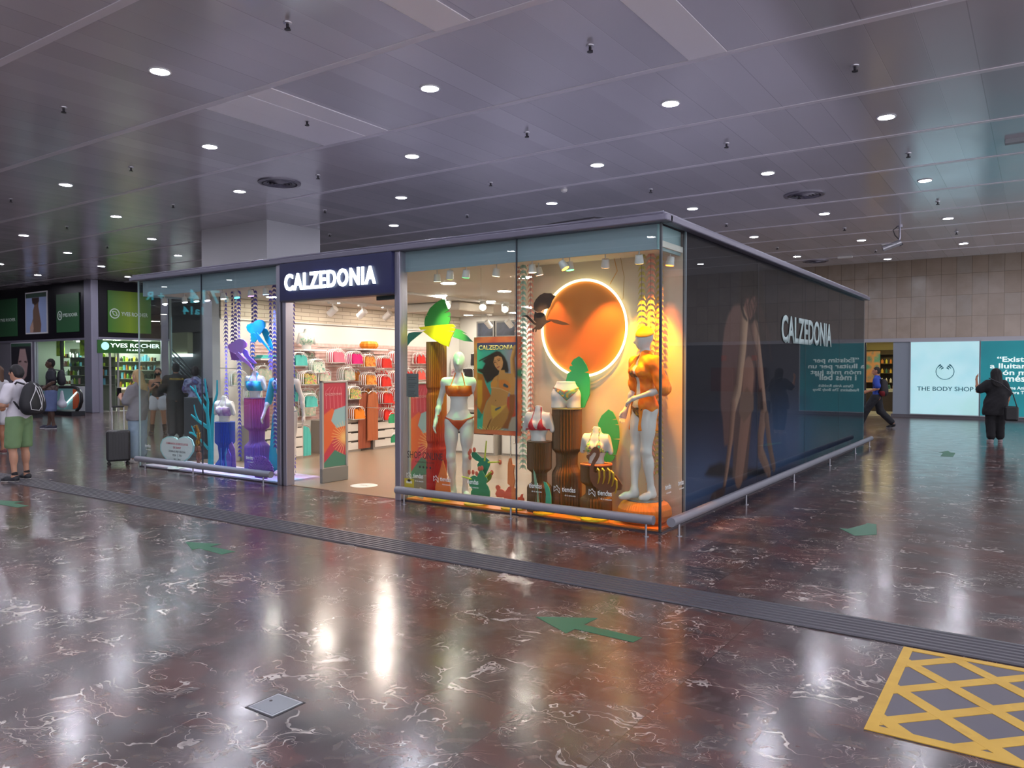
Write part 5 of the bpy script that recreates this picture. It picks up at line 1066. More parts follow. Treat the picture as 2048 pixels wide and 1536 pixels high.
jelly(0, T1, T2, 'bright turquoise paper jellyfish hanging in the left window', .35, [[(-6.687,2.258)],
  ('bell', [(-6.928,2.265),(-6.904,2.304),(-6.826,2.321),(-6.764,2.324),(-6.717,2.352),(-6.64,2.369),(-6.549,2.361),(-6.482,2.32),(-6.482,2.261),(-6.528,2.224),(-6.566,2.186),(-6.597,2.157),(-6.689,2.13),(-6.766,2.166),(-6.843,2.173),(-6.905,2.214)], .35, T1),
  ('tentacles', [(-6.75,2.181),(-6.689,2.159),(-6.658,2.178),(-6.567,2.088),(-6.448,1.988),(-6.359,1.9),(-6.374,1.89),(-6.478,1.969),(-6.598,2.059),(-6.568,2.02),(-6.613,2.03),(-6.689,2.11)], .34, T1), ('tentacles', [(-6.63,2.189),(-6.584,2.247),(-6.509,2.225),(-6.449,2.155),(-6.479,2.136),(-6.42,2.057),(-6.355,1.9),(-6.377,1.901),(-6.451,1.989),(-6.421,1.94),(-6.541,2.05)], .40, T2), ('back_fin', [(-6.92,2.178),(-6.906,2.047),(-6.812,2.036),(-6.765,2.084),(-6.811,2.155)], .42, T3)])
J1, J2, J3 = M('#b482dc', .45), M('#8468cc', .45), M('#70408a', .5)
jelly(0, J1, J2, 'lilac paper jellyfish hanging in the left window, lower than the turquoise one', .30, [[(-7.11,1.968)],
  ('bell', [(-7.328,1.971),(-7.303,2.006),(-7.221,2.03),(-7.173,2.039),(-7.108,2.073),(-7.013,2.086),(-6.918,2.069),(-6.856,2.023),(-6.857,1.974),(-6.936,1.926),(-6.968,1.876),(-7.063,1.847),(-7.143,1.873),(-7.239,1.889),(-7.296,1.93)], .30, J1),
  ('tentacles', [(-7.129,1.878),(-7.049,1.887),(-6.986,1.847),(-6.893,1.786),(-6.769,1.717),(-6.678,1.612),(-6.708,1.618),(-6.831,1.697),(-6.956,1.757),(-6.909,1.727),(-6.987,1.757),(-7.082,1.827)], .29, J1), ('tentacles', [(-7.022,1.888),(-6.974,1.937),(-6.895,1.906),(-6.865,1.836),(-6.742,1.756),(-6.68,1.717),(-6.742,1.707),(-6.866,1.767),(-6.959,1.817)], .34, J2), ('back_fin', [(-7.363,1.912),(-7.308,1.769),(-7.178,1.759),(-7.082,1.778),(-7.209,1.86)], .36, J3)])
x = -6.25; t = thing('paper_sea_fan', 'purple scalloped paper sea fan at the foot of the violet pedestal', 'coral cutout', (x, .12, .03)); cx0, cz0 = [(-6.31,0.091)][0]
pts = []; 
for k in range(37):
    a = R(k*5); r = .30+(.02 if k % 2 else 0); pts.append((cx0+r*math.cos(a)*.95, cz0+.0+r*math.sin(a)*.85))
MB().prism([(p[0], max(.031, p[1])) for p in pts], .115, .125).build('fan', prints('purple speckles', ['#6a3f9c','#8f5fc0','#543a90'], 30), t)
B(cx0-.12, cx0+.12, .10, .14, .03, cz0+.01).build('foot', M('#6a3f9c', .5), t)
for k in range(1, 18): a = R(k*10); MB().cyl((cx0, .112, cz0+.02), (cx0+.30*math.cos(a), .112, cz0+.26*math.sin(a)), .003, n=5).build('rib', M('#8a68b8', .5), t)
for i, (pts, c, lab) in enumerate((([(-7.197,0.085),(-7.243,0.287),(-7.184,0.399),(-7.117,0.295),(-7.11,0.08)], '#6a58b8', 'violet speckled seaweed blade in front of the blue pedestal'), ([(-7.147,0.073),(-7.19,0.456),(-7.122,0.508),(-7.056,0.415),(-7.022,0.07)], '#7a5cb0', 'taller mauve seaweed blade right of the blue pedestal'), ([(-7.442,0.092),(-7.438,0.396),(-7.418,0.398),(-7.408,0.088)], '#3a6ac0', 'thin blue seaweed blade at the foot of the blue pedestal, left'), ([(-7.343,0.093),(-7.35,0.329),(-7.314,0.404),(-7.31,0.095)], '#4a90d0', 'thin light blue seaweed blade at the foot of the blue pedestal, right'))):
    tag(MB().prism([(a, max(b, .031)) for a, b in pts], .19+.02*i, .20+.02*i).build('seaweed_blade', M(c, .5)), lab, 'seaweed cutout')
# ---------------------------------------------------------------- lamps in the two windows
def spot(x, y, z, tx, ty, tz, col, power, lab, size=55, blend=.6, head=True, lens=6.0, group=None):
    t = thing('display_spotlight', lab, 'spotlight', (x, y, z), 0, group); d = (Vector((tx, ty, tz))-Vector((x, y, z))).normalized(); p = Vector((x, y, z))
    MB().cyl(p-d*.09+Vector((0,0,.0)), p, .038, .048, n=16).cyl(p-d*.05, (x-d.x*.05, y-d.y*.05, CZ), .008, n=6).build('lamp_head', M('#cfcfcc', .4), t, True)
    MB().cyl(p+d*.001, p+d*.004, .042, n=16).build('lens', M('#ffffff', .5, 0, lens, ecol=col), t)
    if power:
        L = bpy.data.lights.new('spot', 'SPOT'); L.energy = power*(SPK); L.color = lin(col)[:3]; L.spot_size = R(size); L.spot_blend = blend; L.shadow_soft_size = .03
        o = bpy.data.objects.new('lamp_light', L); COL.objects.link(o); o.parent = t; o.location = d*.012; o.rotation_euler = d.to_track_quat('-Z', 'Y').to_euler()
    return t
ZS = 2.72; SPK = 2.4
spot(-3.109, .3, ZS, -3.2, .45, 1.2, '#fff2c0', 30, 'white display spotlight above the paper palm, first from the doorway in the right window', 60)
spot(-2.545, .15, ZS, -2.85, .35, 1.3, '#20ff70', 45, 'green display spotlight above the mannequin in the crop top', 34)
spot(-2.764, .12, ZS, -3.0, .36, 2.1, '#f6ff20', 40, 'yellow display spotlight aimed at the palm leaves', 40)
spot(-2.178, .25, ZS, -2.6, .35, .6, '#ffe6b0', 26, 'warm display spotlight left of the poster top', 60)
spot(-1.636, .2, ZS, -1.55, .3, .8, '#ffd9a8', 40, 'warm display spotlight above the coral garland', 55)
spot(-1.177, .25, ZS, -.95, .35, .55, '#48ff80', 60, 'green display spotlight above the neon ring', 30)
spot(-0.746, .25, ZS, -1.0, .64, 1.5, '#ff9a50', 60, 'orange display spotlight right of the neon ring top', 60)
spot(-0.308, .16, ZS, -.45, .60, 1.35, '#ffa000', 210, 'amber display spotlight nearest the glass corner', 62)
spot(-1.15, .10, ZS, -.32, .25, 1.35, '#ffae30', 55, 'added amber spotlight brightening the orange shirt, between the ring and the corner, near the glass', 32)  # extra lamp added to brighten the orange shirt from the front
spot(-.12, .5, ZS, -.40, .30, .05, '#ff7a18', 90, 'deep orange display spotlight behind the glass corner', 50)
spot(-1.70, .45, ZS, -1.55, .64, 1.6, '#ff9a78', 30, 'pinkish display spotlight above the heron', 60)
for px, x, y, tg, c, pw, lab in ((331,-9.095,.35,(-8.6,.4,0),'#ffffff',60,'first'),(371,-8.522,.35,(-8.0,.4,0),'#fff0ff',60,'second'),(394,-8.205,.35,(-7.6,.35,.5),'#9ff4ff',70,'third'),(416,-7.911,.35,(-7.4,.35,.6),'#e8d0ff',70,'fourth'),(448,-7.425,.3,(-7.2,.35,.9),'#ffffff',60,'fifth'),
      (475,-7.089,.3,(-6.7,.35,1.2),'#30d8ff',90,'sixth'),(503,-6.685,.25,(-6.6,.35,.4),'#d080ff',80,'seventh'),(533,-6.274,.2,(-6.2,.4,.2),'#80b0ff',80,'eighth')):
    spot(x, y, ZS, *tg, c, pw, '%s display spotlight from the left end of the left window' % lab, 50)
# ---------------------------------------------------------------- shop interior
def ceil_panel():
    t = thing('shop_ceiling_light', 'round recessed ceiling light inside the shop', 'ceiling light', group='recessed lights in the shop ceiling'); MB().lathe([(.115, 0), (.115, -.008), (.102, -.004)], n=24).build('frame', WHT, t, True); MB().lathe([(.10, -.004), (.10, -.012)], n=24).build('diffuser', M('#fff2e4', .5, 0, 185), t); return t
pp = None
for x in (-7.75, -6.5, -5.2, -3.9, -2.6, -1.3):
    for y in (1.5, 2.9, 4.3, 5.7, 7.0):
        pp = ceil_panel() if pp is None else pp; o = pp if pp.location.z == 0 else copy_tree(pp); o.location = (x, y, CZ)
t = thing('light_track', 'white ceiling light track inside the shop behind the right window', 'light track', (-5, 4, CZ)); MB().box(-5.28, -5.24, 1.8, 7.0, CZ-.04, CZ).build('track_rail', WHT, t)
t = thing('light_track', 'white ceiling light track inside the shop in front of the hanger wall', 'light track', (-7.4, 4, CZ)); MB().box(-7.42, -7.38, 1.4, 7.2, CZ-.04, CZ).build('track_rail', WHT, t)
def track(x, y, z, d, lab, e):
    t = thing('track_spotlight', lab, 'spotlight', (x, y, CZ-.04)); p = Vector((x, y, z)); d = Vector(d).normalized()
    MB().box(x-.03, x+.03, y-.09, y+.09, CZ-.07, CZ-.04).cyl((x, y, CZ-.06), p-d*.02, .012, n=8).build('bracket', WHT, t); MB().cyl(p-d*.09, p+d*.09, .062, n=18).build('lamp_head', M('#dedbd6', .4), t, True); MB().cyl(p+d*.09, p+d*.094, .055, n=18).build('lens', M('#fffaf0', .5, 0, e), t)
for i, (x, y, z) in enumerate(((-5.133,3.0,2.926), (-4.836,3.6,2.838), (-4.791,4.2,2.827))): track(-5.26 if 0 else x, y, min(z, 2.72), (.5, -.75, -.45), ('first', 'second', 'third')[i]+' glowing track spotlight from the left, seen through the right window', 14)
for i, (x, y, z) in enumerate(((-7.4,2.53,2.753), (-7.4,3.262,2.764), (-7.4,3.949,2.72))): track(x, y, 2.66, (-.75, -.1, -.55), ('first', 'second', 'third')[i]+' track spotlight from the left, seen through the doorway', 5)
for i, px in enumerate((912, 942, 975, 1012)): track(-6.9+.55*i, 6.6, 2.60, (.2, .6, -.6), 'grey track spotlight at the back of the shop, number %s from the left of four' % ('one','two','three','four')[i], 3)
tag(MB().box(-6.9, -5.6, 3.9, 5.0, CZ-.17, CZ-.006).build('air_conditioner', M('#d8cfc2', .5), bevel=.03), 'cream ceiling air conditioner box inside the shop with a dark slot', 'air conditioner')
# hangers with beachwear
HG = M('#f6f3f1', .35)
def hanger(x, y, z, face, mat, lab, group, kind=0, w=.31, h=.25):
    """face 'x': hangs off the left wall, seen from +X; 'y': off the back wall"""
    U_ = (lambda a, d, b: (x+d, y+a, z+b)) if face == 'x' else (lambda a, d, b: (x+a, y-d, z+b))
    t = thing('hanger', lab, 'swimwear', (x, y, z), 0, group); w2 = w/2
    MB().tube([U_(-w2*.92,0,-h), U_(-w2,0,-h*.75), U_(-w2*.95,0,-.06), U_(-w2*.6,0,-.012), U_(0,0,0), U_(w2*.6,0,-.012), U_(w2*.95,0,-.06), U_(w2,0,-h*.75), U_(w2*.92,0,-h)], .0085, 6).tube([U_(-w2*.95,0,-h), U_(w2*.95,0,-h)], .007, 6).tube([U_(0,0,0), U_(0,0,.03), U_(.015,0,.05)], .004, 5).build('hanger_frame', HG, t, True)
    m = MB(); vs = []; NA, NB = 9, 7
    for b in range(NB):
        for a in range(NA):
            u = -1+2*a/(NA-1); v = b/(NB-1); nar = (.9+.1*v) if kind == 0 else 1
            zz_ = (-.04-(h-.05)*(v+(1-v)*(abs(abs(u)-.5)*1.5)*.45)) if kind == 0 else (-.035-(h-.03)*v); vs.append((u*w2*.90*nar, .014+.018*math.cos(u*math.pi*1.0)**2+.006*math.sin(u*9+v*5), zz_))
    for d in (0, -.008):
        o = len(m.v); m.v += [U_(a, c+d, b) for a, c, b in vs]; m.f += [(o+j*NA+i, o+j*NA+i+1, o+(j+1)*NA+i+1, o+(j+1)*NA+i) for j in range(NB-1) for i in range(NA-1)]
    m.build('swimwear', mat, t, True, fixn=False); return t
c_ = lambda *a, s=22: prints('print '+a[0], list(a), s)
RED = M('#d8281c', .6); COR = M('#e0584c', .6); ORG = c_('#e07c18','#e8a848','#d85a20'); ORP = M('#e8861c', .6); MAG = M('#e0187c', .6); PNK = M('#e87890', .6); GRN = c_('#8fc8a8','#e8e4d8','#5fa890'); TEA = M('#4fb8b0', .6); MUL = c_('#d8746a','#5fa86a','#e8c060','#c05a8a'); BLK = M('#241f24', .6); PAL = c_('#d8b8b0','#a8c0a8','#e0c8b8')
WP = (-8.0,3.53,1.991)
rows = (((-8.1,2.289,1.896), TEA, 'teal', 2, 'top'), ((-8.1,2.639,1.771), GRN, 'mint print', 3, 'top'), ((-8.1,3.133,1.965), PNK, 'pink', 3, 'top'), ((-8.1,3.613,1.935), MAG, 'magenta', 3, 'top'), ((-8.1,3.966,1.88), ORG, 'orange print', 3, 'top'), ((-8.1,4.434,1.855), RED, 'scarlet', 3, 'top'), ((-8.1,4.821,1.953), COR, 'coral', 3, 'top'),
        ((-8.1,2.437,1.558), MUL, 'tropical print', 3, 'second'), ((-8.1,2.856,1.556), PAL, 'pale print', 2, 'second'), ((-8.1,3.4,1.621), PAL, 'pastel print', 3, 'second'), ((-8.1,3.992,1.52), ORG, 'amber print', 3, 'second'), ((-8.1,4.418,1.476), RED, 'bright red', 3, 'second'), ((-8.1,4.819,1.545), COR, 'light red', 3, 'second'),
        ((-8.1,2.457,1.143), TEA, 'sea green', 3, 'third'), ((-8.1,3.489,1.26), MUL, 'multicoloured', 4, 'third'), ((-8.1,4.474,1.136), RED, 'wide red', 3, 'third'), ((-8.1,4.832,1.179), COR, 'salmon', 3, 'third'), ((-8.1,3.593,0.864), ORP, 'plain orange', 4, 'bottom'), ((-8.1,4.487,0.795), RED, 'dark red', 3, 'bottom'), ((-8.1,4.846,0.811), COR, 'coral red', 3, 'bottom'),
        ((-8.1,1.498,1.65), PAL, 'cream print', 2, 'second'), ((-8.1,1.794,1.411), BLK, 'black', 3, 'second'), ((-8.1,1.289,1.307), GRN, 'green leaf print', 2, 'third'), ((-8.1,0.991,1.566), PAL, 'beige', 2, 'second'))
words_ = {0: 'frontmost', 1: 'second', 2: 'third', 3: 'fourth', 4: 'rearmost'}
for (x, y, z), mt, nm, n, row in rows:
    n += 1
    for k in range(n):
        hanger(x+.075*(n-k)-.08, y+.02*k-.02, z+.03, 'x', mt, '%s bikini on white hanger, %s on its peg, %s row, shop wall' % (nm, words_[k], row), 'bikinis on the hanger wall')
    tag(MB().cyl((-8.5, y, z+.075), (x+.15, y, z+.06), .006, n=6).build('display_peg', M('#c8c4c0', .3, .6)), 'metal peg carrying the %s bikinis, %s row' % (nm, row), 'peg')
for zi, z in enumerate((1.98, 1.62, 1.26, .98)): tag(MB().cyl((-8.40, 2.0, z+.05), (-8.40, 6.75, z+.05), .007, n=6).box(-8.5, -8.40, 2.0, 2.02, z+.04, z+.06).box(-8.5, -8.40, 6.7, 6.72, z+.04, z+.06).build('hanging_rail', M('#d8d4d0', .3, .6)), 'thin metal rail along the hanger wall, %s row' % ('top','second','third','bottom')[zi], 'rail')
q = 0
for yi in range(11):
    y = 2.35+.40*yi
    for zi, z in enumerate((1.98, 1.62, 1.26, .98)):
        if (yi+zi) % 2 == 0 and zi < 2 and yi < 9: continue
        if zi == 3 and 3.0 < y < 4.4: continue
        cl = ((TEA,'teal'),(GRN,'leaf print'),(PAL,'pale print'),(PNK,'rose'),(RED,'poppy red'),(ORG,'orange floral'),(ORP,'orange'),(RED,'red'),(COR,'coral'),(RED,'crimson'),(COR,'salmon red'))[(yi+(zi % 2)) % 11]
        for k in range(2): hanger(-8.39+.07*k, y+.03*k, z, 'x', cl[0], '%s bikini, %s of its pair, %s row, %s from the left end' % (cl[1], ('rear','front')[k], ('top','second','third','bottom')[zi], ('first','second','third','fourth','fifth','sixth','seventh','eighth','ninth','tenth','eleventh')[yi]), 'bikinis close to the hanger wall')
for (x, y, z), mt, nm, n in (((-7.943,7.3,1.65), BLK, 'black', 2), ((-7.708,7.3,1.999), BLK, 'black and white', 2), ((-8.166,7.3,1.567), M('#e4e0dc', .6), 'white', 2), ((-9.52,7.3,1.65), c_('#8a4a58','#e0d0d0'), 'burgundy print', 2), ((-9.293,7.3,1.894), M('#e4dcd8', .6), 'ivory', 2), ((-8.468,7.3,1.352), M('#3a2e26', .6), 'brown', 1)):
    x = max(x, -8.3)
    for k in range(n): hanger(x, 7.3-.07*k, z, 'y', mt, '%s swimsuit on white hanger, %s on its peg, far wall of the shop' % (nm, 'nearer' if k else 'farther'), 'swimsuits on the far wall', 1, .30, .30)
# long garments
def garment(x, y, z, L, w, mat, lab):
    t = thing('hanging_garment', lab, 'garment', (x, y, z)); MB().tube([(x,y-w*.4,z-.05),(x,y-w*.2,z-.01),(x,y,z),(x,y+w*.2,z-.01),(x,y+w*.4,z-.05)], .006, 6).tube([(x,y,z),(x,y,z+.05)], .004, 5).build('hanger_frame', HG, t)
    m = MB(); NA, NB = 17, 12; vs = []
    for s in (1, -1):
        for b in range(NB):
            for a in range(NA): u = -1+2*a/(NA-1); v = b/(NB-1); vs.append((x+s*(.022+.01*math.sin(u*14+v*2))*(1-abs(u)**6*.9), y+u*w/2*(.75+.25*min(1, v*4)), z-.03-.05*abs(u)*(1-v)-L*v))
    for o in (0, NA*NB):
        for j in range(NB-1):
            for i in range(NA-1): f = (o+j*NA+i, o+j*NA+i+1, o+(j+1)*NA+i+1, o+(j+1)*NA+i); m.f.append(f if o == 0 else f[::-1])
    m.v = vs; m.build('cloth', mat, t, True, fixn=False)
for k, (px, c, L, w, nm, dx) in enumerate(((0, '#9a5138', 1.10, .34, 'long russet brown dress', .12), (1, '#b0623c', .95, .30, 'rust coloured beach dress', .19), (2, '#d8841c', .72, .28, 'amber orange beach dress', .05), (3, '#e07478', .85, .30, 'pink beach dress', -.02), (4, '#d8382a', .78, .30, 'red beach dress', -.09))):
    (x, y, z) = (-8.05,3.789,1.185); garment(x+dx, y+.05+.16*k, z, L, w, M(c, .7), '%s hanging between the two drawer units' % nm)
x, y, z = (-8.1,2.371,0.614); garment(x+.1, y, z, .55, .34, TEA, 'teal green swimsuit hanging low beside the left drawers')
x, y, z = (-7.6,4.367,0.665); garment(-7.2, y-.5, .79, .18, .22, M('#2f9a6a', .6), 'green bikini top hanging behind the right doorway post'); garment(-7.14, y-.5, .40, .16, .22, M('#2a8a60', .6), 'green bikini brief hanging low behind the right doorway post')
tag(MB().cyl((-8.5, (-7.6,4.367,0.665)[1]-.5, .86), (-7.1, (-7.6,4.367,0.665)[1]-.5, .86), .008, n=6).cyl((-7.14, (-7.6,4.367,0.665)[1]-.5, .86), (-7.14, (-7.6,4.367,0.665)[1]-.5, .50), .004, n=5).build('display_rail', M('#c8c4c0', .3, .6)), 'metal rail carrying the green bikini behind the right doorway post', 'rail')
# drawer units under the hangers
def drawers(x0, x1, y0, y1, lab, n=3, front='x', h=.63):
    t = thing('drawer_unit', lab, 'drawer unit', ((x0+x1)/2, (y0+y1)/2, .006)); B(x0, x1, y0, y1, .006, h).build('carcass', M('#a89f95', .5), t); gp = (h-.09)/n
    for k in range(n):
        a = .05+k*gp
        if front == 'x': o = B(x1, x1+.018, y0+.03, y1-.03, a, a+gp-.045).build('drawer', M('#e3ddd4', .45), t); B(x1-.004, x1+.004, y0+.04, y1-.04, a+gp-.05, a+gp-.012).build('grip_slot', M('#2e2824', .6), o); B(x1, x1+.018, (y0+y1)/2-.12, (y0+y1)/2+.12, a+gp-.047, a+gp-.03).build('lip', M('#e3ddd4', .45), o)
        else: o = B(x0+.03, x1-.03, y0-.018, y0, a, a+gp-.045).build('drawer', M('#e3ddd4', .45), t); B(x0+.04, x1-.04, y0-.004, y0+.004, a+gp-.05, a+gp-.012).build('grip_slot', M('#2e2824', .6), o)
Y0, Y1, Y2, Y3 = 3.118, 3.761, 4.107, 4.855
drawers(-8.48, -7.95, Y0-.15, Y1, 'white three drawer unit left of the hanging dresses'); drawers(-8.48, -7.95, Y2, Y3+.15, 'white three drawer unit right of the hanging dresses')
drawers(-8.48, -7.95, 2.003, 2.32, 'white three drawer unit at the left, behind the doorway garland'); drawers(-8.48, -7.95, 1.382, 1.871, 'white three drawer unit seen behind the violet pedestal')
tag(B(-8.4, -8.0, Y1+.03, Y2-.03, .006, .22).build('plinth_box', M('#6a625c', .6)), 'low grey box under the hanging dresses', 'box')
gx, gy, _ = (-5.272,4.565,0.0); t = drawers(gx-1.0, gx, gy, gy+.7, 'white drawer cabinet behind the cactus, seen through the right window', 2, 'y', .85); drawers(gx+.08, gx+.75, gy+.1, gy+.8, 'white drawer cabinet behind the poster bottom, right of its twin', 2, 'y', .85)
m = thing('clothes_rail', 'low chrome clothes rail behind the poster bottom, seen through the right window', 'clothes rail', (-2.9, 2.2, .006)); MB().tube([(-3.3,2.2,.006),(-3.3,2.2,.95),(-2.5,2.2,.95),(-2.5,2.2,.006)], .012, 8).build('frame', M('#c8c8c8', .25, .9), m, True)
for k in range(4): hanger(-3.15+.16*k, 2.2, .90, 'x', M(('#d8b8a8','#e0cfc4','#c8a090','#d8c8bc')[k], .6), '%s top on the low clothes rail behind the poster' % ('beige','ivory','rose','sand')[k], 'tops on the low rail', 1, .34, .34)
# shelves, busts, pictures on the walls
bx, by, bz = (-8.25,2.664,2.006); tag(B(-8.5, -8.0, by-.28, by+.28, bz-.05, bz-.02).build('wall_shelf', M('#efeae6', .4)), 'white wall shelf under the small green bikini bust in the shop', 'shelf')
t, f = bust((bx, by, bz-.02), R(60), 'small white bust in a green print bikini top on the wall shelf inside the shop', None, k=.95); f.skin('bikini_top', GRN, .006, band_top(1.21, 1.33)); shift(t, f.z0)
hx, hy, hz = (-8.2,4.25,2.037); tag(B(-8.5, -8.0, hy-.35, hy+.35, hz-.04, hz-.01).build('wall_shelf', M('#efeae6', .4)), 'white wall shelf carrying the orange bag', 'shelf')
tag(MB().lathe([(.14, 0), (.19, .05), (.19, .10), (.15, .15), (.06, .16)], (hx, hy, hz-.01), ribs=14, depth=.06).build('orange_bag', ORP), 'round orange woven bag on the wall shelf inside the shop', 'bag')
hx, hy, hz = (-8.2,1.736,1.818); tag(B(-8.5, -8.0, hy-.3, hy+.3, hz-.04, hz-.01).build('wall_shelf', M('#efeae6', .4)), 'white wall shelf seen beyond the turquoise jellyfish', 'shelf')
tag(MB().box(hx-.1, hx+.12, hy-.22, hy+.1, hz-.01, hz+.02).box(hx-.08, hx+.1, hy-.18, hy+.12, hz+.02, hz+.05).build('folded_towel', TEA, bevel=.008), 'folded teal towels on the wall shelf beyond the turquoise jellyfish', 'towel')
slat = noise_mat('pinkish slat wall', [(.4, '#e0c4bc'), (.6, '#d4b0a8')], 12, .6); struct('trim_40', B(-8.5, -8.485, 1.6, 6.8, .65, 2.12), slat)
m = MB()
for k in range(22): m.box(-8.487, -8.475, 1.6, 6.8, .68+k*.065, .695+k*.065)
struct('trim_41', m, M('#c49a92', .5))
for i, (a, b, lab) in enumerate(((-7.947, -7.437, 'left'), (-7.394, -6.804, 'right'))):
    z0, z1 = 2.359, 2.637; t = thing('wall_picture', 'dark photograph on the far wall of the shop, %s of two' % lab, 'picture', (a, 7.57, z0)); B(a, b, 7.56, 7.6, z0, z1+.1).build('frame', M('#7a7672', .5), t); B(a+.04, b-.04, 7.552, 7.562, z0+.03, z1+.06).build('photo', prints('dark photo', ['#1e2028','#3a3e4c','#22242c'], 3), t)
# ---------------------------------------------------------------- green cosmetics shop at the left
FY = 7.5; FX = -25.3; DP = M('#120f18', .3, spec=.25); PIL = M('#8d8b9c', .35, .5); PG = M('#2f5f3c', .4); WHL = M('#d8e8e0', .5)
struct('wall_left_shop', B(-42, -25.75, FY, FY+.1, 2.72, H), DP); struct('wall_left_shop.001', B(FX-.1, FX, 7.75, 10.5, 2.72, H), DP)
struct('trim_50', B(-25.78, FX+.03, FY-.05, 7.72, 0, H), PIL, bevel=.02); struct('trim_51', B(-42, FX, FY-.04, FY+.02, 2.66, 2.74), PIL); struct('trim_52', B(FX-.02, FX+.04, 7.7, 10.5, 2.70, 2.77), PIL)
struct('trim_53', B(FX-.06, FX+.03, 10.15, 10.45, 0, H), PIL); struct('trim_54', B(FX-.06, FX+.02, 7.72, 7.86, 0, 2.7), PIL)
struct('wall_left_low', B(-42, -25.75, FY, FY+.12, 0, .95), M('#b9b7bf', .4))
struct('window_7', B(-27.55, -25.8, FY+.02, FY+.05, .95, 2.66), GLASS); struct('window_8', B(-29.6, -27.6, FY+.02, FY+.05, .95, 2.66), GLASS)
struct('trim_55', B(-27.62, -27.56, FY-.02, FY+.08, .95, 2.7), M('#26242c', .4)); struct('trim_56', B(-29.75, -29.6, FY-.04, FY+.1, 0, 2.7), PIL); struct('trim_57', B(-42, -29.75, FY, FY+.1, .95, 2.66), M('#77757f', .4))
def greenpanel(x0, x1, z0, z1, lab, face='y', mat=PG):
    t = thing('brand_panel', lab, 'sign panel', (x0 if face == 'y' else FX, FY if face == 'y' else x0, z0)); w = x1-x0; zc = z0+(z1-z0)*.44
    if face == 'y':
        B(x0, x1, FY-.035, FY-.012, z0, z1).build('panel', mat, t); m = MB(); arcs(m, x0+w*.16, zc, .16, 0, 360, .018, .018, FY-.037, 28); arcs(m, x0+w*.14, zc-.03, .09, -20, 110, .014, .014, FY-.037); arcs(m, x0+w*.18, zc+.03, .09, 160, 290, .014, .014, FY-.037)
        m.build('emblem', WHL, t); text('lettering', 'YVES ROCHER', WHL, t, (x0+w*.30, FY-.039, zc-.06), (1,0,0), (0,0,1), width=w*.64, height=.13, bold=.02)
    else:
        B(FX+.012, FX+.035, x0, x1, z0, z1).build('panel', mat, t); m = MB(); v0 = len(m.v); arcs(m, 0, 0, .17, 0, 360, .018, .018, 0, 28); arcs(m, -.03, -.03, .11, -30, 130, .013, .013, 0); arcs(m, .04, .04, .11, 150, 310, .013, .013, 0)
        m.v = [(FX+.037-v[1], x0+w*.15+v[0], zc+.02+v[2]) for v in m.v]; m.build('emblem', WHL, t); text('lettering', 'YVES ROCHER', WHL, t, (FX+.039, x0+w*.30, zc-.05), (0,1,0), (0,0,1), width=w*.62, height=.15, bold=.02)
greenpanel(-33.165, -31.055, 2.92, 4.45, 'dark green brand panel at the far left edge above the shop windows'); greenpanel(-27.834, -26.161, 2.98, 4.42, 'dark green brand panel beside the grey pillar, facing the hall')
gp = NT('green gradient panel'); g1 = gp.n('NewGeometry'); s1 = gp.n('SeparateXYZ'); gp.l(g1.outputs['Position'], s1.inputs[0]); gp.l(gp.ramp(gp.math('DIVIDE', gp.math('SUBTRACT', s1.outputs[1], 8.1), 1.6), [(0, '#3f7a24'), (.5, '#7f9c20'), (1, '#3c7a30')]), gp.b.inputs['Base Color']); gp.b.inputs['Roughness'].default_value = .3
greenpanel(8.06, 9.733, 2.95, 4.50, 'lime green brand panel right of the grey pillar, partly behind the shop glass', 'x', gp.m)
x0, x1, z0, z1 = -30.287, -28.614, 3.024, 4.568
t = thing('wall_poster', 'tall poster of a bare back and raised arms against blue sky between two green panels', 'poster', (x0, FY, z0)); B(x0-.05, x1+.05, FY-.03, FY, z0-.05, z1+.05).build('frame', M('#d5d5da', .5), t)
P = Paint(x0, x1, z0, z1, 50, 90, '#8fa0c8'); w = x1-x0; hgt = z1-z0; f = lambda l: [(x0+a*w, z0+b*hgt) for a, b in l]
P.lay(np.clip((P.V-(z1-hgt*.12))/.02, 0, 1), '#3a4f44'); P.poly(f([(.25,0),(.2,.12),(.35,.35),(.35,.55),(.42,.68),(.32,.88),(.65,.88),(.62,.66),(.68,.45),(.75,.2),(.72,0)]), '#6e5648', .03); P.poly(f([(.2,.0),(.2,.15),(.35,.3),(.38,.1),(.35,0)]), '#b09080', .04); P.poly(f([(.30,.88),(.33,.74),(.48,.70),(.66,.78),(.66,.88)]), '#3b2c28', .04)
P.mesh('picture', lambda a, b: (a, FY-.034, b), vcol_mat('sky poster', .35), t)
x0, x1, z0, z1 = -31.6, -29.9, .98, 2.62
t = thing('wall_poster', 'dark framed poster of a face with loose hair, lower left wall by the windows', 'poster', (x0, FY, z0)); B(x0-.05, x1+.05, FY-.03, FY, z0-.05, z1+.05).build('frame', M('#b5b3bd', .5), t)
P = Paint(x0, x1, z0, z1, 50, 60, '#2a2830'); w = x1-x0; hgt = z1-z0; P.lay(np.clip((P.V-(z1-.14))/.02, 0, 1), '#3a5a48'); P.poly(f([(.40,.2),(.34,.5),(.45,.86),(.72,.86),(.84,.5),(.76,.2),(.6,.1)]), '#b89a98', .05); P.stroke(f([(.40,.55),(.5,.56)]), .03, .03, '#2a1c1c', .03); P.stroke(f([(.68,.55),(.78,.54)]), .03, .03, '#2a1c1c', .03)
P.mesh('picture', lambda a, b: (a, FY-.034, b), vcol_mat('portrait poster', .35), t)
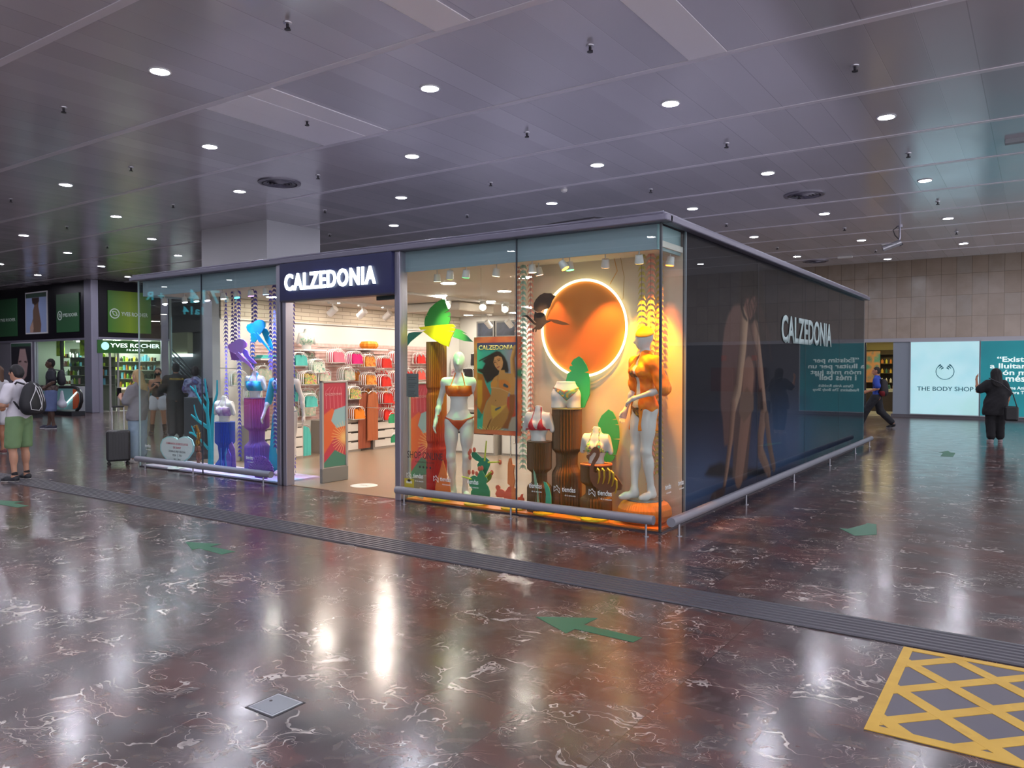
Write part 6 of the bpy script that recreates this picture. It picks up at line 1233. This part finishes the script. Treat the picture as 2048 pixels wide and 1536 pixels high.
# lit sign above the entrance
y0, y1 = 7.656, 10.104
t = thing('shop_sign', 'green entrance sign with glowing white letters and round emblem at the far left', 'shop sign', (FX, (y0+y1)/2, 2.2)); B(FX-.02, FX+.06, y0, y1, 2.18, 2.66).build('panel', M('#2c6a24', .4), t)
EW = M('#f0fffa', .5, 0, 1.6); ya = 8.115; yb = 10.062; text('lettering', 'YVES ROCHER', EW, t, (FX+.065, ya, 2.40), (0,1,0), (0,0,1), width=yb-ya, height=.155, bold=.014); text('lettering', 'FRANCE', EW, t, (FX+.065, ya+(yb-ya)*.32, 2.27), (0,1,0), (0,0,1), width=(yb-ya)*.34, height=.07, bold=.012, space=1.4)
MB().cyl((FX+.06, 7.93, 2.44), (FX+.07, 7.93, 2.44), .145, n=28).build('emblem', M('#a8e0e0', .5, 0, 1.0), t)
# its interior
struct('floor.005', B(-34, FX-.1, FY+.12, 10.5, 0, .012), M('#8d8a84', .35)); struct('ceiling.004', B(-34, FX-.1, FY+.12, 10.5, 2.70, 2.78), M('#c9d0c8', .6)); struct('wall_left_shop_inner', B(-30.1, -30, FY+.12, 10.5, 0, 2.7), M('#8f9a8c', .6)); struct('wall_left_shop_rear', B(-34, FX+.02, 10.5, 10.6, 0, H), M('#77807a', .6))
for i, (x, y) in enumerate(((-26.4, 8.7), (-28.0, 8.7), (-26.4, 9.9), (-28.4, 9.9))): tag(B(x-.35, x+.35, y-.25, y+.25, 2.66, 2.69).build('ceiling_light_panel', M('#f3fff2', .5, 0, 60)), 'bright ceiling light panel inside the green cosmetics shop', 'ceiling light', 'light panels in the green shop')
def shelf_unit(x0, x1, y0, y1, lab, along, zs, seed, cols):
    rnd = random.Random(seed); t = thing('display_shelf', lab, 'shelving', ((x0+x1)/2, (y0+y1)/2, 0)); m = MB()
    if along == 'x': m.box(x0, x1, y1-.03, y1, 0, zs[-1]+.35)
    else: m.box(x0, x0+.03, y0, y1, 0, zs[-1]+.35)
    for z in zs: m.box(x0, x1, y0, y1, z-.02, z)
    m.build('rack', M('#6f7468', .5), t); short = 'window by the pillar' if 'next to' in lab else ('second window' if 'second' in lab else 'green shop entrance')
    a0, a1 = (x0, x1) if along == 'x' else (y0, y1); ctr = (y0 if along == 'x' else x1)
    for z in zs:
        a = a0+.06; k = 0
        while a < a1-.06:
            c = rnd.choice(cols); w = rnd.uniform(.035, .06); h = rnd.uniform(.12, .26)
            p = (a, ctr+.08, z) if along == 'x' else (ctr-.08, a, z)
            MBx = MB().lathe([(w, 0), (w, h*.7), (w*.45, h*.8), (w*.45, h)], p, 8) if rnd.random() < .6 else MB().box(p[0]-w, p[0]+w, p[1]-w*.7, p[1]+w*.7, z, z+h)
            o = MBx.build('cosmetics_bottle', M(c[1], .3)); tag(o, '%s cosmetics item, %s from the left, %s shelf, %s' % (c[0], ORD[k], ('lowest','second','third','fourth','top')[zs.index(z)], short), 'cosmetics', 'cosmetics bottles in the green shop'); a += rnd.uniform(.15, .24); k += 1
GC = [('green', '#4f7a2a'), ('dark', '#22261f'), ('lime', '#a8c83a'), ('white', '#dfe6e0'), ('blue', '#4f8fa0'), ('amber', '#8a5a2a'), ('pink', '#c08a88')]
shelf_unit(-27.4, -25.95, 8.3, 8.7, 'metal display shelf in the window next to the grey pillar', 'x', (1.0, 1.35, 1.7, 2.05), 3, GC); shelf_unit(-29.3, -27.7, 8.3, 8.7, 'metal display shelf in the second window from the pillar', 'x', (1.0, 1.35, 1.7, 2.05), 5, GC)
shelf_unit(-29.6, -25.6, 10.1, 10.45, 'dark shelf in the entrance opening of the green shop', 'x', (.5, .85, 1.2, 1.55, 1.9), 8, GC[:3]+GC[4:6]+GC[1:2])
for i, (a, b) in enumerate(((-27.2, -26.7), (-26.5, -26.0), (-29.0, -28.4))): tag(B(a, b, 8.0, 8.03, 2.1, 2.705).build('hanging_banner', prints('banner', ['#2f4a28','#a8c82a','#5a7a3a'], 3)), ('first', 'second', 'third')[i]+' green product banner hanging inside the cosmetics shop windows, counted from the middle', 'banner')
t = thing('counter', 'light wooden rounded counter inside the entrance of the green shop', 'counter', (-26.2, 9.3, 0)); MB().lathe([(.52, .01), (.56, .3), (.56, .8), (.50, .86)], (-26.2, 9.55, 0), 28).build('counter_body', M('#9c8c78', .5), t, True)
for i, y in enumerate((8.15, 8.45)): tag(B(FX-.06, FX-.0, y-.03, y+.03, 0, 2.18).build('door_frame_post', M('#a8a6a4', .3, .5)), '%s slim metal door post in the entrance of the green shop' % ('left' if i == 0 else 'right'), 'post')
# escalator end in front of the green shop window
def escalator(y, loop, pan, org, strip, base, lab):
    t = thing('escalator', lab, 'escalator', (loop[3][0], y, 0))
    MB().tube([(a, y, b) for a, b in loop], .055, 8).build('handrail', M('#131217', .35), t, True); MB().prism(pan, y-.02, y+.02).build('side_panel', M('#79a8a8', .25, .1), t); MB().prism(org, y-.04, y-.02).build('orange_end', M('#b8502a', .4), t)
    MB().cyl((strip[0][0], y-.06, strip[0][1]), (strip[1][0], y-.06, strip[1][1]), .022, n=8).build('light_strip', M('#d8ffff', .5, 0, 1.5), t); B(base[0][0], base[1][0], y-.25, y+.2, 0, .16).build('base', M('#23242a', .4, .3), t)
escalator(6.3, [(-26.985,0.955),(-25.238,0.961),(-24.198,0.985),(-23.921,0.909),(-23.752,0.753),(-23.723,0.506),(-23.831,0.309),(-24.042,0.178)], [(-26.986,0.898),(-24.199,0.932),(-23.889,0.803),(-23.826,0.504),(-23.937,0.217),(-27.007,0.123)], [(-24.217,0.913),(-24.025,0.89),(-23.856,0.733),(-23.826,0.504),(-23.935,0.288),(-24.11,0.238),(-24.233,0.235)], [(-24.91,0.26),(-23.923,0.812)], [(-27.013,-0.086),(-23.889,0.023)], 'escalator end with orange panel and lit strip, right beside the grey pillar')
escalator(5.0, [(-25.549,0.984),(-24.803,0.995),(-24.223,0.986),(-23.977,0.887),(-23.77,0.721),(-23.689,0.486),(-23.782,0.28),(-24.033,0.136)], [(-25.55,0.949),(-24.225,0.935),(-23.91,0.77),(-23.812,0.483),(-24.031,0.204),(-25.573,0.155)], [(-24.053,0.716),(-23.875,0.736),(-23.773,0.62),(-23.795,0.449),(-24.024,0.477)], [(-25.192,0.342),(-24.227,0.849)], [(-25.579,-0.022),(-24.036,0.033)], 'nearer escalator end partly hidden behind the backpack of the person in green shorts')
# area seen through the left end of the glass shop: light wall, stairs with rails, soffits
struct('wall_rear_hall', B(-42, -8, 16.5, 16.7, 0, H), M('#3c4146', .5)); struct('trim_60', B(-42, -12, 16.3, 16.5, 3.45, 4.05), M('#2f3234', .4)); struct('trim_61', B(-41, -40.8, 10.6, 16.5, 0, H), M('#4f5458', .4))
xa, xb = -34.618, -32.846; struct('wall_rear_panel', B(xa, xb, 16.2, 16.5, 2.35, 3.45), M('#c9cda4', .6)); tag(B(xa, xb, 16.14, 16.5, 2.2, 2.35).build('light_strip', M('#eefcff', .5, 0, 4)), 'short horizontal strip light under the beige wall panel seen through the left window', 'strip light')
tag(B(-27.743, -27.669, 12, 12.1, 0, 3.8).build('light_tube', M('#9fe8f4', .5, 0, 1.2)), 'narrow upright cyan light strip beside the green shop, seen through the left window', 'strip light')
t = thing('stair_railing', 'steel stair railing with parallel sloping bars seen through the left window', 'railing', (-31.998, 15.5, 1.8)); A = [(-33.451,2.761),(-30.405,1.109)]
for k in range(6): o = .0+k*.20; MB().cyl((A[0][0], 15.5, A[0][1]-o), (A[1][0]+.6, 15.5, A[1][1]-.5-o), .03, n=8).build('rail_bar', M('#9aa4a8', .3, .8), t)
for k in range(4): u = k/3; MB().cyl((A[0][0]+(A[1][0]-A[0][0])*u, 15.5, A[0][1]+(A[1][1]-A[0][1])*u), (A[0][0]+(A[1][0]-A[0][0])*u, 15.5, A[0][1]+(A[1][1]-A[0][1])*u-1.1), .025, n=8).build('baluster', M('#8a9498', .3, .8), t)
tag(B(-11.93, -11.2, 2.5, 3.0, 0, 1.02).build('bin', M('#5a5c62', .4, .3), bevel=.02), 'grey metal bin beside the security guard, seen through the left window', 'bin')
# hanging departure board far to the left, out of frame, mirrored in the left window
t = thing('direction_board', 'hanging dark direction board with cyan platform numbers, mirrored in the left window', 'direction sign', (-17.5, -6.4, 3.6)); d = Vector((-.42, .91, 0)).normalized(); d = Vector((.84, .54, 0)); u = Vector((-.54, .84, 0)); C0 = Vector((-17.5, -6.4, 3.55))
cs = MB().obox(tuple(C0), (.10, 3.0, .75), (0, 0, math.atan2(.54, .84))); cs.build('board', M('#23262c', .4), t); CYN = M('#5fe8ff', .5, 0, 2.0)
for s, off, zo, hh_ in (('↑ 6', -1.3, .05, .22), ('7', -.75, -.0, .40), ('14', -.35, -.0, .40), ('1a14', -.30, -.34, .24), ('+ R', .75, .05, .24)): text('platform_number', s, CYN, t, C0+d*.06+u*off*-1*-1+Vector((0, 0, zo)), u, (0,0,1), height=hh_, bold=.02)
MB().cyl(C0+u*1.2, C0+u*1.2+Vector((0,0,1.3)), .03, n=8).cyl(C0-u*1.2, C0-u*1.2+Vector((0,0,1.3)), .03, n=8).build('hanger_rod', AL2, t)
# ---------------------------------------------------------------- people
SK = M('#b98a72', .5); SKD = M('#4a3228', .5); SKL = M('#cfa08a', .5); SKT = M('#a87458', .5)
def sleeves(P, f_=.62, r=.056): 
    J = P['_J']; return [cap(J['sh'+n], J['sh'+n]*(1-f_)+J['el'+n]*f_, r, r+.008) for n in 'LR']
def legs(P, to, r0=.105, r1=.085):
    J = P['_J']; out = []
    for n in 'LR':
        if to <= 1: out.append(cap(J['hi'+n]+V3(0,0,.02), J['hi'+n]*(1-to)+J['kn'+n]*to, r0, r1))
        else: out += [cap(J['hi'+n]+V3(0,0,.02), J['kn'+n], r0, r1), cap(J['kn'+n], J['kn'+n]*(2-to)+J['an'+n]*(to-1), r1, r1*.85)]
    return out
def torso(P): return [q for q in P['torso'] if q[0] == 'c']+P['bust']
# 1 man in green shorts
pose = dict(elL=(.27,-.02,1.15), wrL=(.14,-.25,1.12), hdL=(-.7,-.7,.1), elR=(-.27,-.02,1.15), wrR=(-.10,-.26,1.12), hdR=(.6,-.7,.1), hed=(0,-.045,1.61), anL=(.14,.04,.085), toL=(.18,-.11,.028), anR=(-.13,.0,.085), toR=(-.17,-.15,.028), knL=(.12,-.01,.49), knR=(-.115,-.02,.49))
P = fig(1.70, False, 1.0, pose, headnod=.35); t, f = person('person seen from behind in white t-shirt and green shorts, wearing a black backpack', (-9.188,-1.888,0.0), R(-66), P, 1.7, SK, .0095)
f.wear('t_shirt', M('#cfccd6', .7), torso(P)+sleeves(P, .68, .056)+[cap(V3(-.04,0,1.0), V3(.04,0,1.0), .135, None, .8)], .018, [((0,0,.86),(0,0,-1))], .04, None, .004)
f.wear('shorts', M('#6d8a62', .75), legs(P, .86, .11, .10)+[cap(P['_J']['pel']+V3(-.05,.01,0), P['_J']['pel']+V3(.05,.01,0), .12, None, .85)], .008, [((0,0,.985),(0,0,1)), ((0,0,.50),(0,0,-1))], .03, None, .003)
f.hair(M('#17141a', .6), back=0)
for s in 'LR': f.shoe(s, M('#22242c', .6), M('#b9b4b0', .6))
for n in 'LR': link_mesh('sock', scaleme((lambda F: F.mesh(F.eval([cap(P['_J']['an'+n]+V3(0,0,-.01), P['_J']['an'+n]+V3(0,0,.035), .043, .041)], 0)))(Field([cap(P['_J']['an'+n], P['_J']['an'+n]+V3(0,0,.05), .043, .041)], .008)), f.k), M('#1c1c22', .8), t)
L = Vector(t.location); bk = Matrix.Rotation(R(-66), 3, 'Z')@Vector((0, .225, 0))
backpack('backpack', 'black backpack with pale grey stripes worn by the person in green shorts', (L.x+bk.x, L.y+bk.y, .95), R(-66), M('#1b1c23', .6), .36, .50, .2, [[(-.10,.10,.08),(-.10,.11,.25),(-.06,.09,.40),(0,.04,.47)],[(-.04,.12,.08),(-.04,.13,.25),(-.01,.10,.40),(.03,.05,.47)],[(.03,.14,.08),(.15,.12,.10),(.16,.11,.20),(.08,.12,.36),(.03,.09,.44)],[(.03,.14,.08),(-.02,.14,.14),(.02,.14,.28),(.05,.10,.42)]])
# 2 person cut by the left frame edge
pose = dict(elL=(.24,-.05,1.15), wrL=(.12,-.25,1.2)); P = fig(1.68, True, 1.0, pose, fingers=False); t, f = person('person with light brown hair in white clothes, cut off by the left picture edge', (-13.296,-0.495,0.0), R(-70), P, 1.68, SKT, .013)
f.wear('top', M('#c9c9cf', .7), torso(P)+sleeves(P, .6), .02, [((0,0,.95),(0,0,-1))], .04, None, .003); f.wear('shorts', M('#d5d5dc', .7), legs(P, .55, .115, .105), .01, [((0,0,1.0),(0,0,1))], .03); f.hair(M('#5a4030', .6), [cap(P['_hh'](0,.07,.02), P['_hh'](0,.10,-.22), .07, .05)])
for s in 'LR': f.shoe(s, M('#6a3a3a', .6), M('#c9c4c0', .6))
# 3 man in dark t-shirt and denim shorts with bag
pose = dict(elL=(.27,.06,1.17), wrL=(.20,-.14,1.02), elR=(-.27,.06,1.17), wrR=(-.18,-.20,1.03), anL=(.10,.06,.085), toL=(.12,-.10,.028), anR=(-.09,-.06,.085), toR=(-.11,-.22,.028))
P = fig(1.88, False, 1.12, pose, fingers=True); t, f = person('person in profile with dark t-shirt, plaid shirt round the waist and denim shorts', (-18.971,3.111,-0.0), R(-28), P, 1.88, SKD, .012)
f.wear('t_shirt', M('#1c1e28', .8), torso(P)+sleeves(P, .62, .060), .02, [((0,0,1.0),(0,0,-1))], .04, None, .003); f.wear('plaid_shirt', prints('plaid', ['#2a2424','#6a5a54','#332a2c'], 14), torso(P)+[cap(V3(-.03,0,1.02), V3(.03,0,1.02), .16, None, .85)], .026, [((0,0,.93),(0,0,-1)), ((0,0,1.09),(0,0,1))], .03, None, .005)
f.wear('denim_shorts', M('#5a6890', .8), legs(P, 1.1, .125, .115), .012, [((0,0,1.0),(0,0,1)), ((0,0,.44),(0,0,-1))], .03, None, .003); f.hair(M('#120e0e', .8), inf=-.006)
for s in 'LR': f.shoe(s, M('#22243a', .6), M('#d8d8dc', .6), 1.05)
bk = Matrix.Rotation(R(-28), 3, 'Z')@Vector((0, .24, 0)); L = Vector(t.location); backpack('backpack', 'dark backpack worn by the person in denim shorts', (L.x+bk.x, L.y+bk.y, 1.15), R(-28), M('#20222a', .7), .32, .45, .18)
pr = [cap((0,0,.05), (0,0,.36), .11, .05, .6), cap((.05,0,.03), (-.05,.0,.06), .10)]; F = Field(pr, .012); o = link_mesh('plastic_bag', F.mesh(F.eval(pr, .05)), M('#b5b8c4', .4)); bk = Matrix.Rotation(R(-28), 3, 'Z')@Vector((.12, .26, 0)); o.location = (L.x+bk.x, L.y+bk.y, .62); tag(o, 'pale plastic carrier bag held by the person in denim shorts', 'bag')
# 4 blonde woman with suitcase
pose = dict(elL=(.23,-.08,1.12), wrL=(.10,-.30,1.22), hdL=(-.3,-.7,.5), elR=(-.24,-.10,1.12), wrR=(-.12,-.32,1.22), hdR=(.3,-.7,.5), anL=(.12,.02,.085), toL=(.15,-.13,.028), anR=(-.12,.0,.085), toR=(-.16,-.15,.028))
P = fig(1.60, True, 1.08, pose, headnod=.15); lc = (-9.886,0.314,0.0); t, f = person('person with long blonde hair, loose grey t-shirt and pale jeans, holding a phone', lc, R(-72), P, 1.6, SKL, .010)
f.wear('t_shirt', M('#7d7c84', .8), torso(P)+sleeves(P, .8, .062)+[cap(V3(-.05,.0,1.1), V3(.05,0,.88), .16, .17, .85)], .02, [((0,0,.80),(0,0,-1))], .05, None, .005); f.wear('jeans', M('#8fa4b8', .8), legs(P, 1.82, .105, .088), .008, [((0,0,1.0),(0,0,1))], .03, None, .004)
hh = P['_hh']; f.hair(M('#b09468', .6), [cap(hh(0,.05,.0), hh(0,.10,-.22), .085, .08, .8), cap(hh(-.04,.10,-.20), hh(-.04,.12,-.36), .05, .035), cap(hh(.05,.09,-.18), hh(.05,.10,-.38), .045, .03)], wr=.004)
for s in 'LR': f.shoe(s, M('#d8d4d4', .6), M('#e4e0e0', .6))
fw = Matrix.Rotation(R(-72), 3, 'Z')@Vector((0, -.40, 0)); tag(MB().obox((lc[0]+fw.x, lc[1]+fw.y, 1.22), (.012, .075, .15), (0,.15,R(-5))).build('phone', M('#14161c', .3), bevel=.004), 'dark phone held by the blonde person in grey', 'phone')
sx, sy, _ = (-9.765,-0.107,0.0); t = thing('suitcase', 'black hard-shell cabin suitcase with ribbed sides and raised handle beside the blonde person', 'suitcase', (sx, sy, 0)); 
rm = R(-25); m = MB().obox((sx, sy, .33), (.22, .36, .52), (0,0,rm)); m.build('shell', M('#15151b', .35), t, bevel=.035)
for k in range(-3, 4): c = Matrix.Rotation(rm,3,'Z')@Vector((.0, k*.045, 0)); MB().obox((sx+c.x, sy+c.y, .33), (.232, .012, .46), (0,0,rm)).build('rib', M('#101015', .35), t)
for a in (-1, 1):
    for b in (-1, 1): c = Matrix.Rotation(rm,3,'Z')@Vector((a*.08, b*.14, 0)); MB().cyl((sx+c.x-.012, sy+c.y, .028), (sx+c.x+.012, sy+c.y, .028), .027, n=14).cyl((sx+c.x, sy+c.y, .03), (sx+c.x, sy+c.y, .08), .014, n=8).build('wheel', M('#0c0c10', .5), t)
ca = Matrix.Rotation(rm,3,'Z')@Vector((0, -.09, 0)); cb = Matrix.Rotation(rm,3,'Z')@Vector((0, .09, 0)); MB().cyl((sx+ca.x, sy+ca.y, .58), (sx+ca.x, sy+ca.y, .98), .009, n=8).cyl((sx+cb.x, sy+cb.y, .58), (sx+cb.x, sy+cb.y, .98), .009, n=8).build('handle_tubes', M('#b5b5bc', .25, .9), t); MB().cyl((sx+ca.x, sy+ca.y, .99), (sx+cb.x, sy+cb.y, .99), .016, n=8).build('grip', M('#15151a', .5), t)
# 5 masked woman in white shorts
pose = dict(elL=(.23,.0,1.15), wrL=(.06,-.24,1.27), hdL=(-.5,-.3,.6), elR=(-.23,.0,1.15), wrR=(-.06,-.24,1.25), hdR=(.5,-.3,.6), anL=(.16,.0,.085), anR=(-.16,.0,.085), knL=(.13,-.01,.49), knR=(-.13,-.01,.49), toL=(.19,-.14,.028), toR=(-.19,-.14,.028))
P = fig(1.64, True, 1.1, pose); t, f = person('person with black face mask, tank top and white shorts, behind the left window', (-14.949,3.754,0.0), R(50), P, 1.64, SKT, .011)
f.wear('tank_top', M('#2a2428', .8), [q for q in torso(P) if True][:4]+P['bust'], .012, [((0,0,.98),(0,0,-1)), ((0,0,1.40),(0,0,1))], .03, None, .002); f.wear('shorts', M('#c9cdd4', .8), legs(P, .42, .118, .112), .01, [((0,0,1.03),(0,0,1))], .03, None, .003); f.hair(M('#2a1f1c', .6), [cap(P['_hh'](0,.08,.06), P['_hh'](0,.11,.02), .05, .04)])
hh = P['_hh']; F = Field([els(hh(0,-.05,-.045), (.07,.06,.055))], .007); link_mesh('face_mask', scaleme(F.mesh(F.eval([els(hh(0,-.05,-.045), (.068,.062,.052))], 0)), f.k), M('#15141a', .8), t)
for s in 'LR': f.shoe(s, M('#1c1a20', .6), M('#2a282c', .6))
for n in 'LR':
    J = P['_J']; pr = [cap(J['an'+n], J['an'+n]+(J['kn'+n]-J['an'+n])*.35, .048, .058)]; F = Field(pr, .01); link_mesh('sock', scaleme(F.mesh(F.eval(pr, 0)), f.k), M('#1c1a20', .8), t)
# 6 security guard
P = fig(1.74, False, 1.22, dict(elL=(.29,-.06,1.16), wrL=(.16,-.24,1.08), elR=(-.29,-.06,1.16), wrR=(-.16,-.24,1.08)), fingers=False); gl = (-13.576,3.37,-0.0); t, f = person('person in black guard uniform with yellow lettering on the back, seen through the left window', gl, R(-118), P, 1.74, SKT, .012); BK = M('#17171b', .8)
f.wear('jacket', BK, torso(P)+sleeves(P, 1.0, .060)+P['loL']+P['loR'], .024, [((0,0,.88),(0,0,-1))], .05, None, .004); f.wear('trousers', M('#141418', .8), legs(P, 1.85, .12, .10), .012, [((0,0,1.0),(0,0,1))], .03, None, .003); f.hair(M('#141114', .8))
for s in 'LR': f.shoe(s, M('#101014', .5), M('#101014', .5))
def onback(P, t, rz, y, z): v = Matrix.Rotation(rz, 3, 'Z')@Vector((0, y, 0)); return (t.location.x+v.x, t.location.y+v.y, z)
# lettering in the person's own axes (the person is rotated, so place it with local coordinates)
o = text('back_lettering', 'PROSEGUR', M('#c9a82a', .6), None, (0,0,0), (-1,0,0), (0,0,1), width=.30, height=.048, align='CENTER', bold=.02); o.parent = t; o.location = (0, .205, 1.36)
o = MB().cyl((0,0,0), (.006,0,0), .045, n=16).build('sleeve_patch', M('#c9a82a', .6)); o.parent = t; o.location = (.318, .0, 1.30)
# 7 person in blue patterned top
P = fig(1.66, True, 1.05, dict(elL=(.22,-.05,1.14), wrL=(.12,-.22,1.18)), fingers=False); t, f = person('person with short dark hair in a blue tie-dye top, right beside the guard', (-12.72, 3.30, 0), R(-125), P, 1.66, SKD, .012)
f.wear('top', prints('tie dye', ['#3f4a80','#a8b0d8','#5a3a70','#6a78b8'], 7), torso(P)+sleeves(P, .7, .058), .024, [((0,0,.92),(0,0,-1))], .04, None, .004); f.wear('trousers', M('#4a2a48', .8), legs(P, 1.8, .112, .09), .01, [((0,0,1.0),(0,0,1))], .03); f.hair(M('#1c1418', .7), inf=.012)
for s in 'LR': f.shoe(s, M('#1c1a20', .6), M('#2a282c', .6))
# 8 walking boy in blue polo
pose = dict(anL=(.08,-.42,.10), knL=(.09,-.26,.50), toL=(.09,-.57,.05), anR=(-.08,.44,.14), knR=(-.09,.10,.49), toR=(-.09,.30,.035), pel=(0,0,.90), elL=(.25,.05,1.14), wrL=(.22,-.22,1.05), elR=(-.25,.04,1.14), wrR=(-.22,-.22,1.05), hiL=(.09,-.02,.87), hiR=(-.09,.02,.87))
P = fig(1.66, False, .95, pose); bl = (-0.562,15.855,0.0); t, f = person('person in blue polo shirt and dark trousers walking left past the far shop', bl, R(-83), P, 1.66, SKT, .012)
f.wear('polo_shirt', M('#1f3f9a', .7), torso(P)+sleeves(P, .72, .058), .02, [((0,0,.90),(0,0,-1))], .04, None, .003); f.wear('trousers', M('#17181f', .8), legs(P, 1.86, .112, .09), .012, [((0,0,.97),(0,0,1))], .04, None, .004); f.hair(M('#15110f', .7), inf=-.004)
for s in 'LR': f.shoe(s, M('#101014', .5), M('#8a8a8e', .6))
bk = Matrix.Rotation(R(-83), 3, 'Z')@Vector((0, .17, 0)); backpack('backpack', 'dark red and black backpack worn by the walking person in the blue polo', (bl[0]+bk.x, bl[1]+bk.y, .86), R(-83), M('#1c1418', .7), .32, .50, .22, None, M('#7a1c24', .6))
# 9 woman in black
pose = dict(elL=(.36,-.06,1.22), wrL=(.36,-.16,1.50), hdL=(-.15,-.3,.8), elR=(-.27,.0,1.12), wrR=(-.27,-.08,.90), anL=(.10,.06,.085), toL=(.12,-.08,.028), anR=(-.12,-.04,.085), toR=(-.15,-.18,.028), hed=(0,-.02,1.62))
P = fig(1.62, True, 1.38, pose); wl = (2.318,12.74,0.0); t, f = person('person dressed all in black with long dark hair raising one hand, before the teal poster', wl, R(-160), P, 1.62, SKT, .012); BK2 = M('#141318', .85)
f.wear('tunic', BK2, torso(P)+sleeves(P, .75, .072)+[cap(V3(-.05,0,1.1), V3(.05,0,.74), .19, .21, .85)], .02, [((0,0,.66),(0,0,-1))], .06, None, .004); f.wear('trousers', M('#121116', .85), legs(P, 1.80, .13, .095), .012, [((0,0,.95),(0,0,1))], .03, None, .003)
hh = P['_hh']; f.hair(M('#120f12', .8), [cap(hh(0,.04,.02), hh(0,.10,-.30), .115, .14, .8), cap(hh(0,.10,-.25), hh(0,.12,-.42), .13, .10, .7)], inf=.015, wr=.004)
for s in 'LR': f.shoe(s, M('#8a7e80', .6), M('#b9b0b0', .6))
sd = Matrix.Rotation(R(-160), 3, 'Z')@Vector((-.36, .02, 0)); sd2 = Matrix.Rotation(R(-160), 3, 'Z')
t = thing('shoulder_bag', 'black shoulder bag with long strap carried by the person in black', 'bag', (wl[0]-sd.x*-1*-1 if False else wl[0]+.30, wl[1]-.16, .62)); bx_, by_ = t.location.x, t.location.y
MB().box(bx_-.13, bx_+.13, by_-.05, by_+.05, .50, .82).build('bag_body', M('#101014', .5), t, bevel=.04); MB().tube([(bx_+.10,by_-.02,.80),(bx_+.02,by_-.12,1.1),(bx_-.18,by_-.14,1.30),(bx_-.42,by_+.0,1.42)], .012, 6).build('strap', M('#2a2a30', .5), t)
# a small scrap of paper on the floor
px_, py_, _ = (-9.985,-1.103,0.0); tag(MB().obox((px_, py_, .008), (.10,.06,.004), (.1,.05,.4)).build('paper_scrap', M('#d8d8dc', .6)), 'small white scrap of paper on the floor left of the suitcase', 'litter')
